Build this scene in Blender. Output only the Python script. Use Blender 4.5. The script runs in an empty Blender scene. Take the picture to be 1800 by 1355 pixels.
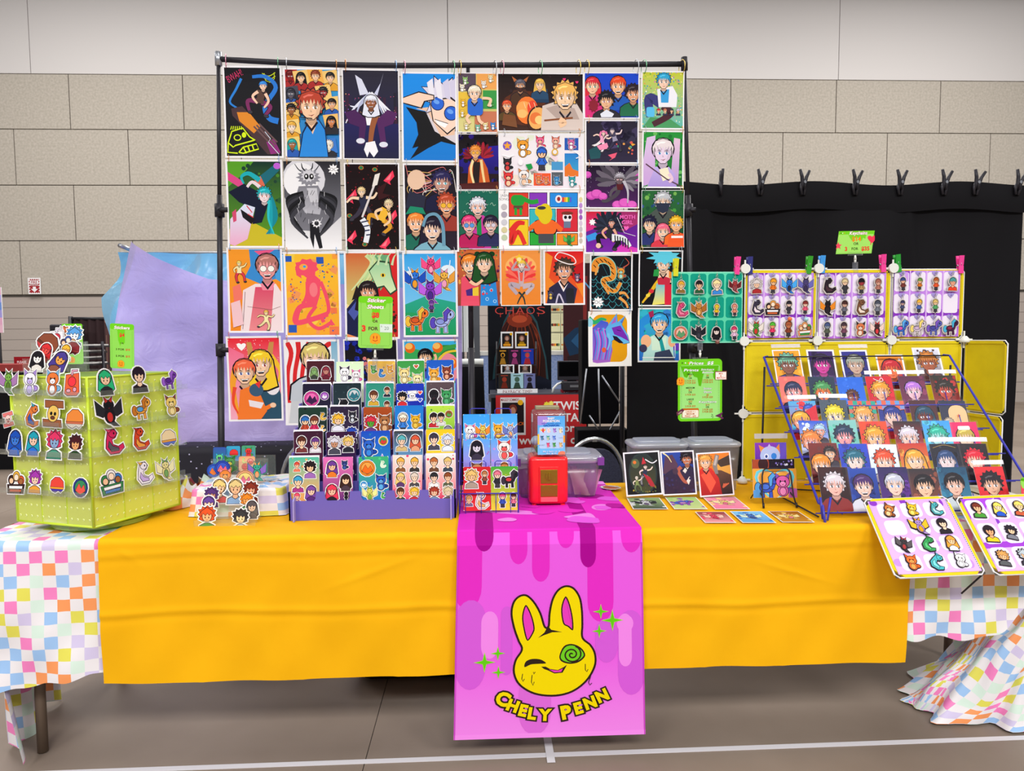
import bpy, bmesh, math, random
from mathutils import Vector, Matrix
V = Vector
R = random.Random(7)
S = bpy.context.scene
COL = S.collection
# ---------------------------------------------------------------- camera, world, lights, exposure
FPX = 1250.0
CAM = V((0, 0, 1.35))
YAW, PITCH, ROLL = math.radians(2.4), math.radians(3.9), 0.0075
FW = V((math.sin(YAW) * math.cos(PITCH), math.cos(YAW) * math.cos(PITCH), -math.sin(PITCH)))
_r0 = V((math.cos(YAW), -math.sin(YAW), 0)); _u0 = _r0.cross(FW)
RT = _r0 * math.cos(ROLL) - _u0 * math.sin(ROLL)
UP = RT.cross(FW)
cd = bpy.data.cameras.new('camera'); cam = bpy.data.objects.new('camera', cd); COL.objects.link(cam)
cam.matrix_world = Matrix(((RT.x, UP.x, -FW.x, CAM.x), (RT.y, UP.y, -FW.y, CAM.y), (RT.z, UP.z, -FW.z, CAM.z), (0, 0, 0, 1)))
cd.sensor_fit = 'HORIZONTAL'; cd.sensor_width = 36.0; cd.lens = 36.0 * FPX / 1800.0
cd.clip_start = 0.05; cd.clip_end = 100
S.camera = cam; S.cycles.transparent_max_bounces = 40
S.view_settings.view_transform = 'Standard'; S.view_settings.look = 'None'
S.view_settings.exposure = 0.1; S.view_settings.gamma = 1.0; S.view_settings.use_curve_mapping = False
w = bpy.data.worlds.new('hall_air'); S.world = w; w.use_nodes = True
bg = w.node_tree.nodes['Background']; bg.inputs[0].default_value = (1.0, 0.98, 0.98, 1); bg.inputs[1].default_value = 0.33
def area(x, y, z, sx, sy, watts, col=(1, .97, .94)):
    l = bpy.data.lights.new('hall_lamp', 'AREA'); l.shape = 'RECTANGLE'; l.size = sx; l.size_y = sy; l.energy = watts; l.color = col
    o = bpy.data.objects.new('hall_lamp', l); COL.objects.link(o); o.location = (x, y, z); return o
for x in (-6.5, 0.8, 8.0):
    for y, e in ((-6.5, 860), (1.5, 70), (9.0, 400)):
        area(x, y, 8.0, 4.5, 2.5, e)

def ray(px, py): return FW + RT * ((px - 900) / FPX) - UP * ((py - 677.5) / FPX)
def P(px, py, Y): d = ray(px, py); return CAM + d * (Y / d.y)
def Z(px, py, z=.74): d = ray(px, py); return CAM + d * ((z - CAM.z) / d.z)
def PL(px, py, p0, n):
    d = ray(px, py); return CAM + d * ((V(p0) - CAM).dot(n) / d.dot(n))
def MPX(p): return (V(p) - CAM).dot(FW) / FPX      # metres per pixel at a point

# ---------------------------------------------------------------- colours and materials
PAL = dict(r='e8282e', o='f5872a', y='f8d030', g='3fa048', t='22a08e', c='6fd8ec', b='2a6ae0', n='232a52', v='7848c0', p='f68cba', m='d8288c', w='fafafc',
           l='d4d6de', s='8d929c', k='141318', d='3c3a44', u='6b4028', a='f6c8a0', e='a8683c', f='fbe2cc', i='b4e060', x='8a1c28', z='c0a6f0', h='f6e080', q='3a9be8', j='f2a07a')
def hx(c):
    if not isinstance(c, str): return c
    c = PAL.get(c, c).lstrip('#')
    if len(c) == 3: c = ''.join(a * 2 for a in c)
    o = []
    for i in (0, 2, 4):
        s = int(c[i:i + 2], 16) / 255
        o.append(s / 12.92 if s <= .04045 else ((s + .055) / 1.055) ** 2.4)
    return (o[0], o[1], o[2], 1.0)
MATS = {}
def mat(name, col='w', rough=.5, metal=0.0, spec=.5, alpha=None, bump=None, noise=None, trans=0, coat=0):
    if name in MATS: return MATS[name]
    m = bpy.data.materials.new(name); m.use_nodes = True; nt = m.node_tree; b = nt.nodes['Principled BSDF']
    b.inputs['Base Color'].default_value = hx(col); b.inputs['Roughness'].default_value = rough; b.inputs['Metallic'].default_value = metal
    b.inputs['Specular IOR Level'].default_value = spec
    if coat: b.inputs['Coat Weight'].default_value = coat
    tc = nt.nodes.new('ShaderNodeTexCoord')
    if noise:
        sc, c2, amt = noise[:3]
        n = nt.nodes.new('ShaderNodeTexNoise'); n.inputs['Scale'].default_value = sc; n.inputs['Detail'].default_value = 6
        nt.links.new(tc.outputs['Object'], n.inputs['Vector'])
        cr = nt.nodes.new('ShaderNodeValToRGB'); cr.color_ramp.elements[0].position = .5 - amt; cr.color_ramp.elements[1].position = .5 + amt
        cr.color_ramp.elements[0].color = hx(c2); cr.color_ramp.elements[1].color = hx(col)
        nt.links.new(n.outputs['Fac'], cr.inputs[0]); nt.links.new(cr.outputs[0], b.inputs['Base Color'])
    if bump:
        n2 = nt.nodes.new('ShaderNodeTexNoise'); n2.inputs['Scale'].default_value = bump[0]; n2.inputs['Detail'].default_value = 4
        nt.links.new(tc.outputs['Object'], n2.inputs['Vector'])
        bp = nt.nodes.new('ShaderNodeBump'); bp.inputs['Strength'].default_value = bump[1]; bp.inputs['Distance'].default_value = bump[2]
        nt.links.new(n2.outputs['Fac'], bp.inputs['Height']); nt.links.new(bp.outputs[0], b.inputs['Normal'])
    MATS[name] = m; return m
def clear(name, tint='w', gloss=.08, body=0.0, bodycol='w', rough=.05, tl=.4, wr=0, fr=.3):
    """thin clear plastic: mostly see-through, a fresnel sheen, optionally a milky body"""
    if name in MATS: return MATS[name]
    m = bpy.data.materials.new(name); m.use_nodes = True; nt = m.node_tree
    for n in list(nt.nodes):
        if n.type == 'BSDF_PRINCIPLED': nt.nodes.remove(n)
    out = nt.nodes['Material Output']
    t = nt.nodes.new('ShaderNodeBsdfTransparent'); t.inputs[0].default_value = hx(tint)
    d = nt.nodes.new('ShaderNodeBsdfDiffuse'); d.inputs[0].default_value = hx(bodycol)
    tr = nt.nodes.new('ShaderNodeBsdfTranslucent'); tr.inputs[0].default_value = hx(bodycol)
    ds = nt.nodes.new('ShaderNodeMixShader'); ds.inputs[0].default_value = tl
    nt.links.new(d.outputs[0], ds.inputs[1]); nt.links.new(tr.outputs[0], ds.inputs[2])
    mx = nt.nodes.new('ShaderNodeMixShader'); mx.inputs[0].default_value = body
    nt.links.new(t.outputs[0], mx.inputs[1]); nt.links.new(ds.outputs[0], mx.inputs[2])
    g = nt.nodes.new('ShaderNodeBsdfGlossy'); g.inputs['Roughness'].default_value = rough
    lw = nt.nodes.new('ShaderNodeLayerWeight'); lw.inputs[0].default_value = .25
    mm = nt.nodes.new('ShaderNodeMath'); mm.operation = 'MULTIPLY_ADD'; mm.inputs[1].default_value = fr; mm.inputs[2].default_value = gloss; mm.use_clamp = True
    nt.links.new(lw.outputs['Fresnel'], mm.inputs[0])
    m2 = nt.nodes.new('ShaderNodeMixShader'); nt.links.new(mm.outputs[0], m2.inputs[0])
    nt.links.new(mx.outputs[0], m2.inputs[1]); nt.links.new(g.outputs[0], m2.inputs[2])
    if wr:
        n = nt.nodes.new('ShaderNodeTexNoise'); n.inputs['Scale'].default_value = 7; n.inputs['Detail'].default_value = 5; n.inputs['Distortion'].default_value = 1.2; tc = nt.nodes.new('ShaderNodeTexCoord'); nt.links.new(tc.outputs['Object'], n.inputs['Vector'])
        bp = nt.nodes.new('ShaderNodeBump'); bp.inputs['Strength'].default_value = wr; bp.inputs['Distance'].default_value = .02; nt.links.new(n.outputs['Fac'], bp.inputs['Height'])
        for q in (d, tr, g): nt.links.new(bp.outputs[0], q.inputs['Normal'])
    nt.links.new(m2.outputs[0], out.inputs[0]); MATS[name] = m; return m
def printmat(name, rough, coat=0):
    m = mat(name, 'w', rough, spec=.1, coat=coat); nt = m.node_tree
    a = nt.nodes.new('ShaderNodeAttribute'); a.attribute_name = 'ink'
    nt.links.new(a.outputs['Color'], nt.nodes['Principled BSDF'].inputs['Base Color']); return m
PRINT = printmat('printed_paper', .55); GLOSS = printmat('printed_gloss', .45); CLOTHP = printmat('printed_cloth', .62)
ACR = clear('clear_acrylic', 'fefffe', .02, .05, 'f4fff4'); FILM = clear('plastic_sleeve', 'fdfdff', .001, .008, rough=.25, fr=.05); FROST = clear('frosted_plastic', 'f6f8ff', .03, .08, 'e6eaf6', .2)
STRIP = clear('sleeve_flap', 'fafaff', .1, .45, 'f2f0fa', .2)
BLACKM = mat('black_metal', '26242c', .45, .3); SILV = mat('silver_wire', 'b8bcc4', .3, .9); BLUEW = mat('blue_wire', '3638b4', .4); BLKW = mat('dark_wire', '1d1c24', .45)
YEL = mat('yellow_fabric', 'e8d400', .8, bump=(220, .25, .002), noise=(14, 'd8c200', .3)); WPL = mat('white_plastic', 'e6e8e2', .4)

# ---------------------------------------------------------------- mesh helpers
class MB:
    def __init__(s): s.v, s.f, s.m, s.sm = [], [], [], []
    def add(s, vs, fs, mi=0, smooth=False):
        o = len(s.v); s.v += [tuple(p) for p in vs]
        for f in fs: s.f.append([i + o for i in f]); s.m.append(mi); s.sm.append(smooth)
    def box(s, lo, hi, mi=0):
        (a, b, c), (d, e, f) = lo, hi
        s.add([(a, b, c), (d, b, c), (d, e, c), (a, e, c), (a, b, f), (d, b, f), (d, e, f), (a, e, f)],
              [(0, 3, 2, 1), (4, 5, 6, 7), (0, 1, 5, 4), (1, 2, 6, 5), (2, 3, 7, 6), (3, 0, 4, 7)], mi)
    def obox(s, c, x, y, z, mi=0):
        c, x, y, z = V(c), V(x), V(y), V(z); vs = [c + x * a + y * b + z * d for d in (-1, 1) for a, b in ((-1, -1), (1, -1), (1, 1), (-1, 1))]
        s.add(vs, [(0, 3, 2, 1), (4, 5, 6, 7), (0, 1, 5, 4), (1, 2, 6, 5), (2, 3, 7, 6), (3, 0, 4, 7)], mi)
    def tube(s, pts, r, n=8, mi=0, closed=False):
        pts = [V(p) for p in pts]; k = len(pts); rings = []; prev = None
        rr = r if isinstance(r, (list, tuple)) else [r] * k
        for i, p in enumerate(pts):
            a = pts[i - 1] if (i > 0 or closed) else p; b = pts[(i + 1) % k] if (i < k - 1 or closed) else p
            t = (b - a).normalized() if (b - a).length > 1e-9 else V((0, 0, 1))
            if prev is None: u = t.orthogonal().normalized()
            else:
                u = prev - t * prev.dot(t); u = u.normalized() if u.length > 1e-6 else t.orthogonal().normalized()
            prev = u; w_ = t.cross(u); rings.append([p + (u * math.cos(6.28318 * j / n) + w_ * math.sin(6.28318 * j / n)) * rr[i] for j in range(n)])
        vs = [q for g in rings for q in g]; fs = []
        for i in range(k if closed else k - 1):
            a, b = i * n, ((i + 1) % k) * n
            for j in range(n): fs.append((a + j, a + (j + 1) % n, b + (j + 1) % n, b + j))
        if not closed: fs += [tuple(range(n - 1, -1, -1)), tuple(range((k - 1) * n, k * n))]
        s.add(vs, fs, mi, True)
    def disc(s, c, r, ax, h, n=20, mi=0):
        c, ax = V(c), V(ax).normalized(); s.tube([c - ax * h / 2, c + ax * h / 2], r, n, mi)
        for i in range(len(s.sm) - n - 2, len(s.sm)): s.sm[i] = False
    def prism(s, pts, n, th, mi=0):
        """polygon of 3-D points extruded along n by th"""
        k = len(pts); n = V(n).normalized() * th; pts = [V(p) for p in pts]
        s.add(pts + [p + n for p in pts], [tuple(range(k - 1, -1, -1)), tuple(range(k, 2 * k))] + [(i, (i + 1) % k, (i + 1) % k + k, i + k) for i in range(k)], mi)
    def lathe(s, prof, c=(0, 0, 0), n=24, mi=0):
        c = V(c); k = len(prof); vs = [c + V((r * math.cos(6.28318 * j / n), r * math.sin(6.28318 * j / n), z)) for r, z in prof for j in range(n)]
        s.add(vs, [(i * n + j, i * n + (j + 1) % n, (i + 1) * n + (j + 1) % n, (i + 1) * n + j) for i in range(k - 1) for j in range(n)], mi, True)
    def grid(s, fn, nu, nv, mi=0, smooth=True):
        vs = [fn(i / nu, j / nv) for j in range(nv + 1) for i in range(nu + 1)]
        s.add(vs, [(j * (nu + 1) + i, j * (nu + 1) + i + 1, (j + 1) * (nu + 1) + i + 1, (j + 1) * (nu + 1) + i) for j in range(nv) for i in range(nu)], mi, smooth)
    def mesh(s, name, mats):
        me = bpy.data.meshes.new(name); me.from_pydata(s.v, [], s.f)
        for m in (mats if isinstance(mats, (list, tuple)) else [mats]): me.materials.append(m)
        me.polygons.foreach_set('material_index', s.m); me.polygons.foreach_set('use_smooth', s.sm); me.update(); return me
    def build(s, name, mats, parent=None, bevel=0):
        return link(name, s.mesh(name, mats), parent, bevel)
def link(name, me, parent=None, bevel=0):
    o = bpy.data.objects.new(name, me); COL.objects.link(o)
    if parent: o.parent = parent
    if bevel:
        b = o.modifiers.new('b', 'BEVEL'); b.width = bevel; b.segments = 3; b.limit_method = 'ANGLE'
    return o
def empty(name, loc=(0, 0, 0)):
    o = bpy.data.objects.new(name, None); COL.objects.link(o); o.location = loc; o.empty_display_size = .05; return o
def tag(o, label=None, cat=None, group=None, kind=None):
    if label: o['label'] = label
    if cat: o['category'] = cat
    if group: o['group'] = group
    if kind: o['kind'] = kind
    return o
def frame(c, right=(1, 0, 0), up=(0, 0, 1)):
    r, u = V(right).normalized(), V(up); u = (u - r * u.dot(r)).normalized(); n = r.cross(u)
    return Matrix(((r.x, u.x, n.x, c[0]), (r.y, u.y, n.y, c[1]), (r.z, u.z, n.z, c[2]), (0, 0, 0, 1)))
def rotv(a, base=((1, 0, 0), (0, 0, 1))):
    x, y = V(base[0]), V(base[1]); return x * math.cos(a) + y * math.sin(a), y * math.cos(a) - x * math.sin(a)

# ---------------------------------------------------------------- lettering
_TX = {}
def glyphs(s, bold=0.0, shear=0.0, space=1.0):
    k = (s, bold, shear, space)
    if k not in _TX:
        c = bpy.data.curves.new('t', 'FONT'); c.body = s; c.offset = bold; c.shear = shear; c.space_character = space; c.resolution_u = 3
        o = bpy.data.objects.new('t', c); COL.objects.link(o)
        dg = bpy.context.evaluated_depsgraph_get(); ev = o.evaluated_get(dg); me = ev.to_mesh()
        vs = [(p.co.x, p.co.y) for p in me.vertices]; fs = [tuple(p.vertices) for p in me.polygons]
        ev.to_mesh_clear(); bpy.data.objects.remove(o); bpy.data.curves.remove(c)
        xs = [p[0] for p in vs] or [0]; ys = [p[1] for p in vs] or [0]
        _TX[k] = (vs, fs, min(xs), max(xs), min(ys), max(ys))
    return _TX[k]

# ---------------------------------------------------------------- flat print: polygons in a W x H rectangle, x 0..1, y 0..1 downward
LAY = 2.5e-5
class Art:
    def __init__(s, W, H, th=0.0006, paper='w', clip=0.0, back=True):
        s.W, s.H, s.v, s.f, s.c, s.th = W, H, [], [], [], th; s.z = th; s.clip = clip
        if back:
            a, b = W / 2, H / 2; c = hx(paper)
            s._raw([(-a, -b, 0), (a, -b, 0), (a, b, 0), (-a, b, 0), (-a, -b, th), (a, -b, th), (a, b, th), (-a, b, th)],
                   [(0, 3, 2, 1), (4, 5, 6, 7), (0, 1, 5, 4), (1, 2, 6, 5), (2, 3, 7, 6), (3, 0, 4, 7)], [c] * 8)
    def _raw(s, vs, fs, cs):
        o = len(s.v); s.v += vs; s.c += cs; s.f += [tuple(i + o for i in f) for f in fs]
    def xy(s, x, y):
        if s.clip is not None: x = min(max(x, s.clip), 1 - s.clip); k = s.clip * s.W / s.H; y = min(max(y, k), 1 - k)
        return ((x - .5) * s.W, (.5 - y) * s.H)
    def poly(s, pts, col, col2=None, lay=True):
        if lay: s.z += LAY
        q = [s.xy(*p) for p in pts]
        d = [q[0]]
        for p in q[1:]:
            if abs(p[0] - d[-1][0]) + abs(p[1] - d[-1][1]) > 1e-6: d.append(p)
        if len(d) > 1 and abs(d[0][0] - d[-1][0]) + abs(d[0][1] - d[-1][1]) < 1e-6: d.pop()
        if len(d) < 3: return
        A = sum(d[i - 1][0] * d[i][1] - d[i][0] * d[i - 1][1] for i in range(len(d)))
        if abs(A) < 1e-9: return
        if A < 0: d.reverse()
        c1 = hx(col)
        if col2 is None: cs = [c1] * len(d)
        else:
            c2 = hx(col2); ys = [p[1] for p in d]; lo, hi = min(ys), max(ys)
            cs = [tuple(c2[i] + (c1[i] - c2[i]) * ((p[1] - lo) / (hi - lo + 1e-9)) for i in range(4)) for p in d]
        s._raw([(p[0], p[1], s.z) for p in d], [tuple(range(len(d)))], cs)
    def bg(s, col, col2=None, n=1):
        e = s.clip or 0; k = e * s.W / s.H; s.poly([(e, k), (1 - e, k), (1 - e, 1 - k), (e, 1 - k)], col, col2)
    def rect(s, x0, y0, x1, y1, col, col2=None, lay=True): s.poly([(x0, y0), (x1, y0), (x1, y1), (x0, y1)], col, col2, lay)
    def k(s): return s.W / s.H
    def ell(s, x, y, rx, ry, col, rot=0, n=18, col2=None, lay=True):
        k = s.k(); ca, sa = math.cos(rot), math.sin(rot)
        s.poly([(x + rx * math.cos(t) * ca - ry * math.sin(t) * sa, y + (rx * math.cos(t) * sa + ry * math.sin(t) * ca) * k) for t in [6.28318 * i / n for i in range(n)]], col, col2, lay)
    def rrect(s, x0, y0, x1, y1, r, col, col2=None):
        k = s.k(); pts = []
        for cx, cy, a0 in ((x1 - r, y0 + r * k, -90), (x1 - r, y1 - r * k, 0), (x0 + r, y1 - r * k, 90), (x0 + r, y0 + r * k, 180)):
            for i in range(6): a = math.radians(a0 + i * 18); pts.append((cx + r * math.cos(a), cy + r * math.sin(a) * k))
        s.poly(pts, col, col2)
    def line(s, pts, wd, col, w2=None, lay=True):
        """tapering stroke, widths as fractions of W"""
        if lay: s.z += LAY
        k = s.k(); n = len(pts); L, Rr = [], []
        for i, (x, y) in enumerate(pts):
            a, b = pts[max(0, i - 1)], pts[min(n - 1, i + 1)]; dx, dy = (b[0] - a[0]), (b[1] - a[1]) / k; l = math.hypot(dx, dy) or 1
            h = (wd + ((w2 if w2 is not None else wd) - wd) * i / max(1, n - 1)) / 2; nx, ny = -dy / l * h, dx / l * h * k
            L.append((x + nx, y + ny)); Rr.append((x - nx, y - ny))
        for i in range(n - 1): s.poly([L[i], L[i + 1], Rr[i + 1], Rr[i]], col, lay=False)
    def curve(s, pts, wd, col, w2=None, m=6):
        q = []; p = [pts[0]] + list(pts) + [pts[-1]]
        for i in range(1, len(p) - 2):
            for j in range(m):
                t = j / m; a = [.5 * (2 * p[i][c] + (p[i + 1][c] - p[i - 1][c]) * t + (2 * p[i - 1][c] - 5 * p[i][c] + 4 * p[i + 1][c] - p[i + 2][c]) * t * t + (3 * p[i][c] - p[i - 1][c] - 3 * p[i + 1][c] + p[i + 2][c]) * t ** 3) for c in (0, 1)]
                q.append(tuple(a))
        q.append(tuple(pts[-1])); s.line(q, wd, col, w2)
    def star(s, x, y, r, col, n=5, inn=.45, rot=0, lay=True):
        k = s.k(); s.poly([(x + (r if i % 2 == 0 else r * inn) * math.sin(rot + math.pi * i / n), y - (r if i % 2 == 0 else r * inn) * math.cos(rot + math.pi * i / n) * k) for i in range(2 * n)], col, None, lay)
    def spiky(s, x, y, rx, ry, col, n=11, amp=.3, seed=1, col2=None):
        rr = random.Random(seed); k = s.k(); pts = []
        for i in range(2 * n):
            a = math.pi * i / n; q = 1 + (amp * rr.uniform(.6, 1.2) if i % 2 else -amp * .2); pts.append((x + rx * q * math.sin(a), y - ry * q * math.cos(a) * k))
        s.poly(pts, col, col2)
    def heart(s, x, y, r, col):
        k = s.k(); s.poly([(x + r * 16 * math.sin(t) ** 3 / 16, y - r * (13 * math.cos(t) - 5 * math.cos(2 * t) - 2 * math.cos(3 * t)) / 16 * k) for t in [6.28318 * i / 24 for i in range(24)]], col)
    def spots(s, n, r0, r1, cols, seed=3, box=(0, 0, 1, 1), sides=6):
        rr = random.Random(seed); s.z += LAY
        for _ in range(n): r = rr.uniform(r0, r1); s.ell(rr.uniform(box[0], box[2]), rr.uniform(box[1], box[3]), r, r, rr.choice(cols), rr.random() * 3, sides, None, False)
    def txt(s, x, y, size, t, col, bold=0.0, al='c', shear=0.0, rot=0.0, width=None, space=1.0):
        """size: letter height as a fraction of W; (x,y) the middle of the line"""
        vs, fs, x0, x1, y0, y1 = glyphs(t, bold, shear, space); s.z += LAY; c = hx(col)
        if not vs: return
        q = size * s.W / .72; qx = q if width is None else width * s.W / (x1 - x0)
        ox = {'c': (x0 + x1) / 2, 'l': x0, 'r': x1}[al]; oy = .35; X, Y = (x - .5) * s.W, (.5 - y) * s.H; ca, sa = math.cos(rot), math.sin(rot)
        s._raw([(X + (p[0] - ox) * qx * ca - (p[1] - oy) * q * sa, Y + (p[0] - ox) * qx * sa + (p[1] - oy) * q * ca, s.z) for p in vs], fs, [c] * len(vs))
    def otxt(s, x, y, size, t, col, oc, bold=0.02, ob=.05, **kw):
        s.txt(x, y, size, t, oc, ob, **kw); s.txt(x, y, size, t, col, bold, **kw)
    # ---- a generic portrait
    def bust(s, x, y, r, hair, skin, top, st=0, eye='4a3a30', line='1c1420', seed=1, body=True, glass=None, grin=False, out=True, beard=None):
        k = s.k(); q = lambda a, b: (x + a * r, y + b * r * k); P_ = lambda pts, c, c2=None: s.poly([q(*p) for p in pts], c, c2); E = lambda a, b, rx, ry, c, rot=0, n=16: s.ell(*q(a, b), rx * r, ry * r, c, rot, n)
        sh = [(-2.1, 3.4), (-1.95, 2.1), (-1.3, 1.6), (-.45, 1.3), (.45, 1.3), (1.3, 1.6), (1.95, 2.1), (2.1, 3.4)]
        bk = {1: [(-1.2, -.4), (-1.35, .8), (-1.6, 2.2), (-.6, 2.6), (.6, 2.6), (1.6, 2.2), (1.35, .8), (1.2, -.4), (.7, -1.2), (-.7, -1.2)]}
        for g, cc in ((.1, line), (0, None)) if out else ((0, None),):
            hc = cc or hair
            if st == 1: P_([(a * (1 + g), b * (1 + g * .6)) for a, b in bk[1]], hc)
            if st == 3:
                for sg in (-1, 1): P_([(sg * (.9 - g), -.7 - g), (sg * (1.6 + g), -.9 - g), (sg * (2.2 + g), .6), (sg * (1.9 + g), 2.4 + g), (sg * (1.3 - g), 1.2)], hc)
            if body: P_([(a * (1 + g * .6), b - g) for a, b in sh], cc or top)
            if st == 2: s.spiky(*q(0, -.3), (1.16 + g) * r, (1.16 + g) * r, hc, 15, .2, seed)
            elif st == 4: E(0, -.2, 1.12 + g, 1.2 + g, hc)
            elif st != 5: E(0, -.3, 1.16 + g, 1.12 + g, hc)
        dk = tuple(c * .62 for c in hx(skin)[:3]) + (1,)
        P_([(-.42, .6), (.42, .6), (.5, 1.45), (0, 1.75), (-.5, 1.45)], dk)
        P_([(-.5, 1.35), (0, 2.0), (.5, 1.35), (.62, 1.5), (0, 2.3), (-.62, 1.5)], line if out else dk)
        for sg in (-1, 1): E(sg * .92, .12, .17, .25, dk)
        face = [(-.88, -.5), (-.9, .15), (-.72, .72), (-.25, 1.18), (.25, 1.18), (.72, .72), (.9, .15), (.88, -.5), (.5, -.95), (-.5, -.95)]
        if out: P_([(a * 1.06, b * 1.05) for a, b in face], line)
        P_(face, skin)
        P_([(.3, -.6), (.88, -.4), (.9, .15), (.72, .72), (.25, 1.18), (.5, .4)], tuple(c * .84 for c in hx(skin)[:3]) + (1,))
        if beard: P_([(-.86, .25), (-.3, .45), (.3, .45), (.86, .25), (.7, .9), (.2, 1.4), (-.2, 1.4), (-.7, .9)], beard)
        for sg in (-1, 1):
            E(sg * .38, .12, .24, .17, 'w'); E(sg * .38 + .04, .13, .12, .15, eye); E(sg * .38 + .04, .13, .05, .07, 'k'); E(sg * .38 + .09, .07, .04, .05, 'w')
            P_([(sg * .14, -.12), (sg * .38, -.24), (sg * .66, -.1), (sg * .38, -.15)], line)
            P_([(sg * .12, 0), (sg * .38, -.08), (sg * .66, .06), (sg * .38, 0)], line)
            if glass: E(sg * .4, .13, .37, .35, line); E(sg * .4, .13, .32, .3, glass)
        P_([(-.05, .3), (.1, .52), (-.06, .54)], dk)
        if grin: P_([(-.45, .66), (0, .74), (.45, .62), (.25, .95), (-.2, .97)], line); P_([(-.38, .69), (0, .76), (.38, .66), (.3, .8), (-.28, .82)], 'w')
        else: P_([(-.3, .76), (0, .82), (.34, .7), (.05, .9)], '8a2c30')
        rr = random.Random(seed + 5); fr = [(-1.02, .15), (-1.12, -.5), (-.8, -1.1), (0, -1.36), (.8, -1.1), (1.12, -.5), (1.02, .15)]; n = 6
        for i in range(n + 1): a = .92 - 1.84 * i / n; fr.append((a, -.62 + rr.uniform(-.08, .1))); fr.append((a - .15, -.62 + rr.uniform(.32, .62)) if i < n else (-.95, -.3))
        if st != 5:
            if out: P_([(a * 1.05, b + (.06 if b > -.5 else -.05)) for a, b in fr], line)
            P_(fr, hair); lt = tuple(min(1, c * 1.5 + .08) for c in hx(hair)[:3]) + (1,)
            P_([(-.7, -.85), (-.2, -1.08), (.3, -1.05), (.1, -.9), (-.3, -.88), (-.6, -.7)], lt)
    # ---- a generic full figure in a lively pose
    def figure(s, x, y, h, hair, skin, top, leg, pose=0, st=1, rot=0.0, seed=1, line='1c1420', shoe=None):
        """(x,y) the hips, h the length from hips to crown as a fraction of W"""
        k = s.k(); ca, sa = math.cos(rot), math.sin(rot)
        q = lambda a, b: (x + (a * ca - b * sa) * h, y + (a * sa + b * ca) * h * k)
        arms = [[(-.2, -.52), (-.5, -.3), (-.42, .02)], [(.2, -.52), (.52, -.62), (.72, -.92)]] if pose == 0 else [[(-.2, -.5), (-.42, -.18), (-.1, .12)], [(.2, -.5), (.45, -.15), (.3, .25)]] if pose == 1 else [[(-.2, -.52), (-.6, -.6), (-.92, -.4)], [(.2, -.52), (.6, -.45), (.85, -.7)]]
        legs = [[(-.12, 0), (-.32, .42), (-.22, .95)], [(.12, 0), (.42, .3), (.5, .88)]] if pose == 0 else [[(-.12, 0), (-.62, .12), (-.42, .62)], [(.12, 0), (.62, .12), (.45, .62)]] if pose == 1 else [[(-.12, 0), (-.45, .35), (-.85, .55)], [(.12, 0), (.3, .48), (.15, .95)]]
        for g, fl in ((.07, True), (0, False)):
            for L in legs: s.curve([q(*p) for p in L], (.27 + g) * h, line if fl else leg, (.15 + g) * h)
            for L in legs: a, b = L[-1]; s.ell(*q(a + .05, b + .03), (.13 + g / 2) * h, (.08 + g / 2) * h, line if fl else (shoe or 'd'), rot, 10)
            s.poly([q(a * (1 + g), b * (1 + g * .4)) for a, b in ((-.26, -.6), (.26, -.6), (.18, -.2), (.24, .08), (-.24, .08), (-.18, -.2))], line if fl else top)
            for L in arms: s.curve([q(*p) for p in L], (.17 + g) * h, line if fl else skin, (.1 + g) * h)
        a, b = q(0, -.86); s.bust(a, b, .19 * h, hair, skin, top, st, seed=seed, body=False, line=line, grin=pose == 0)
    def wing(s, x, y, r, col, col2, rot=0, flip=1, n=6):
        k = s.k()
        for i in range(n):
            a = rot + flip * (-1.2 + i * .34); l = r * (1 - .07 * i); s.poly([(x + (d * math.cos(a) - e * math.sin(a)) * l * 1, y + (d * math.sin(a) + e * math.cos(a)) * l * k) for d, e in ((0, -.08), (.45, -.17), (.92, -.09), (1, 0), (.9, .07), (.45, .12), (0, .08))], col if i % 2 else col2)
    def mesh(s, name, m):
        me = bpy.data.meshes.new(name); me.from_pydata(s.v, [], s.f); me.materials.append(m)
        at = me.attributes.new('ink', 'FLOAT_COLOR', 'POINT'); at.data.foreach_set('color', [x for c in s.c for x in c]); me.update(); return me
    def build(s, name, m, M, parent=None):
        o = link(name, s.mesh(name, m), parent); o.matrix_basis = M; return o

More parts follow.
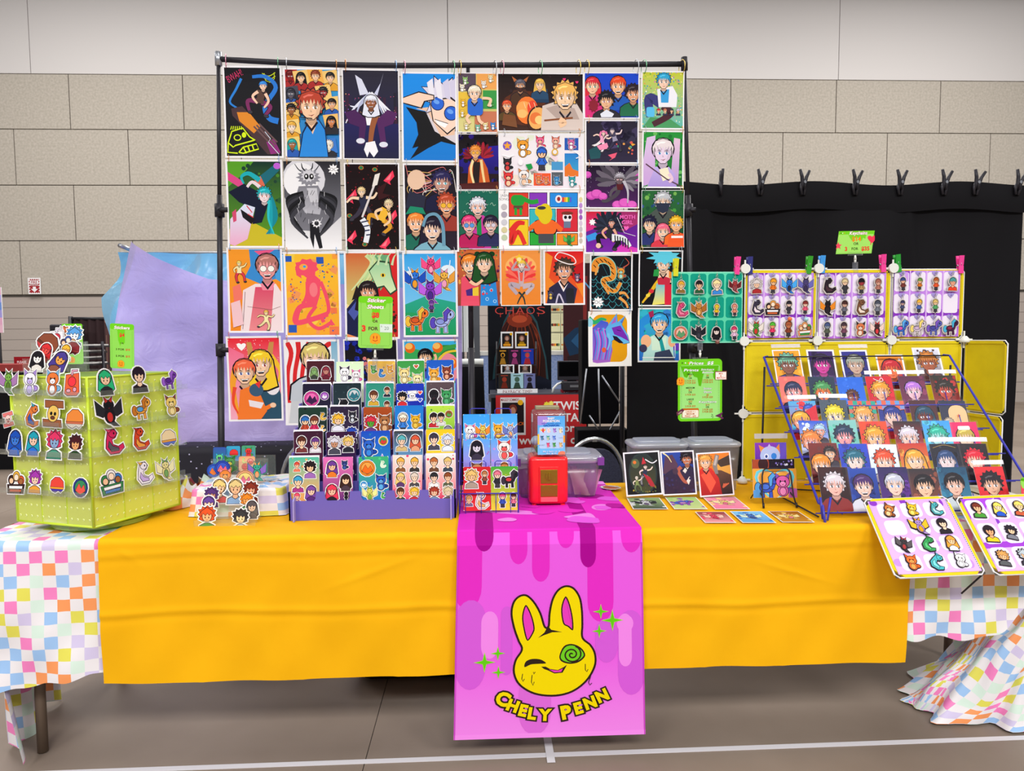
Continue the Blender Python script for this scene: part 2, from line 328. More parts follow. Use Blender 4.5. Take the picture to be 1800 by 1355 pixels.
# ---------------------------------------------------------------- little motifs for stickers, charms and pins: ellipses and polygons in a -1..1 box (y down)
def mt(*a): return list(a)
_sh = [(-.62, 1), (-.55, .62), (-.15, .42), (.15, .42), (.55, .62), (.62, 1)]
def _face(x, y, r): return [('e', x - .4 * r, y + .1 * r, .13 * r, .2 * r, 'k'), ('e', x + .4 * r, y + .1 * r, .13 * r, .2 * r, 'k'), ('p', [(x - .25 * r, y + .5 * r), (x, y + .62 * r), (x + .28 * r, y + .46 * r), (x, y + .74 * r)], 'x')]
_fr = [(-.45, -.12), (-.46, -.5), (0, -.82), (.46, -.5), (.45, -.12), (.34, -.36), (.18, -.22), (.04, -.4), (-.12, -.2), (-.3, -.38)]
MOT = {
 'B': [('p', _sh, 2), ('e', 0, -.3, .5, .54, 0), ('p', [(-.14, .2), (.14, .2), (.2, .5), (0, .62), (-.2, .5)], 1), ('e', 0, -.18, .37, .45, 1)] + _face(0, -.09, .36) + [('p', _fr, 0)],
 'L': [('p', [(-.5, -.4), (-.66, .6), (-.3, .9), (.3, .9), (.66, .6), (.5, -.4), (0, -.8)], 0), ('p', [(a * .8, b) for a, b in _sh], 2), ('e', 0, -.3, .5, .52, 0), ('e', 0, -.16, .36, .43, 1)] + _face(0, -.07, .35) + [('p', _fr, 0)],
 'K': [('p', _sh, 2), ('p', [(-.6, .08), (-.5, -.12), (-.68, -.3), (-.52, -.42), (-.66, -.66), (-.4, -.66), (-.36, -.88), (-.14, -.78), (.04, -.96), (.18, -.78), (.44, -.86), (.44, -.64), (.68, -.58), (.54, -.36), (.68, -.18), (.52, -.06), (.56, .14), (.3, .22), (-.3, .22)], 0), ('e', 0, -.14, .36, .43, 1)] + _face(0, -.06, .35) + [('p', _fr, 0)],
 'F': [('p', [(-.2, .3), (.2, .3), (.26, .95), (.04, .95), (0, .6), (-.04, .95), (-.26, .95)], 'd'), ('p', [(-.24, -.06), (.24, -.06), (.3, .5), (-.3, .5)], 2), ('p', [(-.24, -.04), (-.44, .34), (-.32, .4), (-.16, .14)], 2), ('p', [(.24, -.04), (.44, .34), (.32, .4), (.16, .14)], 2), ('e', 0, -.48, .4, .44, 0), ('e', 0, -.38, .31, .33, 1)] + _face(0, -.32, .3) + [('p', [(a * .8, b * .72 - .24) for a, b in _fr], 0)],
 'C': [('p', [(-.52, -.3), (-.6, -.98), (-.12, -.62)], 2), ('p', [(.52, -.3), (.6, -.98), (.12, -.62)], 2), ('e', .52, .46, .3, .2, 2), ('e', 0, .48, .44, .46, 0), ('e', 0, .54, .26, .32, 1), ('e', 0, -.26, .56, .48, 0), ('e', 0, -.08, .26, .2, 1)] + _face(0, -.34, .5),
 'Q': [('p', [(-.5, .1), (-.34, .1), (-.3, .95), (-.52, .95)], 0), ('p', [(.1, .1), (.28, .1), (.34, .95), (.1, .95)], 0), ('e', -.76, .2, .24, .42, 1), ('e', -.12, .16, .52, .34, 0), ('p', [(.1, .2), (.3, -.5), (.66, -.3), (.4, .3)], 0), ('e', .5, -.46, .38, .34, 0), ('p', [(.14, .1), (.06, -.6), (.4, -.96), (.6, -.74), (.36, -.5), (.3, 0)], 1), ('e', -.2, .1, .3, .2, 2), ('e', .6, -.46, .07, .12, 'k')],
 'D': [('p', [(-.1, 0), (-.95, -.8), (-.9, .1), (-.5, .3)], 1), ('p', [(.1, 0), (.95, -.8), (.9, .1), (.5, .3)], 1), ('p', [(-.2, .6), (.1, .5), (.6, .98), (.2, .9)], 0), ('e', 0, .24, .36, .5, 0), ('e', 0, .34, .2, .32, 2), ('e', 0, -.44, .34, .32, 0), ('p', [(-.22, -.6), (-.3, -1), (-.04, -.72)], 2), ('p', [(.22, -.6), (.3, -1), (.04, -.72)], 2)] + _face(0, -.44, .32),
 'S': [('p', [(-.2, -.9), (.3, -.9), (.5, -.6), (.3, -.3), (.02, -.2), (.06, .2), (.5, .4), (.9, .2), (.96, .5), (.5, .86), (-.2, .86), (-.5, .4), (-.4, -.2)], 0), ('p', [(.02, .3), (.5, .5), (.5, .66), (-.1, .66), (-.3, .3), (-.2, -.1)], 1), ('e', .14, -.62, .3, .28, 0), ('p', [(-.16, -.7), (-.4, -1), (.06, -.86)], 2), ('e', .24, -.62, .06, .09, 'k')],
 'O': [('e', 0, 0, .9, .9, 0), ('e', 0, 0, .7, .7, 1), ('p', [(-.6, .3), (-.2, -.4), (.1, .1), (.4, -.3), (.62, .3), (0, .66)], 2)],
 'T': [('p', [(-.9, -.9), (.8, -.98), (.9, -.5), (-.8, -.4)], 0), ('p', [(-.9, .5), (.8, .42), (.94, .9), (-.8, .98)], 0), ('e', 0, 0, .52, .6, 1), ('e', -.18, 0, .12, .14, 'k'), ('e', .18, 0, .12, .14, 'k'), ('e', 0, .3, .18, .1, 2)],
 'X': [('p', [(-.6, -.6), (.62, -.74), (.74, .7), (.5, .94), (-.4, .96), (-.66, .8)], 0), ('e', 0, -.1, .36, .36, 1), ('p', [(-.1, -.6), (-.06, -.98), (.5, -1), (.5, -.9), (.06, -.86), (.06, -.6)], 2), ('e', .3, .5, .16, .16, 2), ('e', -.3, .6, .2, .12, 2)],
 'R': [('p', [(-.9, .3), (-.8, -.3), (-.3, -.7), (.3, -.7), (.8, -.3), (.9, .3)], 0), ('p', [(-.9, .3), (.9, .3), (.84, .5), (-.84, .5)], 1), ('p', [(-.84, .5), (.84, .5), (.5, .8), (.2, .62), (-.2, .84), (-.6, .7)], 2)],
 'G': [('e', -.5, -.1, .32, .36, 0), ('e', .5, -.1, .32, .36, 1), ('e', 0, -.4, .34, .38, 2), ('p', [(-.9, .3), (.9, .2), (.8, .9), (-.8, .95)], 0), ('e', -.5, -.02, .2, .22, 'a'), ('e', .5, -.02, .2, .22, 'e'), ('e', 0, -.32, .22, .24, 'f'), ('p', [(-.7, .4), (.7, .34), (.66, .54), (-.66, .6)], 'w'), ('p', [(-.6, .66), (.6, .62), (.56, .8), (-.6, .84)], 1)],
}
def motif(a, kind, cols, x, y, r, halo=.14, hcol='w', th=None, turn=0.0):
    """draw a motif on an Art; with th, the halo becomes a solid die-cut body th thick"""
    k = a.k(); ca, sa = math.cos(turn), math.sin(turn)
    T = lambda p: (x + (p[0] * ca - p[1] * sa) * r, y + (p[0] * sa + p[1] * ca) * r * k)
    def pts(pr, g):
        if pr[0] == 'e': n = 14; return [(pr[1] + (pr[3] + g) * math.cos(t), pr[2] + (pr[4] + g) * math.sin(t)) for t in [6.28318 * i / n for i in range(n)]]
        if g == 0: return pr[1]
        q = pr[1]; n = len(q); A = sum(q[i - 1][0] * q[i][1] - q[i][0] * q[i - 1][1] for i in range(n)); sg = 1 if A > 0 else -1; o = []
        for i in range(n):
            (ax, ay), (bx, by), (cx, cy) = q[i - 1], q[i], q[(i + 1) % n]
            e1 = V((by - ay, ax - bx)); e2 = V((cy - by, bx - cx)); e1 = e1.normalized() if e1.length else e1; e2 = e2.normalized() if e2.length else e2
            m = e1 + e2; m = m.normalized() if m.length > 1e-4 else e1; o.append((bx + m.x * g * sg * 1.15, by + m.y * g * sg * 1.15))
        return o
    base = [p for p in MOT[kind] if p[-1] != 'k' and p[-1] != 'x']
    if halo:
        if th:
            c = hx(hcol)
            for j, p in enumerate(base):
                q = [a.xy(*T(v)) for v in pts(p, halo)]; A = sum(q[i - 1][0] * q[i][1] - q[i][0] * q[i - 1][1] for i in range(len(q)))
                if A < 0: q.reverse()
                n = len(q); zt = th + j * 1e-6
                a._raw([(u, v, 0) for u, v in q] + [(u, v, zt) for u, v in q], [tuple(range(n - 1, -1, -1)), tuple(range(n, 2 * n))] + [(i, (i + 1) % n, (i + 1) % n + n, i + n) for i in range(n)], [c] * (2 * n))
            a.z = th + 1.5e-5
        else:
            a.z += LAY
            for p in base: a.poly([T(v) for v in pts(p, halo)], hcol, lay=False)
    for p in MOT[kind]:
        a.poly([T(v) for v in pts(p, 0.05)], '2a2028' if p[-1] not in ('k', 'x') else p[-1]) if (r * a.W > .012 and p in base) else None
        c = p[-1]; a.poly([T(v) for v in pts(p, 0)], cols[c] if isinstance(c, int) else c)
def diecut(name, kind, cols, r, M, th=.0012, hcol='w', label=None, cat='sticker', group=None, halo=.14, turn=0.0, m=None):
    a = Art(2 * r, 2 * r, clip=None, back=False); motif(a, kind, cols, .5, .5, .5, halo, hcol, th, turn)
    return tag(a.build(name, m or GLOSS, M), label, cat, group)
ORD = ['top', 'second', 'third', 'fourth', 'fifth', 'lowest']
NTH = ['first', 'second', 'third', 'fourth', 'fifth', 'sixth']
# ================================================================ SETTING
YW = 13.5
wm = mat('painted_wall', 'd8d4d2', .7, bump=(60, .08, .002)); am = mat('acoustic_panel', 'c3bbb0', .9, bump=(90, .5, .004), noise=(26, 'aba497', .22)); bm_ = mat('painted_block', 'b3a8a0', .8, bump=(40, .3, .003))
gap = mat('wall_joint', '6e6a64', .9); edge = mat('dark_trim', '3a3844', .6)  # gap: plain darker grey of the wall backing, seen in the panel joints
b = MB(); b.box((-14, YW + .05, 0), (16, YW + .3, 9)); wall = tag(b.build('wall_back', gap), kind='structure')
x0 = P(122, 180, YW).x; dx = P(322, 180, YW).x - x0; zr = [6.14, 5.165, 4.17, 3.17, 2.19]
for r in range(4):
    off = x0 + (dx / 2 if r % 2 else 0)
    for i in range(-5, 12):
        xl_, xr_ = max(-14, off + i * dx), min(16, off + (i + 1) * dx)
        if xr_ - xl_ < .1: continue
        b = MB(); b.box((xl_ + .008, YW, zr[r + 1] + .008), (xr_ - .008, YW + .06, zr[r] - .008)); b.build('panel', am, wall)
xs = [-14, P(50, 60, YW).x, P(787, 60, YW).x, P(1476, 60, YW).x, 16]
for a, c in zip(xs, xs[1:]):
    b = MB(); b.box((a + .006, YW + .01, 6.15), (c - .006, YW + .06, 7.70)); b.build('painted_panel', wm, wall)
for i in range(11):
    b = MB(); b.box((-14, YW + .04, i * .196), (16, YW + .08, i * .196 + .19)); b.build('block_course', bm_, wall)
b = MB(); b.box((-14, YW - .1, 7.72), (16, YW + .2, 8.2)); tag(b.build('trim_1', edge), kind='structure')
b = MB(); b.box((-14, -4, -.12), (16, YW + .3, -.004)); floor = tag(b.build('floor', mat('floor_joint', '4a433e', .9)), kind='structure')
cm = mat('polished_concrete', '94867a', .5, spec=.35, noise=(1.6, '7a6c60', .28), bump=(30, .08, .003))
jx = Z(655, 1290, 0).x
for i in range(-4, 5):
    for j in range(-1, 4):
        b = MB(); b.box((jx + i * 3.4 + .0015, j * 3.6 - .5 + .0015, -.05), (jx + (i + 1) * 3.4 - .0015, (j + 1) * 3.6 - .5 - .0015, 0)); b.build('slab', cm, floor)
tp = mat('white_tape', 'd8d6dc', .5)
a = Z(200, 1355, 0); c = Z(1800, 1297, 0); u = (c - a).normalized()
t = empty('floor_tape', (a + c) / 2); tag(t, 'white tape line on the concrete floor in front of the booth', 'tape'); C0 = (a + c) / 2
b = MB(); b.obox((0, 0, .0012), u * 2.6, V((-u.y, u.x, 0)) * .011, (0, 0, .001)); b.build('long_strip', tp, t)
q = Z(965, 1316, 0) - C0; b = MB(); b.obox((q.x, q.y - .01, .0034), (.013, 0, 0), (0, .07, 0), (0, 0, .001)); b.build('short_strip', tp, t)

# ================================================================ TABLES AND CLOTHS
YF, YB, XL, XR, ZT = 2.215, 2.92, -1.585, 2.07, .728
tw = mat('table_plastic', 'c8c4bc', .6); tl = mat('table_leg_metal', '6a5a4c', .5, .2)
for nm, xa, xb, lab in (('folding_table', XL, .24, 'folding table under the checkered cover and yellow cloth, bent brown leg showing at its end'), ('folding_table', .245, XR, 'folding table under the pink runner side with the print rack on it')):
    t = empty(nm, ((xa + xb) / 2, (YF + YB) / 2, 0)); tag(t, lab, 'table', 'folding tables of the booth'); ox, oy = t.location.x, t.location.y
    b = MB(); b.box((xa - ox, YF + .012 - oy, ZT - .045), (xb - ox, YB - oy, ZT)); b.build('tabletop', tw, t, .006)
    for sx, xx in ((1, xa + .13), (-1, xb - .13)):
        for yy in (YF + (.1 if abs(xx) > .6 else .24), YB - .1):
            b = MB(); b.tube([(xx + sx * .06 - ox, yy - oy, ZT - .05), (xx + sx * .015 - ox, yy - oy, .45), (xx - ox, yy - oy, .2), (xx - ox, yy - oy, .004)], .0165, 10); b.build('leg', tl, t)
        b = MB(); b.tube([(xx + sx * .02 - ox, YF + .1 - oy, .48), (xx + sx * .02 - ox, YB - .1 - oy, .48)], .011, 8); b.build('cross_bar', tl, t)
def cellmat(name):
    m = mat(name, 'f0eef2', .55); nt = m.node_tree; N = nt.nodes.new; Lk = nt.links.new; bs = nt.nodes['Principled BSDF']
    uv = N('ShaderNodeTexCoord'); fl = N('ShaderNodeVectorMath'); fl.operation = 'FLOOR'; Lk(uv.outputs['UV'], fl.inputs[0])
    wn = N('ShaderNodeTexWhiteNoise'); wn.noise_dimensions = '2D'; Lk(fl.outputs[0], wn.inputs['Vector'])
    cr = N('ShaderNodeValToRGB'); cr.color_ramp.interpolation = 'CONSTANT'; e = cr.color_ramp.elements
    cols = ['f384c4', 'f59a5c', 'e2dc58', '9cc4f2', 'd2c8ea', 'd6ece0']
    while len(e) < 6: e.new(.5)
    for i, c in enumerate(cols): e[i].position = i / 6 + .001; e[i].color = hx(c)
    Lk(wn.outputs['Value'], cr.inputs[0])
    ck = N('ShaderNodeTexChecker'); ck.inputs['Scale'].default_value = 1.0; ck.inputs['Color1'].default_value = (0, 0, 0, 1); ck.inputs['Color2'].default_value = (1, 1, 1, 1); 
    ad = N('ShaderNodeVectorMath'); ad.operation = 'ADD'; ad.inputs[1].default_value = (.00001, .00001, .5); Lk(uv.outputs['UV'], ad.inputs[0]); Lk(ad.outputs[0], ck.inputs['Vector'])
    mx = N('ShaderNodeMix'); mx.data_type = 'RGBA'; mx.inputs['A'].default_value = hx('ebe8ec'); Lk(ck.outputs['Color'], mx.inputs['Factor']); Lk(cr.outputs[0], mx.inputs['B']); Lk(mx.outputs['Result'], bs.inputs['Base Color'])
    return m
CHK = cellmat('checkered_plastic')
def sheet(name, fn, nu, nv, m, uv=None, parent=None, thick=0):
    b = MB(); b.grid(fn, nu, nv); me = b.mesh(name, m)
    if uv:
        l = me.uv_layers.new(name='UVMap'); 
        for p in me.polygons:
            for li in p.loop_indices:
                vi = me.loops[li].vertex_index; l.data[li].uv = uv((vi % (nu + 1)) / nu, (vi // (nu + 1)) / nv)
    o = link(name, me, parent)
    if thick: s_ = o.modifiers.new('s', 'SOLIDIFY'); s_.thickness = thick; s_.offset = 0
    return o
def drape(s, yf, zt, rad=.018):
    """arc length s from the back edge over the front edge and down -> (y, z)"""
    top = YB - yf - rad; q = rad * math.pi / 2
    if s < top: return YB - s, zt
    if s < top + q: a = (s - top) / rad; return yf + rad - rad * math.sin(a), zt - rad + rad * math.cos(a)
    return yf, zt - rad - (s - top - q)
def nz(x, y, s=0): return (math.sin(x * 3.1 + s) * math.sin(y * 2.3 + s * 1.7) + .5 * math.sin(x * 7.3 + y * 5.1 + s * 2.1) + .3 * math.sin(x * 13 - y * 11 + s))
CS = .0385
# checkered plastic covers
XA_ = Z(164, 948, .745).x + .012
LL = lambda u: 1.12 + .07 * (1 - u) + .004 * math.sin(u * 20)
def lc(u, v):
    x = XL + u * (XA_ - XL); s = v * LL(u); y, z = drape(s, YF - .004, .733); h = max(0, .71 - z)
    return (x, y - (.010 * nz(x * 3, z * 3) * min(1, h * 3) + .02 * h) * (1 - u ** 6) + .012 * u ** 6, z + .0012 * nz(x * 9, s * 9))
lco = sheet('table_cover', lc, 50, 110, CHK, lambda u, v: (u * (XA_ - XL) / CS + .2, v * LL(u) / CS))
tag(lco, 'white plastic table cover with pastel checks, hanging beside the yellow cloth under the green tower', 'table cover', 'checkered table covers')
def ls(u, v):
    y = YF + .02 + u * .5; d = v * .72; return (XL - .006 - .03 * (v ** .7) + .035 * math.sin(u * 15 + 1) * v + .13 * v * (1 - u) ** 2, y + .03 * math.sin(v * 5) * u - .01, .733 - d + .02 * math.sin(u * 11) * v)
sheet('side_drop', ls, 50, 60, CHK, lambda u, v: (u * .5 / CS + 3.3, v * .72 / CS + .4), lco)
XB_ = P(1603, 1015, 2.2).x - .012
LR = lambda u: 1.08 - .24 * max(0, (u - .5) / .5) ** 1.7 + .008 * math.sin(u * 22)
def rc(u, v):
    x = XB_ + u * (1.88 - XB_); s = v * LR(u); y, z = drape(s, YF - .003, .733); h = max(0, .71 - z)
    return (x + .05 * h * u, y - (.010 * nz(x * 3, z * 3, 2) * min(1, h * 3) + .012 * h), z)
rco = sheet('table_cover', rc, 50, 100, CHK, lambda u, v: (u * (1.88 - XB_) / CS + .3, v * LR(u) / CS + .35))
tag(rco, 'white plastic table cover with pastel checks, its gathered end on the floor', 'table cover', 'checkered table covers')
def bunch(u, v):
    a = -math.pi * 1.08 + u * 2 * math.pi * 1.1; t = v; r = .05 + .30 * t ** 1.15; r *= 1 + (.07 * math.sin(a * 5 + t * 3) + .06 * math.sin(a * 11 + 2 + t * 2) + .05 * math.sin(a * 19 - t * 6)) * t ** .6
    cx, cy = 2.02 - .13 * t ** .8, 2.3 + .15 * t; z = .66 * (1 - t) ** 1.15 + .008 + (.05 * math.sin(a * 4 + 1) + .03 * math.sin(a * 9 + t * 9) + .02 * math.sin(a * 3 - t * 17)) * t * (1 - t) * 2.4
    if t > .86: r += .03 * (t - .86) / .14 * math.sin(a * 7)
    return (cx + r * math.cos(a), cy + r * .62 * math.sin(a), max(.006, z))
sheet('gathered_end', bunch, 120, 40, CHK, lambda u, v: (u * 52 + v * 2, v * .85 / CS), rco)
# yellow cloth
YC = mat('yellow_cloth', 'f4b604', .78, spec=.2, bump=(500, .15, .0006), noise=(9, 'eeae00', .3))
XA, XB = Z(164, 948, .745).x, P(1603, 1015, 2.2).x
def creases(s, x):
    o = 0
    for c, k in ((.765, .6), (.95, 1)): q = (s - c - .008 * math.sin(x * 2) - .004 * math.sin(x * 9)) / .011; o += .0034 * k * math.exp(-q * q) - .002 * k * math.exp(-(q - 1.6) ** 2)
    for c in (XA + .31, XA + .62, XA + .92, .72, .98): o += .0022 * math.exp(-((x - c - .006 * math.sin(s * 9)) / .012) ** 2)
    o += .003 * math.exp(-(((s - .83) + .35 * (x + .35)) / .008) ** 2) * math.exp(-((x + .35) / .12) ** 2) + .003 * math.exp(-(((s - .86) - .3 * (x - 1.0)) / .007) ** 2) * math.exp(-((x - 1.0) / .1) ** 2)
    o += .003 * math.exp(-(((s - .745) - .8 * (x + 1.12)) / .008) ** 2) * math.exp(-((x + 1.12) / .05) ** 2)
    return o
def yc(u, v):
    x = XA + u * (XB - XA); s = v * 1.168; y, z = drape(s, YF - .012, .738); h = max(0, .70 - z); o = creases(s, x)
    return (x + (-.03 * h if u > .5 else .01 * h) * (2 * u - 1), y - .006 * nz(x * 2.2, z * 2, 1) * min(1, h * 4) - (o if z < .7 else 0), z + (o * .7 if z > .7 else 0) + .004 * math.sin(x * 2) * h)
yco = sheet('tablecloth', yc, 200, 170, YC); tag(yco, 'creased golden yellow tablecloth over the tables, hanging at the front', 'tablecloth')
# pink runner: artwork drawn flat, then bent over the table edge
RX0, RX1 = Z(803, 938, .745).x, Z(1127, 926, .745).x; RW = RX1 - RX0; RL = 1.388; sE = YB - YF
def spl(pts, m=6):
    q = []; n = len(pts)
    for i in range(n):
        p0, p1, p2, p3 = pts[i - 1], pts[i], pts[(i + 1) % n], pts[(i + 2) % n]
        for j in range(m):
            t = j / m; q.append(tuple(.5 * (2 * p1[c] + (p2[c] - p0[c]) * t + (2 * p0[c] - 5 * p1[c] + 4 * p2[c] - p3[c]) * t * t + (3 * p1[c] - p0[c] - 3 * p2[c] + p3[c]) * t ** 3) for c in (0, 1)))
    return q
M1, M2, M3, M4, M5 = 'e45ae0', 'ec86e8', 'e02cc4', 'a80090', 'd25ad8'
NODES = [0] + [sE - .02 - .018 + i * .004 for i in range(14)] + [sE + .06, RL]; NP = []
for sv in NODES:
    p0, p1 = drape(sv - .0005, YF - .024, .744, .02), drape(sv + .0005, YF - .024, .744, .02); tt = V((p1[0] - p0[0], p1[1] - p0[1])).normalized(); NP.append((drape(sv, YF - .024, .744, .02), tt.y, -tt.x))
def bend_art(a, name, parent=None, m=CLOTHP):
    me = a.mesh(name, m); bmm = bmesh.new(); bmm.from_mesh(me)
    ns = NODES
    for sv in ns[1:-1]:
        yy = .5 * RL - sv
        bmesh.ops.bisect_plane(bmm, geom=bmm.verts[:] + bmm.edges[:] + bmm.faces[:], plane_co=(0, yy, 0), plane_no=(0, 1, 0), dist=1e-6)
    for v in bmm.verts:
        s = .5 * RL - v.co.y; x = (RX0 + RX1) / 2 + v.co.x; n = v.co.z; i = max(1, next((q for q, sv in enumerate(ns) if sv >= s - 1e-7), len(ns) - 1)); f = (s - ns[i - 1]) / (ns[i] - ns[i - 1])
        (y, z), ny, nz_ = [tuple(p + (q - p) * f for p, q in zip(NP[i - 1][0], NP[i][0])), NP[i - 1][1] + (NP[i][1] - NP[i - 1][1]) * f, NP[i - 1][2] + (NP[i][2] - NP[i - 1][2]) * f]; nn = V((0, ny, nz_)); wv = .014 * max(0, .72 - z); h = max(0, .72 - z)
        v.co = V((x - .03 * h * (1 - (x - RX0) / RW * 1.6), y - wv + nn.y * n, z + nn.z * n))
    bmm.to_mesh(me); bmm.free(); return link(name, me, parent)
a = Art(RW, RL, .0012, M1); K = RW / RL
fy = lambda px: (sE + (px - 924) / 374 * (RL - sE - .012)) / RL if px >= 930 else (sE - (930 - px) / 82 * sE) / RL     # photo row -> fraction along the runner
fx = lambda px: (px - 803) / 322
def drip(x, top, bot, wd, col):
    n = 8; r = wd / 2; pts = [(x - r, top), (x + r, top)]
    yb = bot - r * K * 1.6
    pts += [(x + r * math.cos(t), yb + 1.6 * r * K * math.sin(t)) for t in [math.pi * i / 10 for i in range(11)]]; a.poly(pts, col)
a.bg(M1); a.rect(0, fy(1150), 1, 1, M1, M2)
a.rect(0, 0, 1, fy(945), M3)
for x, bt, wd in ((.06, 1070, .15), (.22, 1068, .0), (.33, 992, .095), (.45, 1024, .095), (.585, 965, .09), (.77, 1098, .14), (.94, 975, .11)):
    if wd: drip(x, fy(920), fy(bt), wd, M3)
for x, bt, wd in ((.145, 968, .1), (.705, 1000, .085)): drip(x, fy(880), fy(bt), wd, M4)
for x, y, rx, ry in ((.42, 872, .12, .05), (.66, 885, .1, .09), (.86, 900, .06, .08), (.3, 905, .2, .05), (.1, 890, .1, .08), (.88, 858, .12, .04), (.5, 846, .2, .05)): a.ell(x, fy(y), rx, ry, R.choice([M1, M2, M2]), .3)
for x, y, rx, ry in ((.7, 868, .14, .05), (.85, 880, .08, .06), (.22, 900, .06, .05), (.55, 855, .1, .04)): a.ell(x, fy(y), rx, ry, M4 if ry > .045 else 'b8109c', -.2)
for x, tp_, bt, wd, c in ((.08, 1090, 1215, .16, M5), (.93, 1110, 1232, .14, M5), (.8, 1120, 1172, .12, M5), (.18, 1095, 1160, .09, M2), (.27, 1080, 1190, .06, M5), (.9, 1100, 1180, .07, M2), (.42, 1225, 1300, .17, 'd868d6')): drip(x, fy(tp_), fy(bt), wd, c); a.ell(x, fy(tp_), wd / 2, wd * .7, c)
for x, y in ((.18, 1097), (.9, 1102), (.8, 1122)): a.ell(x, fy(y), .045, .05, M2 if x != .8 else M5)
for i in range(26):
    x, y = R.random(), R.uniform(848, 925); q = R.uniform(.04, .11); a.poly(spl([(x + q * R.uniform(.6, 1.3) * math.cos(k * 1.05), fy(y) + .34 * q * R.uniform(.5, 1.3) * math.sin(k * 1.05)) for k in range(6)], 4), R.choice([M1, M2, M4, 'b8109c', M3, M1]))
a.rect(0, fy(1296), 1, 1, 'f08cec'); a.line([(.004, .55), (.004, 1)], .006, 'c840c0'); a.line([(.996, .55), (.996, 1)], .006, 'c840c0')
run = bend_art(a, 'table_runner'); tag(run, 'pink table runner with dripping slime print and a winking yellow rabbit head', 'table runner')
# emblem, drawn in photo pixels of the runner crop (1000 x 1355 view, origin 770,840, .38 px per unit)
cx_ = lambda u: fx(770 + u * .38); cy_ = lambda v: fy(840 + v * .38)
pq = lambda L: [(cx_(u), cy_(v)) for u, v in L]
em = Art(RW, RL, .0034, back=False); BR, YE = '2e2018', 'ecd400'
head = [(380, 800), (352, 850), (345, 910), (372, 970), (440, 1015), (530, 1028), (610, 1010), (675, 960), (714, 890), (716, 830), (695, 785), (660, 750), (660, 690), (658, 620), (648, 560), (620, 515), (582, 502), (545, 520), (518, 565), (504, 630), (500, 690), (488, 690), (470, 630), (440, 575), (405, 542), (370, 545), (342, 575), (332, 630), (345, 700), (365, 760)]
sc_ = lambda L, g: [(u + (u - sum(p[0] for p in L) / len(L)) * 0, v) for u, v in L]
def offs(L, g):
    n = len(L); A = sum(L[i - 1][0] * L[i][1] - L[i][0] * L[i - 1][1] for i in range(n)); sg = 1 if A > 0 else -1; o = []
    for i in range(n):
        (ax, ay), (cx, cy) = L[i - 2], L[(i + 2) % n]; t = V((cx - ax, cy - ay)).normalized(); o.append((L[i][0] + t.y * g * sg, L[i][1] - t.x * g * sg))
    return o
hs = spl(head, 5); em.poly(pq(hs), BR); em.poly(pq(offs(hs, -9)), YE)
for L in ([(400, 590), (384, 640), (390, 700), (408, 760), (436, 722), (440, 690), (424, 630)], [(578, 555), (560, 610), (568, 680), (590, 698), (614, 714), (612, 650), (596, 580)]):
    q = spl(L, 4); em.poly(pq(q), BR); em.poly(pq(offs(q, -6)), 'e23cb8')
em.poly(pq([(455, 748), (485, 722), (500, 690), (515, 710), (565, 722), (520, 722), (480, 736)]), BR)
em.poly(pq(spl([(552, 835), (572, 790), (610, 780), (650, 800), (668, 836), (640, 866), (600, 874), (562, 862)], 4)), BR); em.poly(pq(spl([(558, 835), (577, 796), (610, 787), (646, 806), (661, 835), (636, 859), (600, 867), (567, 856)], 4)), '6cc81e')
sp = []
for i in range(40): t = i / 39; ang = -1.2 + t * 13.2; rr = 42 * (1 - t) + 2; sp.append((608 + rr * math.cos(ang), 830 + rr * .95 * math.sin(ang)))
em.line(pq(sp), .008, BR)
em.poly(pq(spl([(396, 884), (402, 858), (430, 846), (468, 850), (492, 868), (460, 870), (425, 872)], 4)), BR)
em.poly(pq([(470, 884), (490, 884), (510, 896), (545, 902), (572, 888), (585, 878), (580, 890), (566, 915), (530, 918), (500, 902), (484, 896)]), BR); em.poly(pq([(505, 898), (545, 905), (568, 895), (560, 911), (530, 913)]), 'e23cb8')
for L in ([(388, 915), (384, 940), (390, 952), (396, 940)], [(430, 922), (427, 955), (434, 972), (440, 955)], [(436, 908), (438, 918), (444, 908)], [(668, 876), (668, 905), (675, 914), (680, 902)], [(692, 935), (682, 965), (688, 978), (697, 968)]): em.line(pq(L), .004, BR)
bend_art(em, 'rabbit_emblem', run)
for i, (u, v, r) in enumerate(((218, 857, 44), (277, 816, 30), (280, 906, 28), (740, 630, 32), (792, 672, 46), (732, 722, 30))):
    s_ = Art(RW, RL, .0034, back=False); s_.star(cx_(u), cy_(v), r * .38 / 322 * 1.12, 'b8e060', 4, .26); s_.star(cx_(u), cy_(v), r * .38 / 322 * .95, '62c814', 4, .26); bend_art(s_, 'sparkle', run)
for i, (ch, u, v, rot) in enumerate((('C', 302, 1032, -.42), ('H', 346, 1066, -.36), ('E', 392, 1090, -.26), ('L', 432, 1106, -.17), ('Y', 488, 1114, -.04), ('P', 582, 1104, .18), ('E', 636, 1086, .26), ('N', 688, 1062, .34), ('N', 742, 1030, .42))):
    s_ = Art(RW, RL, .0034, back=False); sz = .072 if ch in 'CP' else .062
    s_.txt(cx_(u), cy_(v), sz, ch, BR, .15, rot=rot); s_.txt(cx_(u), cy_(v), sz, ch, YE, .055, rot=rot); bend_art(s_, 'letter', run)

# ================================================================ NEIGHBOURING BOOTHS AND BACKGROUND
def rectpx(x0, y0, x1, y1, Y):
    c = P((x0 + x1) / 2, (y0 + y1) / 2, Y); ym = (y0 + y1) / 2; xm = (x0 + x1) / 2
    return c, P(x1, ym, Y).x - P(x0, ym, Y).x, P(xm, y0, Y).z - P(xm, y1, Y).z
bk = mat('black_drape', '0d0c11', .8, spec=.2, bump=(300, .2, .0006))
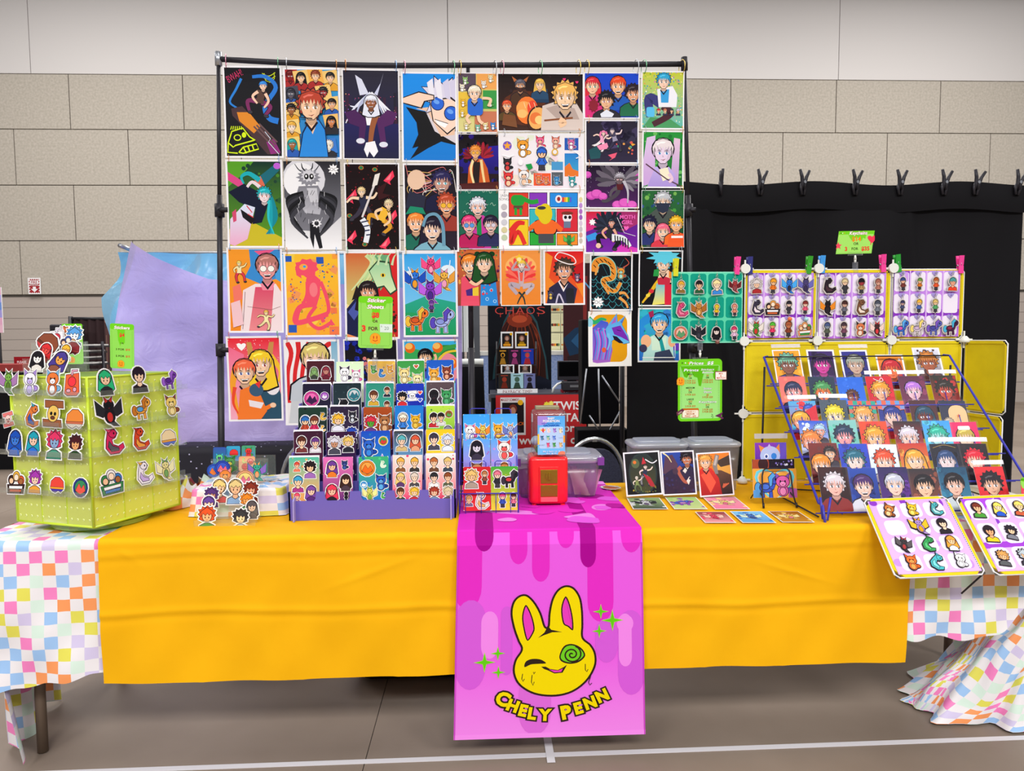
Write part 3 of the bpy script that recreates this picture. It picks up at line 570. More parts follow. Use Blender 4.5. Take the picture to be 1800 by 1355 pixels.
# fire sign
c, W, H = rectpx(50, 488.5, 72, 517, YW - .02); a = Art(W, H, .012); a.rect(.08, .06, .92, .94, 'a83238')
for i in range(5):
    for yy in (.07, .9): a.poly([(.12 + i * .17, yy), (.2 + i * .17, yy), (.15 + i * .17, yy + .05), (.07 + i * .17, yy + .05)], 'w')
    for xx in (.08, .84): a.poly([(xx, .14 + i * .16), (xx + .09, .1 + i * .16), (xx + .09, .15 + i * .16), (xx, .19 + i * .16)], 'w')
a.rect(.16, .16, .84, .38, 'w'); a.txt(.5, .27, .2, 'FIRE', 'a83238', .03); a.txt(.5, .45, .09, 'EXTINGUISHER', 'w', .01, width=.66); a.poly([(.38, .54), (.62, .54), (.62, .68), (.78, .68), (.5, .88), (.22, .68), (.38, .68)], 'w')
tag(a.build('fire_sign', PRINT, frame(c)), 'red and white striped fire sign with a down arrow on the wall', 'sign')
# far gear by the wall
t = empty('backdrop_screen', P(158, 720, 9)); tag(t, 'dark maroon fabric screen on a black frame near the back wall', 'screen'); T = t.location
mm = mat('maroon_fabric', '3a2428', .8)
c, W, H = rectpx(124, 562, 190, 740, 9); b = MB(); b.grid(lambda u, v: tuple(c - T + V(((u - .5) * W + (.18 * max(0, .25 - u) if v > .9 else 0), .02 * math.sin(u * 30), (v - .5) * H))), 20, 8); b.build('fabric', mm, t)
p, q = P(122, 560, 9) - T, P(190, 560, 9) - T; b = MB(); b.tube([p, q], .02); b.build('top_bar', BLKW, t)
for px in (124, 188): p, q = P(px, 556, 9) - T, P(px, 780, 9) - T; b = MB(); b.tube([p, (q.x, q.y, -T.z)], .025); b.build('pole', BLKW, t)
c, W, H = rectpx(189, 553, 199, 745, 8.8); a = Art(W, c.z + H / 2 - .0, .03); a.bg('5a4444', '3a2a30'); a.ell(.5, .05, .4, .4, 'c89a80'); a.rect(.2, .1, .8, .95, '6a4a48', '2a2026'); a.line([(.3, .15), (.2, .6)], .2, '8a6a60')
tag(a.build('standee', PRINT, frame((c.x, c.y, (c.z + H / 2) / 2))), 'narrow brown printed standee at the edge of the maroon screen', 'standee')
c, W, H = rectpx(88, 570, 118, 660, 8.4); b = MB(); b.box((c.x - W / 2, c.y, 0), (c.x + W / 2, c.y + .4, c.z + H / 2)); tag(b.build('speaker', BLACKM, None, .02), 'black boxy speaker cabinet in front of the maroon screen', 'speaker')
t = empty('supply_cart', P(165, 650, 8)); T = t.location; tag(t, 'black shelf cart with white paper edges near the maroon screen', 'cart')
for k_, (x0_, x1_, y_) in enumerate(((152, 178, 607), (152, 172, 617), (155, 170, 628), (152, 176, 638))):
    c, W, H = rectpx(x0_, y_ - 2, x1_, y_ + 1, 8); b = MB(); b.obox(c - T, (W / 2, 0, 0), (0, .15, 0), (0, 0, H / 2)); b.build('paper_ream', mat('paper', 'e4e2e0', .7), t)
    b = MB(); b.obox(c - T - V((0, 0, H * .8)), (W * .6, 0, 0), (0, .17, 0), (0, 0, .01)); b.build('shelf', BLACKM, t)
for px in (151, 180): p = P(px, 600, 8); b = MB(); b.tube([p - T, (p.x - T.x, p.y - T.y, -T.z)], .015); b.build('post', BLACKM, t)
c, W, H = rectpx(27, 627, 54, 653, 8); a = Art(W, H, .02, '9a1e28'); a.txt(.5, .35, .16, 'PLEASE', 'w', .02, width=.6); a.txt(.5, .55, .14, 'STOP', 'w', .02, width=.5)
o = a.build('red_sign', PRINT, frame(c)); tag(o, 'dark red sign on a thin pole beyond the green sticker tower', 'sign'); b = MB(); b.tube([(0, -H / 2, -.02), (0, -c.z, -.02)], .015); b.build('pole', BLKW, o)
b = MB(); c, W, H = rectpx(-60, 641, 33, 653, 7.6); b.box((c.x - W / 2, 7.6, c.z - H / 2), (c.x + W / 2, 8, c.z + H / 2)); b.box((c.x - W / 2, 7.62, 0), (c.x + W / 2, 8, c.z - H / 2 - .002), 1)
tag(b.build('covered_counter', [mat('red_top', '9a2c2c', .6), bk]), 'black counter with a red top beyond the green sticker tower', 'counter')
c, W, H = rectpx(-60, 505, 5, 585, 10); a = Art(W, H, .02); 
for i, cc in enumerate(('f4b8d8', 'b8b8f4', '7aa0e8', 'b0a8f0', 'f4b8d8', 'f8c8dc')): a.rect(0, i / 6, 1, (i + 1) / 6, cc)
o = a.build('flag_panel', PRINT, frame(c)); tag(o, 'pink and blue striped flag panel at the edge of the block wall', 'flag'); b = MB(); b.tube([(W * .3, H / 2, -.03), (W * .3, -c.z, -.03)], .03); b.build('pole', BLKW, o)
# plastic covered booth
PB = clear('blue_plastic', 'a8d8f8', .03, .86, '80ccf8', .25, wr=.3, tl=.15); PV = clear('violet_plastic', 'd0c4fc', .02, .86, 'ccbcfc', .35, wr=.6, tl=.12)
YP = 4.75
lx = [(0, 207), (.08, 206), (.18, 200), (.25, 186), (.33, 173), (.42, 181), (.55, 196), (.7, 206), (1, 208)]
def lerp(tb, t):
    for (a0, b0), (a1, b1) in zip(tb, tb[1:]):
        if t <= a1: return b0 + (b1 - b0) * (t - a0) / (a1 - a0)
    return tb[-1][1]
def bls(u, v):
    yy = 443 + v * 240; xl = lerp(lx, v); p = P(xl + u * (795 - xl), yy + 6 * u * (1 - v), YP); return (p.x, YP + .03 * math.sin(u * 40 + v * 6) + .05 * math.sin(v * 9 + u * 5), p.z)
o = sheet('plastic_cover', bls, 90, 30, PB); tag(o, 'pale blue plastic sheet covering the neighbouring booth behind the violet sheet', 'plastic sheet')
# frame that carries the sheets
t = empty('booth_frame', (P(500, 700, YP + .12).x, YP + .12, 0)); T = t.location; tag(t, 'grey tube frame of the covered booth under the plastic sheets', 'frame')
zt_ = P(400, 446, YP + .12).z
for px in (236, 500, 785): x = P(px, 600, YP + .12).x - T.x; b = MB(); b.tube([(x, 0, 0), (x, 0, zt_)], .016); b.build('upright', SILV, t)
b = MB(); b.tube([(P(214, 446, YP + .12).x - T.x, 0, zt_), (P(790, 446, YP + .12).x - T.x, 0, zt_)], .016); b.build('top_tube', SILV, t)
b = MB(); b.tube([(P(233, 446, YP).x - T.x, 0, zt_), (P(233, 446, YP).x - T.x, -.28, P(233, 428, 4.5).z)], .014); b.build('outrigger', SILV, t)
YV = 4.45
top_ = [(0, 424), (.05, 436), (.12, 455), (.2, 474), (.28, 490), (.4, 497), (.7, 500), (1, 512)]
lv = [(0, 231), (.15, 216), (.3, 207), (.55, 204), (1, 204)]
def vls(u, v):
    yt = lerp(top_, u); yb = 778 + 4 * math.sin(u * 30); yy = yt + v * (yb - yt); xl = lerp(lv, v); p = P(xl + (u ** 1.15) * (812 - xl), yy, YV)
    f = .035 * math.sin((u * 20 + v * 2.2) * (1 - .45 * v)) * (1 - .55 * v) + .03 * math.sin(u * 9 - v * 8) + .004 * math.sin(u * 60 + v * 25 * u) + .003 * math.sin(v * 34 + u * 25)
    return (p.x, YV - f, p.z)
o = sheet('plastic_cover', vls, 150, 60, PV); tag(o, 'wrinkled violet plastic sheet draped to a peak over the neighbouring booth', 'plastic sheet')
st = mat('starry_cloth', '1a1824', .7); nt = st.node_tree; vo = nt.nodes.new('ShaderNodeTexVoronoi'); vo.inputs['Scale'].default_value = 26; tc = nt.nodes.new('ShaderNodeTexCoord'); nt.links.new(tc.outputs['Object'], vo.inputs['Vector'])
cr = nt.nodes.new('ShaderNodeValToRGB'); cr.color_ramp.elements[0].position = .09; cr.color_ramp.elements[0].color = hx('d0ccf0'); cr.color_ramp.elements[1].position = .15; cr.color_ramp.elements[1].color = hx('1c1a28'); nt.links.new(vo.outputs['Distance'], cr.inputs[0]); nt.links.new(cr.outputs[0], nt.nodes['Principled BSDF'].inputs['Base Color'])
xa, xb = P(306, 800, 4.25).x, P(812, 800, 4.25).x; zt2 = P(560, 782, 4.25).z
t = empty('neighbour_table', ((xa + xb) / 2, 4.4, 0)); T = t.location; tag(t, 'table with a dark starry cloth beneath the violet plastic sheet', 'table')
def sc2(u, v):
    s = v * (.35 + zt2); x = xa + u * (xb - xa); 
    return (x - T.x, (4.6 - min(s, .35)) - T.y - (.02 * math.sin(x * 16) * max(0, s - .35)), zt2 - max(0, s - .35) + .002)
sheet('starry_cloth', sc2, 70, 24, st, None, t)
b = MB(); b.box((xa - T.x, -.1, zt2 - .04), (xb - T.x, .3, zt2 - .004)); b.build('tabletop', tw, t)
for px in (xa + .1, xb - .1):
    for yy in (-.05, .25): b = MB(); b.tube([(px - T.x, yy, 0), (px - T.x, yy, zt2 - .04)], .015); b.build('leg', tl, t)
# middle neighbour: banners, books, monitor
def banner(x0, y0, x1, y1, Y, fn, label, name='roll_up_banner'):
    c, W, H = rectpx(x0, y0, x1, y1, Y); a = Art(W, H, .006, clip=0.0); fn(a); o = a.build(name, PRINT, frame(c)); tag(o, label, 'banner')
    b = MB(); b.box((-W / 2, -H / 2 - .09, -.09), (W / 2, -H / 2 - .005, .05)); b.build('base', SILV, o); b = MB(); b.tube([(0, -H / 2 - .09, -.03), (0, -c.z, -.03)], .02); b.build('post', BLKW, o); return o
def chaos(a):
    a.bg('141820', '0e1016'); a.poly([(.05, .95), (.1, .6), (.25, .2), (.38, .02), (.5, 0), (.62, .02), (.78, .2), (.92, .6), (.97, .95)], '2e5058'); a.poly([(.1, .97), (.12, .62), (.26, .22), (.4, .05), (.6, .05), (.76, .22), (.9, .62), (.93, .97)], '2a1616', '3a1c16')
    for i in range(34): x = .16 + R.random() * .68; y = .2 + R.random() * .25; a.curve([(.5 + (x - .5) * .4, .14), (x, y + .1), (x + R.uniform(-.04, .04), min(.97, y + .5))], .012 + .02 * R.random(), R.choice(['4a2018', '6a2c1c', '38191a', '8a3a22', '241214']), .004)
    a.ell(.5, .18, .2, .12, '8a3420'); a.ell(.5, .17, .12, .06, 'c05030')
    a.poly([(0, 1), (0, .86), (.2, .8), (.5, .9), (.8, .8), (1, .86), (1, 1)], '1c2030')
    for i, ch in enumerate('CHAOS'): a.txt(.18 + i * .165, .075, .12, ch, 'e05048', -.012, width=.13)
    for x in (.2, .34, .4, .5, .62, .8): a.line([(x, .1), (x, .13 + .02 * R.random())], .012, 'c84038')
    a.txt(.88, .955, .045, 'with', '8a909c')
banner(858, 534, 969, 692, 8.3, chaos, 'tall dark banner lettered in red with a long-haired head seen from behind')
def rock(a):
    a.bg('3c2428', '4a2024'); a.poly([(.5, .1), (.62, .1), (.6, .5), (.52, .55)], '8a3030'); a.poly([(0, .58), (.3, .5), (.6, .48), (1, .52), (1, .78), (.5, .9), (.2, .75)], '1e3a58'); a.poly([(.2, .6), (.5, .5), (.9, .54), (.8, .62), (.4, .66)], '2c5a84'); a.poly([(.1, .72), (.9, .66), (.8, .95), (.2, .95)], '2e2024')
    for i in range(60): x, y = R.random(), .78 + .2 * R.random(); a.poly([(x, y), (x + .09, y - .012), (x + .1, y + .008), (x + .01, y + .02)], R.choice(['a83a38', '8a2a2e', 'c04a44']))
    a.txt(.62, .17, .2, 'N', '6ab0e0', .02)
banner(990, 463, 1058, 690, 8.5, rock, 'dark red banner with a blue rock and red tiles next to the monitor')
t = empty('book_table', (P(950, 700, 7.9).x, 7.9, 0)); T = t.location; tag(t, 'black covered table carrying the books and monitor of the booth behind', 'table')
xa, xb = P(864, 700, 7.6).x - T.x, P(1034, 700, 7.6).x - T.x; b = MB(); b.box((xa, -.3, 0), (xb, .35, .70)); b.build('black_cloth', bk, t, .01); b = MB(); b.box((xa - .01, -.31, .701), (xb + .01, .36, .74)); b.build('tabletop', mat('grey_top', '3a3c48', .5), t)
c, W, H = rectpx(872, 694, 1031, 788, 7.56); a = Art(W, H, .003, 'c02c30'); X = lambda px: (px - 872) / 159.; Y_ = lambda py: (py - 694) / 94.
a.bg('c83034'); a.rect(X(880), Y_(698), X(924), Y_(764), 'e8e6ea'); a.rect(X(883), Y_(707), X(921), Y_(760), '241c20'); a.ell(X(902), Y_(718), .045, .05, '7a3428'); a.ell(X(902), Y_(722), .03, .045, 'c89078'); a.poly([(X(890), Y_(760)), (X(894), Y_(735)), (X(910), Y_(735)), (X(916), Y_(760))], '3a2c34'); a.txt(X(897), Y_(702), .03, 'MAGGY SOMMERS', 'a82c30', .01, width=.2); a.ell(X(915), Y_(707), .03, .03, 'f4b81c'); a.txt(X(905), Y_(744), .035, 'PAYBACK', 'e86a20', .02, shear=.2)
a.star(X(961), Y_(711), .035, 'f6e84a', 8, .7); a.star(X(969), Y_(709), .03, 'fff070', 8, .7); a.txt(X(973), Y_(713), .092, "TWIST'", 'w', .02, 'l'); a.txt(X(934), Y_(734), .092, 'I', 'w', .02, 'l'); a.txt(X(1030), Y_(734), .092, 'STAR', 'w', .02, 'r'); a.txt(X(1010), Y_(752), .092, 'for', 'w', .02, 'r'); a.txt(X(912), Y_(773), .092, 'www.', 'w', .02, 'l'); a.txt(X(1003), Y_(773), .092, 'ch', 'w', .02, 'l')
tag(a.build('vinyl_banner', PRINT, frame(c)), 'red vinyl banner with white lettering hanging from the book table', 'banner')
BK = [((880, 583, 902, 612), 'w', '1c181c', 'f0a020', 'white-bordered thriller book with orange title, topmost row beside its twin'), ((905, 583, 929, 612), 'w', '2a2018', 'f4b820', 'white-bordered book with two faces and a yellow title, topmost row'),
 ((874, 613, 893.5, 640), '16120e', '16120e', 'e0a030', 'black book with a gold ring, second row of the book rack'), ((894, 613, 915, 640), '1a1420', '2a1a30', 'c04a90', 'dark book with a purple face, second row of the book rack'), ((915.5, 613, 938, 640), '1c2a7c', '2038a8', 'e03a48', 'blue book with red eyes and a city, second row of the book rack'),
 ((880, 641, 904, 656), 'w', '221c1e', 'b8b4b8', 'back cover with white border and grey text, third row beside the first book'), ((911, 641, 934.5, 656), 'w', '241e1c', 'a08a80', 'back cover with white border and brown photo, third row of the book rack'),
 ((876, 656.5, 897, 682), '30302e', '2a2826', 'a03a28', 'grey book with a red hooded figure, lowest row of the book rack'), ((897.5, 656.5, 920, 682), '8ac0d4', 'a8d4e0', '4a6a58', 'light teal book with a tree figure, lowest row of the book rack'), ((920.5, 656.5, 941, 682), '5a6498', '747cb0', '2a2430', 'blue-grey book with a crowned figure, lowest row of the book rack')]
t = empty('book_rack', P(908, 688, 7.85)); T = t.location; tag(t, 'tiered book rack with a handwritten white sign along its foot', 'rack')
for i, y_ in enumerate((612.5, 640.5, 656.5, 682.5)):
    Yk = 7.98 - i * .06; c, W, H = rectpx(872, y_, 943, y_ + 2, Yk); b = MB(); b.obox(c - T + V((0, .01, -.002)), (W / 2, 0, 0), (0, .028, 0), (0, 0, .005)); b.build('shelf', BLKW, t)
for px in (873, 942): p, q = P(px, 600, 8.02), P(px, 690, 8.02); b = MB(); b.tube([p - T, q - T], .008); b.build('upright', BLKW, t)
c, W, H = rectpx(874, 683.5, 945, 693.5, 7.74); a = Art(W, H, .008); a.txt(.5, .5, .09, 'PAYBACK TIME!', '8a2c30', -.005, width=.72); o = a.build('title_strip', PRINT, frame(c)); o.parent = t; o.matrix_parent_inverse = Matrix.Translation(-T)
for i, ((x0_, y0_, x1_, y1_), bd, bgc, ac, lab) in enumerate(BK):
    Yk = 7.96 - (0 if i < 2 else 1 if i < 5 else 2 if i < 7 else 3) * .06; c, W, H = rectpx(x0_ + .3, y0_, x1_ - .3, y1_, Yk); a = Art(W, H, .025, bd); e = .1 if bd == 'w' else .0
    a.rect(e, e, 1 - e, 1 - e, bgc); a.ell(.5, .4, .2, .22, ac if i in (2, 3, 7, 8, 9) else '8a5a48'); a.ell(.5, .42, .12, .16, bgc if i == 2 else 'c8a090' if i < 2 else ac); a.poly([(.2, 1 - e), (.35, .6), (.65, .6), (.8, 1 - e)], tuple(x * .5 for x in hx(ac)[:3]) + (1,)); a.rect(.2, .74 if i < 2 else .1, .8, .84 if i < 2 else .17, ac)
    if i < 2: a.ell(.84, .14, .11, .11, 'f4b81c')
    tag(a.build('book', PRINT, frame(c)), lab, 'book', 'books on the rack behind')
t = empty('monitor', P(1006, 668, 7.7)); T = t.location; tag(t, 'black flat monitor with a blank dark screen on the book table', 'monitor')
c, W, H = rectpx(980, 634, 1031, 668, 7.7); b = MB(); b.obox(c - T, (W / 2, 0, 0), (0, .02, 0), (0, 0, H / 2)); b.build('bezel', BLACKM, t, .006); b = MB(); b.obox(c - T + V((0, -.021, .015)), (W / 2 - .012, 0, 0), (0, .002, 0), (0, 0, H / 2 - .028)); b.build('screen', mat('dark_screen', '060608', .15), t); b = MB(); b.obox(c - T + V((0, .03, -H * .5)), (.05, 0, 0), (0, .02, 0), (0, 0, .06)); b.build('stand', BLACKM, t)
t = empty('card_printer', P(1007, 678, 7.72)); T = t.location; tag(t, 'black box printer with a silver strip under the monitor', 'printer'); c, W, H = rectpx(988, 669.5, 1028, 685.5, 7.72); b = MB(); b.obox(c - T, (W / 2, 0, 0), (0, .1, 0), (0, 0, H / 2)); b.build('case', BLACKM, t, .01); b = MB(); b.obox(c - T + V((.02, -.1, 0)), (W * .28, 0, 0), (0, .004, 0), (0, 0, .012)); b.build('silver_strip', SILV, t)
c, W, H = rectpx(988, 686, 1028, 694, 7.7); a = Art(W, H, .16, 'a82c38'); a.txt(.1, .5, .085, 'I', 'w', .02); a.heart(.2, .5, .05, 'w'); a.txt(.6, .5, .085, 'BANNED BOOKS', 'w', .02, width=.68); tag(a.build('book_box', PRINT, frame(c + V((0, .16, 0)))), 'red box with white lettering beneath the black printer', 'box')
b = MB(); b.tube([P(971, 690, 7.7), P(973, 682, 7.7), P(980, 675, 7.72), P(988, 672, 7.76)], .012); tag(b.build('white_cable', WPL), 'white cable curving from the printer on the book table', 'cable')
t = empty('paper_board', P(978, 580, 9.3)); T = t.location; tag(t, 'pale board with rows of printed sheets between the two tall banners', 'board')
c, W, H = rectpx(962, 530, 1000, 700, 9.35); b = MB(); b.obox(c - T, (W / 2, 0, 0), (0, .02, 0), (0, 0, H / 2)); b.build('backing', mat('pale_board', 'c8c8b4', .7), t)
for i, (x0_, x1_, y0_, y1_) in enumerate(((968, 985, 538, 548), (986, 996, 538, 548), (968, 985, 551, 583), (986, 996, 551, 583), (968, 985, 586, 618), (986, 996, 586, 618))):
    c, W, H = rectpx(x0_, y0_, x1_, y1_, 9.3); a = Art(W, H, .006, 'e4e2b8')
    for k_ in range(6): a.line([(.1, .08 + k_ * .05), (.9, .08 + k_ * .05)], .02, 'a8a890')
    for k_ in range(5): a.ell(.15 + k_ * .17, .62, .1, .16, R.choice(['8a3a30', 'e8a030', '3a3230', 'c0663a', '6a8a50']), 0, 10)
    o = a.build('paper_sheet', PRINT, frame(c - T)); o.parent = t
t = empty('blue_cloth_counter', (P(915, 650, 9).x, 9, 0)); T = t.location; tag(t, 'counter under a blue cloth with a white rim behind the tall dark banner', 'counter')
p, q, r_ = P(838, 625, 9), P(995, 625, 9), P(900, 624, 9); b = MB(); b.box((p.x - T.x, -.05, 0), (q.x - T.x, .25, r_.z)); b.build('blue_cloth', mat('blue_fabric', '7c9cdc', .8, noise=(40, 'b4c8f0', .2)), t); b = MB(); b.box((p.x - T.x - .02, -.08, r_.z), (q.x - T.x + .02, .27, r_.z + .05)); b.build('rim', WPL, t)
t = empty('draped_plinth', (P(832, 700, 6.6).x, 6.6, 0)); T = t.location; tag(t, 'plinth covered in black cloth with a white roll on top, behind the posters', 'plinth')
p, q = P(800, 643, 6.6), P(850, 643, 6.6); zt3 = p.z
def plf(u, v):
    a_ = u * 2 * math.pi; e = 1 + .16 * (1 - v) + .03 * math.sin(a_ * 9) * (1 - v); return ((q.x + p.x) / 2 - T.x + max(-.5, min(.5, .7 * math.cos(a_))) * (q.x - p.x) * e, max(-.2, min(.2, .28 * math.sin(a_))) * e, v * zt3)
sheet('black_cloth', plf, 60, 10, bk, None, t); b = MB(); b.box((p.x - T.x, -.2, zt3 - .01), (q.x - T.x, .2, zt3)); b.build('top', bk, t); b = MB(); b.tube([(p.x - T.x, 0, zt3 + .035), (q.x - T.x, 0, zt3 + .035)], .03, 12); b.build('white_roll', WPL, t)
c, W, H = rectpx(820, 470, 843, 640, 8.9); b = MB(); b.box((c.x - W / 2, 8.9, 0), (c.x + W / 2, 9.1, c.z + H / 2)); tag(b.build('grey_divider', mat('grey_panel', '50545c', .7)), 'dark grey divider panel behind the white garment banner', 'panel')
c, W, H = rectpx(799, 470, 825, 619, 7.5); b = MB(); b.grid(lambda u, v: tuple(c + V(((u - .5) * W + (.05 * (1 - v) if u > .9 else 0), .02 * math.sin(u * 14), (v - .5) * H))), 12, 6); o = b.build('hanging_sheet', mat('white_sheet', 'dfe4e4', .7)); tag(o, 'white hanging sheet in front of the grey divider panel', 'sheet'); b = MB(); b.tube([P(800, 470, 7.51), P(826, 470, 7.51)], .015); b.tube([P(812, 470, 7.53), V((P(812, 470, 7.53).x, 7.53, 0))], .015); b.build('pole', BLKW, o)
# black frame display
t = empty('black_display', (P(1050, 700, 5.2).x, 5.2, 0)); T = t.location; tag(t, 'black display frame with thin silver bracing wires behind the chair', 'display')
for x0_, x1_, y0_, y1_, dy in ((1031, 1100, 560, 752, .25), (1014, 1102, 754, 900, -.05)):
    p, q = P(x0_, y0_, 5.2), P(x1_, y1_, 5.2); b = MB(); b.box((p.x - T.x, dy, max(0, q.z)), (q.x - T.x, dy + .2, p.z)); b.build('black_box', bk, t, .01)
for L in ([(1052, 648), (1055, 760)], [(1058, 660), (1091, 710)], [(1091, 720), (1070, 759), (1056, 760)], [(1036, 730), (1056, 762)], [(1031, 648), (1020, 745)]):
    b = MB(); b.tube([P(x, y, 5.16) - T for x, y in L], .006, 6); b.build('wire', SILV, t)
for px in (1094,): p = P(px, 560, 5.1) - T; b = MB(); b.tube([p, (p.x, p.y, -T.z)], .018); b.build('post', BLKW, t)
# black curtain and its clamps
YK = 4.2; kx0, kx1 = P(1103, 500, YK).x, P(1793, 500, YK).x; bar0, bar1 = P(1207, 324, YK), P(1800, 318, YK)
def kc(u, v):
    x = kx0 + u * (kx1 - kx0); tz = bar0.z - .005 + .012 * math.sin(u * 17) ; f = .012 * math.sin(x * 21 + (1 - v) * 3) * (1 - .5 * v) + .03 * math.sin(x * 5.3 + v * 2.2) + .01 * math.sin(x * 11 - v * 6) + .02 * math.exp(-((x - kx0 - .45 - (1 - v) * .35) / .03) ** 2) + .022 * math.exp(-((x - kx1 + .72 - (1 - v) * .3) / .03) ** 2)
    return (x, YK - f * min(1, (1 - v) * 6 + .12), .02 + v * (tz - .02))
ko = sheet('black_curtain', kc, 160, 40, bk); tag(ko, 'black fabric curtain behind the keychain boards, hung over a bar', 'curtain')
hem = sheet('top_hem', lambda u, v: (kx0 + u * (kx1 - kx0), YK - .014 - .01 * math.sin(v * 3.1), bar0.z - .155 + v * .16 + .012 * math.sin(u * 17)), 60, 6, bk, None, ko)
t = empty('curtain_stand', ((bar0.x + bar1.x) / 2, YK + .03, 0)); T = t.location; tag(t, 'black and silver stand carrying the black curtain', 'stand')
b = MB(); b.tube([(kx0 - T.x, .012, bar0.z - .02), (bar1.x - T.x + .04, .012, bar0.z - .02)], .014); b.build('cross_bar', BLKW, t)
for px in (kx0 + .03, P(1797, 500, YK).x):
    b = MB(); b.tube([(px - T.x, .02, 1.0), (px - T.x, .02, bar0.z - .02)], .011); b.build('inner_pole', SILV, t); b = MB(); b.tube([(px - T.x, .02, 0), (px - T.x, .02, 1.02)], .016); b.build('pole', BLKW, t)
    for q in ((-.25, .3), (.25, .3), (0, -.1)): b = MB(); b.tube([(px - T.x, .02, .3), (px - T.x + q[0] * .6, .02 + q[1] * .8, .012)], .01); b.build('leg', BLKW, t)
cl0 = None
for i, px in enumerate((1266, 1336, 1411, 1503, 1582, 1659, 1715, 1788)):
    base = P(px, 334, YK - .03); 
    if cl0 is None:
        t = empty('spring_clamp', base)
        for s_ in (-1, 1): b = MB(); b.tube([(s_ * .012, 0, .0), (s_ * .008, -.004, .035), (s_ * .016, -.006, .075), (s_ * .034, -.008, .115)], [.009, .011, .01, .008], 8); b.build('handle', BLACKM, t)
        for s_ in (-1, 1): b = MB(); b.tube([(s_ * .006, 0, .05), (s_ * .016, 0, .015), (s_ * .008, -.004, -.03)], [.008, .009, .008], 8); b.build('jaw', BLACKM, t)
        b = MB(); b.disc((0, -.012, .045), .009, (0, 1, 0), .012, 12); b.build('pivot', SILV, t); cl0 = t
    else:
        t = cl0.copy(); COL.objects.link(t); t.location = base
        for ch in cl0.children: c_ = ch.copy(); COL.objects.link(c_); c_.parent = t
    t.rotation_euler = (0, (.0, .1, .05, .08, .05, .12, .18, .2)[i], (1.45, .35, .3, .25, .2, .15, .1, .1)[i])
    tag(t, f'black spring clamp on the curtain top, {["first", "second", "third", "fourth", "fifth", "sixth", "seventh", "eighth"][i]} counting from the poster stand', 'clamp', 'spring clamps on the curtain bar')
# ================================================================ POSTER STAND
YS = 3.42
t = empty('poster_stand', (P(800, 600, YS).x, YS, 0)); T = t.location; tag(t, 'black telescopic backdrop stand from which the rows of posters hang', 'stand')
lp, mp, rp = P(380, 103.5, YS) - T, P(810, 114.5, YS) - T, P(1207, 112.5, YS) - T
barpts = [lp + (mp - lp) * (i / 8) + V((0, 0, -.012 * math.sin(math.pi * i / 8))) for i in range(8)] + [mp + (rp - mp) * (i / 6) for i in range(7)]
for p in barpts: p.y = 0
b = MB(); b.tube(barpts, .0125, 12); b.build('top_bar', BLACKM, t)
def barz(x):
    for a_, c_ in zip(barpts, barpts[1:]):
        if a_.x <= x - T.x <= c_.x: return a_.z + (c_.z - a_.z) * (x - T.x - a_.x) / (c_.x - a_.x)
    return barpts[-1].z
for i, (xt, xb, zt4, dy) in enumerate(((P(384, 105, YS).x - T.x, P(389, 780, YS).x - T.x, lp.z, .0), (P(1203, 112, YS).x - T.x, P(1214, 372, YS).x - T.x + .03, rp.z, .0), (P(829, 600, YS).x - T.x, P(829, 700, YS).x - T.x, mp.z, .03))):
    fz = lambda z: xt + (xb - xt) * (zt4 - z) / max(.1, zt4 - .85)
    for z0, z1, r in ((1.98, zt4, .0095), (1.25, 2.02, .0125), (.25, 1.3, .0155)):
        b = MB(); b.tube([(fz(z0) if i != 2 else xb, dy, z0), (fz(z1) if i != 2 else xb, dy, z1)], r, 10); b.build('pole', BLACKM, t)
    if i < 2:
        for z in (P(388, 370, YS).z, P(388, 615, YS).z):
            b = MB(); b.tube([(fz(z), dy, z - .03), (fz(z), dy, z + .03)], .022, 12); b.tube([(fz(z), dy - .01, z), (fz(z) + (.045 if i == 0 else .03), dy - .02, z)], .012, 10); b.build('clamp_knob', BLACKM, t)
        b = MB(); b.tube([(fz(zt4), 0, zt4 - .03), (fz(zt4), 0, zt4 + .03)], .016, 10); b.build('end_clip', SILV if i == 0 else BLACKM, t)
    for q in ((-.35, -.1), (.35, -.1), (0, .4)) if i != 2 else ((-.2, .25), (.2, .25)):
        b = MB(); b.tube([(fz(.3), dy, .45), (fz(.3) + q[0], dy + q[1] + .05, .012)], .012, 8); b.build('leg', BLACKM, t)

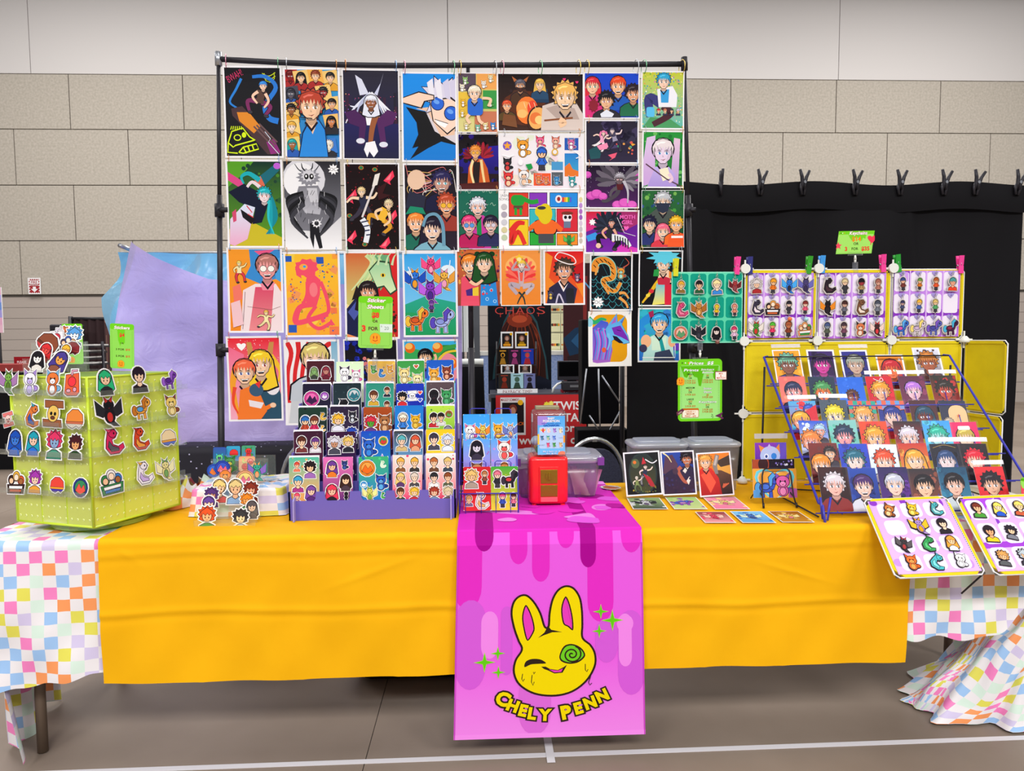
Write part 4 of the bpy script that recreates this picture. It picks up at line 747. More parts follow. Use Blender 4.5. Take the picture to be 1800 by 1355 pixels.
def skyl(a, c1, c2): a.bg(c1, c2)
POSTERS = []
def poster(x0, y0, x1, y1, label, bord=.035, hooks=True, tilt=0.0, hue='b8bcc4'):
    def deco(fn): POSTERS.append(((x0, y0, x1, y1), label, bord, hooks, tilt, hue, fn)); return fn
    return deco
@poster(394, 117, 497, 278, 'tall black poster of a blue-haired figure astride an orange cannon, yellow scribbles below, top row', .03)
def _(a):
    a.bg('15151b', '1a1a20'); a.txt(.18, .09, .13, 'BWAH!', 'ee3a78', -.015, rot=.5, width=.3)
    for y in (.06, .1): a.curve([(.68, y), (.8, y + .03), (.92, y - .01)], .014, 'c8d820')
    a.line([(.72, .06), (.74, .14), (.82, .16), (.9, .12), (.9, .05)], .012, 'c8d820')
    a.curve([(.3, .12), (.2, .24), (.08, .38), (.2, .45)], .05, '2a80d8', .03); a.curve([(.5, .1), (.75, .1), (.92, .22), (.72, .42), (.78, .56), (.95, .6)], .055, '2a78d4', .11)
    a.poly([(.1, .46), (.3, .43), (.9, .86), (.98, .98), (.74, .98), (.3, .66), (.12, .54)], '4a3438'); a.poly([(.2, .5), (.42, .5), (.62, .66), (.5, .74), (.24, .6)], 'e08a2c'); a.poly([(.72, .84), (.86, .8), (.98, .96), (.8, .98)], '8a2a78')
    for d in (0, .05, .1): a.line([(.5 + d, .66 - d * .3), (.86 + d * .6, .9 - d * .6)], .03, '6a5052')
    a.figure(.62, .38, .34, '2a86e0', 'f4cbb0', '5a4038', '7c2c60', 1, 0, .25, 3)
    a.poly([(.02, .86), (.12, .72), (.36, .7), (.5, .82), (.56, .9), (.3, .97), (.06, .95)], '15151b')
    for L in ([(.03, .85), (.1, .72), (.3, .68), (.42, .78), (.52, .82)], [(.03, .85), (.12, .9), (.16, .88), (.5, .82)], [(.22, .96), (.3, .9), (.54, .86), (.58, .92), (.3, .97), (.22, .96)], [(.3, .9), (.36, .97)], [(.38, .88), (.42, .95)], [(.46, .87), (.5, .94)], [(.03, .85), (.02, .96), (.2, .97)]): a.line(L, .024, 'd4ee1c')
    a.ell(.2, .79, .07, .06, 'd4ee1c'); a.ell(.2, .79, .05, .04, '15151b'); a.ell(.32, .76, .04, .05, 'd4ee1c')
    for x in range(6): a.line([(.08 + x * .04, .7), (.1 + x * .035, .66)], .016, 'd4ee1c')
    a.line([(.7, .72), (.8, .8), (.76, .84), (.95, .98)], .012, 'd8e0f0')
@poster(499.5, 119, 598.5, 280, 'poster of a red-haired man in a blue shirt ringed by small face tiles, top row')
def _(a):
    a.bg('3aa0d8', '2a7ac8'); rr = random.Random(2)
    for i, (x, y, c, h, s) in enumerate(((.1, .08, 'b02424', '6a1616', '8a2020'), (.3, .1, 'f0c878', 'k', 'a'), (.58, .08, 'f0b050', '8a3a20', 'a'), (.86, .1, 'f0c878', '222', 'a'), (.1, .28, '4a4a58', '2a2a34', '5a5a68'), (.1, .46, 'e8c070', '16161a', 'e'), (.1, .66, 'f2d080', 'e0a83c', 'fbe2cc'), (.1, .86, 'e8d078', '18a0a0', 'e'), (.72, .27, 'f0c878', '222', 'b03a3a'), (.88, .4, 'f0c878', '1c1416', 'e8b088'), (.86, .6, 'f0c070', '141216', 'd88858'), (.8, .88, '3a7ad0', 'e8e2d8', 'f2ead8'))):
        a.poly([(x - .16, y - .08), (x + .13, y - .1), (x + .17, y + .07), (x - .1, y + .1)], c); a.bust(x, y - .01, .072, h, s, rr.choice(['a82c2c', '2a5ab0', 'e0a030', '2c2c34']), i % 3, seed=i)
    a.poly([(.22, 1), (.3, .72), (.45, .56), (.62, .56), (.74, .68), (.8, 1)], '10204a'); a.poly([(.24, 1), (.32, .73), (.46, .58), (.62, .58), (.73, .69), (.78, 1)], '2a88dc')
    a.poly([(.4, .6), (.5, .74), (.6, .59)], 'f0c4a0'); a.bust(.48, .42, .21, 'b84430', 'f4c8a4', '2a88dc', 2, 'a07840', seed=8, body=False); a.line([(.26, .42), (.28, .55), (.5, .56)], .02, '2a2a30')
@poster(602.5, 123, 702.5, 281, 'dark city night poster of a crouching figure with long white hair, top row', .02)
def _(a):
    a.bg('2c2a38', '18184a')
    for i in range(30): x = R.random(); h = R.uniform(.05, .3); a.rect(x, .5 - h, x + .05, .6, R.choice(['201e30', '2a2440', '3a2038'])); 
    a.spots(50, .006, .012, ['e05a8a', '8a5ad0', 'f0b070'], 4, (0, .25, 1, .6), 4); a.rect(0, .6, 1, 1, '24225a', '1c1c3c')
    a.poly([(.3, .28), (.22, .05), (.34, .1), (.46, .26)], 'd8dcf0'); a.poly([(.62, .28), (.74, .02), (.68, .14), (.56, .26)], 'c8cce8')
    for k_ in range(12): a.curve([(.5, .25), (.5 + (k_ - 6) * .05, .3 + .02 * abs(k_ - 6)), (.5 + (k_ - 5.5) * .085, .5 + R.uniform(-.1, .1))], .06, R.choice(['dfe4f4', 'b4bcdc', 'eef0fa']), .015)
    a.poly([(.1, .6), (.02, .48), (.2, .44), (.42, .56), (.36, .84), (.26, .84), (.28, .64)], '4a2258'); a.poly([(.9, .6), (.98, .48), (.8, .44), (.6, .56), (.68, .88), (.78, .88), (.74, .64)], '54265e')
    a.ell(.3, .8, .08, .05, 'dfe2f0'); a.ell(.72, .84, .08, .05, 'dfe2f0')
    a.poly([(.38, .44), (.62, .44), (.58, .62), (.42, .62)], 'f4f4fa'); a.curve([(.6, .48), (.52, .64), (.48, .82)], .12, '9a5a38', .08); a.poly([(.4, .82), (.56, .8), (.62, .92), (.54, .99), (.46, .92), (.42, .99), (.36, .9)], 'f2f2f8'); a.bust(.5, .36, .1, 'e4e8f6', '9a5c3a', 'w', 1, 'c02a2a', seed=4, body=False, grin=True)
@poster(706, 127, 803.5, 285, 'bright blue poster of a white-haired man tipping his round blue glasses, top row', .03)
def _(a):
    a.bg('1e90ee', '1278d0'); 
    a.poly([(1, .5), (.72, .46), (.3, .42), (.05, .38), (.25, .56), (.28, .7), (.16, .86), (.28, .84), (.12, .99), (.46, .86), (.72, .78), (1, .82)], '141418'); a.poly([(.42, .42), (.78, .62), (1, .66), (1, .8), (.6, .66)], 'd8d0d8'); a.poly([(.24, .4), (.46, .43), (.72, .72), (.98, .7), (1, .56), (.5, .38)], 'eac4a8')
    a.spiky(.78, .26, .34, .26, '2a2440', 9, .55, 5); a.spiky(.78, .26, .32, .24, 'dcd8ec', 9, .55, 5)
    a.poly([(.5, .3), (.92, .26), (1, .3), (1, .62), (.84, .7), (.56, .54)], '2a2028'); a.poly([(.52, .31), (.9, .28), (1, .32), (1, .6), (.84, .68), (.58, .54)], 'f6d8c4')
    for x, y, r in ((.66, .34, .13), (.92, .45, .14)): a.ell(x, y, r, r, '141c50'); a.ell(x, y, r * .88, r * .88, '2a66d8'); a.ell(x - .02, y - .02, r * .45, r * .3, '6aa4f4', .4)
    a.poly([(.6, .52), (.86, .57), (.8, .62), (.66, .58)], 'fafafa'); a.line([(.6, .52), (.86, .57)], .012, '3a2028')
    for x in (.55, .7, .85, .98): a.poly([(x - .09, .1), (x + .02, .05), (x + .06, .3), (x - .04, .27)], R.choice(['d4d0ea', 'eceaf6', 'b4acd8']))
    a.poly([(0, .27), (.3, .2), (.6, .24), (.6, .3), (.42, .32), (.36, .4), (.1, .36), (0, .34)], '2a2028'); a.poly([(0, .28), (.3, .215), (.58, .25), (.58, .29), (.4, .31), (.34, .385), (.1, .345), (0, .33)], 'f4d4be')
@poster(398.5, 281, 498, 436, 'green poster of a teal-haired figure lying sideways in a navy jacket, second row')
def _(a):
    a.bg('16342c', '5a9a20'); a.poly([(0, 0), (.5, 0), (.3, .14), (0, .3)], '58a028'); a.poly([(0, .8), (.4, .7), (1, .9), (1, 1), (0, 1)], 'c8b828'); a.poly([(0, .12), (.3, .24), (.3, .34), (0, .22)], 'd84888'); a.spots(40, .02, .06, ['1c4030', '2a5a30', '48842a'], 5, (.3, .05, 1, .7))
    a.poly([(.5, .22), (.92, .02), (.98, .1), (.62, .32)], '1c6878'); a.poly([(.5, .22), (.62, .17), (.7, .28), (.6, .32)], 'd86a50'); a.ell(.94, .05, .07, .06, 'c060d8')
    for k_ in range(6): a.curve([(.75, .34), (.86 - .02 * k_, .5), (.9 - k_ * .03, .68), (.7 + k_ * .03, .86)], .07, R.choice(['18a0b0', '2ac0c8', '128898']), .02)
    a.curve([(.6, .22), (.4, .14), (.26, .18), (.3, .26)], .1, '1cacb8', .03)
    a.poly([(.0, .36), (.3, .26), (.7, .4), (.74, .52), (.62, .72), (.44, .74), (.5, .56), (.2, .48)], '141830'); a.poly([(.02, .68), (.3, .5), (.5, .54), (.44, .68), (.34, .92), (.1, 1), (0, .98)], 'd8e4f8', 'e8a8c8'); a.poly([(.22, .56), (.5, .68), (.42, .74), (.26, .66)], '18141c'); a.poly([(.06, .6), (.14, .56), (.14, .7), (.08, .72)], 'd04870'); a.line([(.34, .52), (.44, .6), (.36, .62), (.46, .66)], .02, 'd83040'); a.curve([(.6, .3), (.46, .24), (.36, .3)], .07, 'e8d8e0', .05); a.bust(.68, .4, .11, '1cb0bc', 'ecd8dc', '141830', 2, 'd84a30', seed=6, body=False)
@poster(500, 284, 599.5, 439, 'black and white poster of a horned owl-like creature folding dark wings, second row', .0)
def _(a):
    a.bg('8a8a92', 'f2f2f6'); a.poly([(0, 0), (1, 0), (1, .62), (.7, .8), (.3, .78), (0, .4)], '26262c', '7a7a84'); a.ell(.35, .2, .38, .36, 'd8d8e0'); a.ell(.3, .22, .3, .32, 'f0f0f4')
    for f in (-1, 1): a.curve([(.42, .14), (.42 + f * .14, .1), (.42 + f * .22, .03)], .03, '3a3a42', .01); a.curve([(.42, .12), (.42 + f * .08, .08), (.42 + f * .1, .02)], .04, '2a2a30', .01)
    a.spiky(.44, .18, .17, .13, '8a8a94', 14, .3, 3); a.spiky(.44, .16, .11, .09, 'd0d0d8', 12, .3, 4); a.ell(.4, .17, .04, .05, 'k'); a.ell(.49, .17, .04, .05, 'k'); a.ell(.395, .165, .015, .02, 'w'); a.ell(.495, .165, .015, .02, 'w')
    a.poly([(.26, .28), (.6, .27), (.7, .4), (.62, .6), (.36, .58), (.2, .4)], '7c7c86', 'b8b8c2'); a.poly([(.4, .3), (.58, .3), (.6, .46), (.46, .46)], 'c8c8d0')
    for f, bx in ((-1, .34), (1, .62)):
        for i in range(7): a.curve([(bx, .36 + i * .02), (bx + f * (.28 - i * .01), .42 + i * .04), (bx + f * (.24 - i * .05), .6 + i * .045)], .09, ['141418', '2a2a30', '3c3c44', '1c1c22'][i % 4], .03)
    a.poly([(.44, .7), (.58, .68), (.66, .98), (.6, .99), (.52, .82), (.5, .99), (.44, .86)], '1a1a20'); a.spiky(.56, .7, .07, .06, 'e8e8ee', 9, .4, 7); a.ell(.56, .7, .04, .04, '2a2a30')
    for i in range(30): x = R.uniform(.2, .75); y = R.uniform(.3, .7); a.line([(x, y), (x + R.uniform(-.05, .05), y + .05)], .006, R.choice(['e8e8f0', '101014', 'b0b0ba']))
    a.star(.88, .09, .1, 'w', 9, .6); a.txt(.88, .09, .06, 'OC', '2a2a30', -.01)
@poster(606, 286.5, 703, 441, 'black poster of two fighters in navy and yellow amid glowing pink shards, second row', .025)
def _(a):
    a.bg('1a0c10', '140a0c'); a.spots(90, .006, .02, ['5a1018', '8a1a24', '3a0a10'], 8)
    for x, y, r_ in ((.82, .14, .5), (.1, .36, 2), (.08, .84, .3), (.72, .92, 1.1), (.86, .6, 2)): a.poly([(x - .1, y + .05), (x + .08, y - .07), (x + .11, y), (x + .02, y + .06), (x + .04, y + .1)], 'f03a5a'); a.poly([(x - .06, y + .04), (x + .06, y - .04), (x + .02, y + .04)], 'f87a8c')
    for x, y in ((.3, .04), (.56, .06), (.06, .6), (.84, .74), (.34, .94)): a.ell(x, y, .05, .04, 'b86a30'); a.ell(x, y, .035, .03, '2a7a4a')
    a.figure(.34, .5, .34, 'e8c890', 'f4d4b4', '2a2c44', '3a3444', 2, 2, -.15, 4); a.line([(.3, .62), (.62, .12)], .04, 'd8d0d0'); a.poly([(.56, .12), (.66, .1), (.6, .24), (.5, .26)], 'e8e2dc')
    a.poly([(.6, .28), (.8, .2), (.7, .34), (.86, .36), (.62, .42)], '3a1418'); a.figure(.66, .64, .36, 'dcc8a0', 'f0cca4', 'f0b838', 'd89a2c', 1, 2, .5, 5); a.curve([(.3, .64), (.4, .76), (.36, .92)], .11, 'e8ecf4', .1)
    for i in range(4): a.line([(.28 + i * .03, .68 + i * .05), (.42 + i * .01, .66 + i * .055)], .025, '2a3050')
@poster(709.5, 288, 806, 443, 'poster of five crowded grinning faces on scribbled black, one faceless, second row', .03)
def _(a):
    a.bg('18141c', '2a2030')
    for i in range(16): a.curve([(R.random(), R.random() * .5), (R.random(), R.random() * .5), (R.random(), R.random() * .5)], .012, R.choice(['d8b060', '8ac8a0', 'd87878', 'e8e0d8']))
    a.poly([(0, .5), (.08, .3), (.4, .36), (.42, .52)], '2a2c40'); a.ell(.22, .17, .17, .19, 'e8c4a8', .2); a.bust(.72, .2, .16, '2c2858', 'c89888', '1c1c3c', 2, '3ac0d0', seed=3, grin=True); a.bust(.8, .46, .15, 'b84a2c', 'f4b088', '9a3a30', 2, seed=9, glass='f0b838', grin=True); a.bust(.2, .68, .15, 'f08a38', 'f6c09a', '1c6a58', 0, seed=2, grin=True); a.poly([(0, .58), (.1, .48), (.34, .5), (.4, .58), (.2, .55)], '1e8a68'); a.bust(.52, .76, .17, '221c30', 'f0ccb4', '7ab0c4', 1, '5a3a8a', seed=12, grin=True); a.curve([(.34, .72), (.42, .6), (.6, .58), (.72, .7), (.74, .95)], .05, '6a9ab4', .07)
@poster(399.5, 435, 497, 585, 'orange poster of a man with round white glasses in a pink coat, third row')
def _(a):
    a.bg('f49a2c', 'f08a24'); a.poly([(.4, 0), (1, 0), (1, .34), (.6, .42), (.3, .34), (.42, .2)], '3a8ad0'); a.poly([(.5, .02), (.9, 0), (.66, .1)], 'e85a8a'); a.poly([(.86, .12), (1, .1), (1, .4), (.9, .36)], '4aa0e0'); a.poly([(.06, .46), (.2, .42), (.26, .6), (.08, .66)], 'f07868')
    a.poly([(.2, 1), (.26, .5), (.5, .42), (.9, .42), (1, .52), (1, 1)], 'f0dce0'); a.poly([(.36, 1), (.5, .46), (.86, .46), (.78, 1)], 'd84a6a', 'e88a90'); a.poly([(.6, .42), (.88, .4), (.84, .5), (.64, .5)], 'f08aa0')
    a.bust(.74, .22, .19, 'b87870', 'f0a0a0', 'e0a0b0', 0, seed=2, body=False, glass='fdf8f0', grin=True); a.line([(.3, .52), (.24, .98)], .008, '6a3a4a'); a.line([(.34, .7), (.8, .74), (.98, .7)], .006, '8a5a5a'); a.figure(.2, .28, .2, 'f0d060', 'f8e0a0', 'f0e4b0', 'd83a4a', 0, 0, seed=2); a.figure(.7, .88, .19, 'f0b850', 'f6dca0', 'f4e8b0', 'e8d8a0', 2, 2, seed=3); a.poly([(.02, .66), (.2, .62), (.26, .92), (.06, .96)], 'f0c4cc')
@poster(500, 443, 598.5, 592.5, 'yellow poster of a stretched pink long-limbed figure amid blue squares, third row', .035)
def _(a):
    a.bg('f8c030', 'f4a830'); a.spots(22, .04, .12, ['f8a040', 'f4d048', 'f09858', 'f8b848'], 6, sides=4)
    for x, y, s_ in ((.06, .06, .06), (.1, .92, .08), (.9, .95, .09), (.66, .08, .07), (.9, .7, .06)): a.rect(x - s_, y - s_ * .6, x + s_, y + s_ * .6, R.choice(['3a70c8', '2a5ab8', 'e8506a', 'f0784a']))
    a.spots(46, .008, .024, ['2a5ab8', '3a80b0', 'e05a40', '5a9a70'], 9, (.62, .1, .92, .98), 4); a.spots(26, .008, .02, ['2a5ab8', 'e05a40'], 10, (.05, .3, .3, .6), 4)
    C = 'f0506a'; a.spiky(.4, .17, .2, .16, C, 9, .22, 3); a.poly([(.24, .1), (.3, .3), (.2, .26), (.18, .16)], C); a.ell(.34, .16, .08, .06, 'f8a848'); a.ell(.36, .155, .03, .025, '3aa0e0')
    a.poly([(.42, .24), (.52, .24), (.66, .32), (.64, .5), (.56, .66), (.36, .64), (.4, .48), (.38, .32)], C); a.curve([(.4, .34), (.38, .52), (.22, .72), (.18, .84)], .06, C); a.curve([(.66, .34), (.76, .52), (.8, .7), (.68, .78), (.7, .84)], .07, C); a.curve([(.5, .62), (.24, .66), (.16, .84), (.5, .8), (.78, .74)], .1, C); a.curve([(.56, .64), (.4, .8), (.6, .92), (.86, .84)], .07, C); a.poly([(.84, .8), (.92, .88), (.78, .88)], C); a.ell(.52, .44, .08, .14, 'f47a84')
@poster(605.5, 442, 702, 596, 'red poster of a pale green dragon above a long-haired figure in blue, third row')
def _(a):
    a.bg('d82a2c', 'c82426'); a.poly([(0, 0), (.4, 0), (.7, .1), (.5, .3), (.1, .6), (0, .7)], 'd0663a', 'c8cc78'); a.poly([(0, .6), (.3, .7), (.5, 1), (0, 1)], 'f0dc98', 'f08a50')
    for k_ in range(9): a.curve([(.4 + .05 * k_, .02), (.5 + .04 * k_, .12), (.3 + k_ * .06, .3), (.1 + k_ * .07, .44)], .09, R.choice(['b8d898', '8ac48a', 'd0e0a0', '6aaa78']), .02)
    a.poly([(.44, .2), (.62, .08), (.86, .1), (.9, .26), (1, .44), (.86, .5), (.74, .4), (.6, .42)], '2c4a34'); a.poly([(.46, .21), (.62, .1), (.84, .12), (.88, .27), (.97, .43), (.86, .475), (.74, .38), (.6, .4)], '9ad0a0', 'd8ecb8'); a.ell(.72, .26, .05, .04, 'e8c030'); a.ell(.72, .26, .02, .03, 'k')
    for x in (.5, .62, .78, .9): a.curve([(x, .14), (x + .04, .05), (x + .1, .0)], .05, 'c8e0b0', .01)
    a.poly([(0, .96), (0, .66), (.16, .54), (.4, .5), (.6, .62), (.6, 1), (.2, 1)], '1c2048'); a.poly([(.02, .7), (.2, .56), (.36, .6), (.14, .8)], '4a58a8'); a.bust(.42, .46, .15, '241a1c', 'e8a888', '2a2c58', 1, seed=5, body=False); a.poly([(.2, .38), (.1, .56), (.3, .5)], '241a1c')
    a.spots(12, .02, .04, ['2c5a34', '3a2a20'], 3, (.86, .55, .98, .95))
@poster(708.5, 443, 804.5, 592.5, 'sky blue and green poster of six bright winged ponies, third row')
def _(a):
    a.bg('3aa8f0', '8ad4f4'); a.poly([(0, .62), (.4, .52), (1, .6), (1, 1), (0, 1)], '2aa890', '1c9a58'); a.ell(.85, .2, .14, .1, 'e8f4fc'); a.ell(.1, .25, .1, .07, 'e0f0fc'); a.ell(.1, .78, .2, .1, '28a060')
    for kd, cs, x, y, r_ in (('D', ['f03a80', 'f8508c', 'f8a0c0'], .52, .15, .2), ('D', ['2a78e0', '1c50c0', 'f0a030'], .2, .32, .23), ('D', ['f0b848', 'e8a040', 'f0a0c0'], .78, .32, .22), ('D', ['8a3ac8', 'c060e8', '4a2a8a'], .5, .46, .24), ('Q', ['f0782c', 'f0c040', 'd85a28'], .24, .8, .24), ('Q', ['a8b8f0', '5a48c0', '8a9ae0'], .74, .82, .25), ('F', ['6a3a9a', '9a6ac0', '5a3a90'], .52, .64, .13)): motif(a, kd, cs, x, y, r_, .08)
    for L in ([(.08, .16), (.16, .3)], [(.9, .08), (.86, .3)]): a.line(L, .02, 'e8f4ff')
@poster(400, 591, 496.5, 740, 'pink and red poster of two smiling girls hugging, one orange-haired, one blond, lowest row')
def _(a):
    a.bg('e82838', 'f0a8c0'); a.spots(80, .004, .01, ['w', 'f8c8d8'], 5, (0, 0, 1, .5)); a.heart(.26, .1, .09, 'w'); a.poly([(0, .1), (.3, .2), (.3, .5), (0, .8)], 'f06a90', 'f0a0b8')
    for x, l_ in ((.44, -.08), (.8, .06)): a.poly([(x - .06, .22), (x + l_ * .6 - .03, .05), (x + l_ * .6 + .06, .05), (x + .06, .22)], 'c89050')
    a.curve([(.82, .22), (1, .4), (.94, .56)], .12, 'f0c030', .03); a.curve([(.14, .36), (.06, .6), (.16, .96)], .16, 'f0a030', .05); a.curve([(.1, .6), (.06, .8), (.2, .98)], .08, 'e84a30', .02)
    a.poly([(.5, .5), (.9, .46), (1, .7), (1, 1), (.6, 1)], '2c5068'); a.ell(.84, .6, .14, .17, 'e8e4ec'); a.bust(.62, .32, .2, 'f4cc30', 'f6ccac', '2c5068', 1, 'c04a4a', seed=4, body=False, grin=True); a.bust(.3, .42, .19, 'f06a48', 'f6c8a8', 'f07a38', 0, '4a5ab0', seed=5, body=False, grin=True); a.poly([(.14, 1), (.2, .64), (.44, .58), (.6, .7), (.72, .9), (.6, 1)], 'f07a30'); a.ell(.52, .64, .14, .13, '3a5a78'); a.poly([(.5, .56), (.62, .52), (.58, .62)], 'e03838'); a.curve([(.3, .8), (.6, .88), (.84, .82)], .11, 'f07a30', .07); a.ell(.84, .83, .06, .05, 'f4c8a8'); a.poly([(.36, .76), (.66, .8), (.6, .87), (.38, .84)], 'e8e0e8')
@poster(500.5, 597, 598.5, 747, 'red and white striped poster of a straw-blond wide-eyed girl half hidden by the purple rack', .04)
def _(a):
    a.bg('f4f2f4', 'e8e4ea')
    for k_ in range(5): a.curve([(.02 + .22 * k_, 0), (.1 + k_ * .14, .14), (.02 + k_ * .14, .4), (.04 + k_ * .1, .75)], .1, 'd82c30', .07)
    a.rect(.88, 0, 1, .8, '7ab4d4', 'd0dce4'); a.poly([(.02, 1), (.12, .5), (.5, .42), (.86, .5), (1, 1)], 'c8ccd4'); a.bust(.56, .22, .24, 'dcc878', 'f6cfb4', 'c0c8d4', 0, 'd8385a', seed=3)
@poster(605.5, 596, 700.5, 746, 'dark poster with blue feathery mottling behind the sticker sheet price sign', .025)
def _(a):
    a.bg('18161c', '201a24'); a.spots(60, .03, .07, ['1c2a9a', '2a38c0', '101438', '141a60'], 6, (0, 0, .5, .6), 5); a.bust(.56, .35, .15, 'e8b8a0', 'e8a890', '9a78b8', 4, seed=1); a.spots(12, .03, .05, ['c89a60', 'd87878', 'a880c8'], 7, (.35, .2, .75, .4))
@poster(709, 597, 806, 745, 'sky blue poster of a black-haired boy with orange balls and a green coil, lowest row', .03)
def _(a):
    a.bg('3ab4e8', '68c8f0'); a.ell(.8, .3, .34, .4, '2a8a3c'); a.ell(.82, .34, .24, .3, 'e88a9a'); a.curve([(.5, .34), (.7, .12), (1, .06)], .1, '3ca048', .07); a.curve([(.56, .34), (.76, .16), (1, .12)], .04, 'e8c838'); a.ell(.16, .22, .3, .2, '38a858'); a.ell(.9, .3, .1, .12, '7ac4f0')
    for x, y in ((.11, .08), (.64, .08), (.92, .28)): a.ell(x, y, .1, .1, 'e86a1c'); a.ell(x - .02, y - .02, .07, .06, 'f8c060')
    a.bust(.4, .2, .12, '16141a', 'f4c49c', '3a4aa8', 0, seed=2, grin=True); a.curve([(.5, .3), (.6, .22), (.58, .16)], .05, 'f0bc94')
@poster(804.5, 128.5, 874.5, 233.5, 'small poster of a boy in blue on pastel comic tiles, top row by the feast', .02)
def _(a):
    a.bg('e8c868', 'b8c878')
    for x0_, y0_, x1_, y1_, c in ((0, 0, .46, .3, '5a4a5a'), (.48, 0, 1, .26, 'f0a858'), (.64, .28, 1, .6, '3a9a48'), (0, .32, .3, .75, 'e8c040'), (0, .77, .4, 1, 'd8d088'), (.42, .64, 1, 1, 'c87858')): a.rect(x0_, y0_, x1_, y1_, c)
    for x, y, c in ((.18, .12, '98c878'), (.1, .24, 'f0e8d0'), (.84, .08, 'f4e4b0'), (.66, .18, 'f4e8d8'), (.12, .5, 'f0b830'), (.1, .68, 'f0c850'), (.84, .5, '5ab050'), (.2, .9, 'e8d898'), (.7, .9, 'f4e0a0'), (.9, .9, '3a8ad8'), (.5, .94, '78c0a8')): motif(a, 'C', [c, 'w', c], x, y, .11, .05)
    a.curve([(.62, .42), (.84, .44), (.78, .56)], .07, 'f4ccaa'); a.curve([(.36, .66), (.22, .76), (.3, .86)], .08, 'f4ccaa'); a.curve([(.5, .66), (.54, .8), (.64, .86)], .08, 'f4ccaa'); a.rrect(.24, .42, .64, .72, .1, '2a68d0'); a.bust(.42, .34, .15, 'f0e8d0', 'f6d0b4', '2a68d0', 0, seed=5, body=False)
@poster(874.5, 128.5, 1026.5, 231.5, 'wide dark poster of a grinning blond cook sharing a feast with three companions', .012)
def _(a):
    a.bg('1c1416', '3a1c10'); a.ell(.32, .6, .3, .2, '5a2a14'); a.spots(20, .01, .03, ['241a1c', '302024'], 3)
    a.poly([(.12, .5), (.18, .28), (.32, .26), (.4, .46), (.3, .6)], '4a2c20'); a.bust(.26, .2, .055, '5a5a68', 'd8a078', '4a3020', 4, seed=1, beard='3a2420'); a.poly([(.19, .14), (.16, .04), (.22, .1)], 'b86a3c'); a.poly([(.33, .14), (.36, .04), (.3, .1)], 'b86a3c')
    a.poly([(.42, .5), (.44, .26), (.58, .26), (.6, .5)], '1c3a5a'); a.bust(.49, .18, .05, 'e8b850', 'f4c8a0', '24486a', 1, seed=3); a.bust(.1, .56, .05, 'd84a24', 'f0b48a', '5a4420', 0, seed=4); a.poly([(.04, .9), (.06, .7), (.2, .74), (.22, .95)], '7a4a2a')
    a.ell(.34, .64, .13, .16, 'f07a30'); a.ell(.3, .6, .09, .08, 'f8a858'); a.ell(.4, .6, .06, .09, 'e84a30'); a.ell(.28, .7, .06, .05, 'f8c070'); a.ell(.46, .79, .12, .16, '3a1c14', .3); a.ell(.46, .78, .1, .13, 'f0b060', .3); a.ell(.44, .78, .07, .07, 'e8783a'); a.ell(.48, .81, .05, .05, 'f8d080')
    for x in (.3, .36, .42): a.line([(x, .5), (x + .02, .6)], .006, 'f8e0b0')
    a.poly([(.5, 1), (.52, .56), (.68, .48), (.92, .5), (1, .7), (1, 1)], 'd8c8c0'); a.poly([(.56, .6), (.7, .54), (.9, .6), (.96, .8), (.7, .8)], 'b8a49c'); a.bust(.79, .4, .12, 'f0b860', 'f8d0a8', 'd0c0b8', 2, 'b07a30', seed=6, body=False, grin=True); a.line([(.54, .82), (.88, .77)], .02, '8a5030'); a.curve([(.72, .8), (.78, .86), (.72, .92)], .07, 'f4c8a0', .05)
    for x, y in ((.78, .09), (.93, .14)): a.heart(x, y, .018, 'f03a78')
@poster(1026.5, 127, 1124.5, 208.5, 'landscape blue poster of four young men with red and black hair, top row', .02)
def _(a):
    a.bg('1c48d0', '1838b0'); a.poly([(0, 1), (0, .5), (.2, .4), (.36, .6), (.4, 1)], 'd82c78'); a.bust(.14, .28, .12, 'd82a3c', 'f4c4a0', 'd8307c', 1, '2a8a4a', seed=2); a.bust(.62, .28, .13, 'e84a24', 'f4bc90', '1c58b8', 4, seed=3, grin=True); a.bust(.9, .46, .12, '2a1a24', 'e8a880', '1c6a48', 2, seed=4, grin=True); a.bust(.4, .62, .12, '16141c', 'e8b48c', '28242c', 2, 'b03030', seed=5); a.poly([(.28, .92), (.4, .82), (.54, .92), (.5, 1), (.3, 1)], 'e0e4f0'); a.spiky(.16, .72, .08, .1, '8a1a30', 10, .3, 2)
@poster(1127.5, 124.5, 1203.5, 227, 'speckled green and yellow poster of a seated blue-haired boy with tiny dolls, top row end', .03)
def _(a):
    a.bg('c8d038', '58b8b0'); a.spots(260, .008, .02, ['58b848', 'f0e080', 'e8a040', '48a8b8', 'f4f4e0', 'd868a8', '3a90c8'], 5); a.poly([(0, 1), (.2, .8), (.7, .84), (1, 1)], '4a9a60')
    a.curve([(.46, .56), (.16, .46), (.2, .8)], .24, '3a3a78', .2); a.curve([(.5, .6), (.7, .74), (.26, .94)], .18, '4a2430', .14); a.rrect(.1, .62, .3, .8, .05, '5ac0f0'); a.poly([(.36, .3), (.74, .24), (.86, .4), (.84, .62), (.4, .62)], 'f0f0f8'); a.poly([(.44, .3), (.66, .3), (.64, .54), (.46, .54)], '3aa0e0'); a.bust(.52, .16, .14, '30a8d8', 'f6d0b8', '38a0e0', 2, seed=6, body=False)
    for x, c in ((.4, 'd8303c'), (.56, 'c87858'), (.72, '3a4048'), (.88, 'c8c8e0')): motif(a, 'B', [c, 'a', '3a3a58'], x, .7, .09, 0)
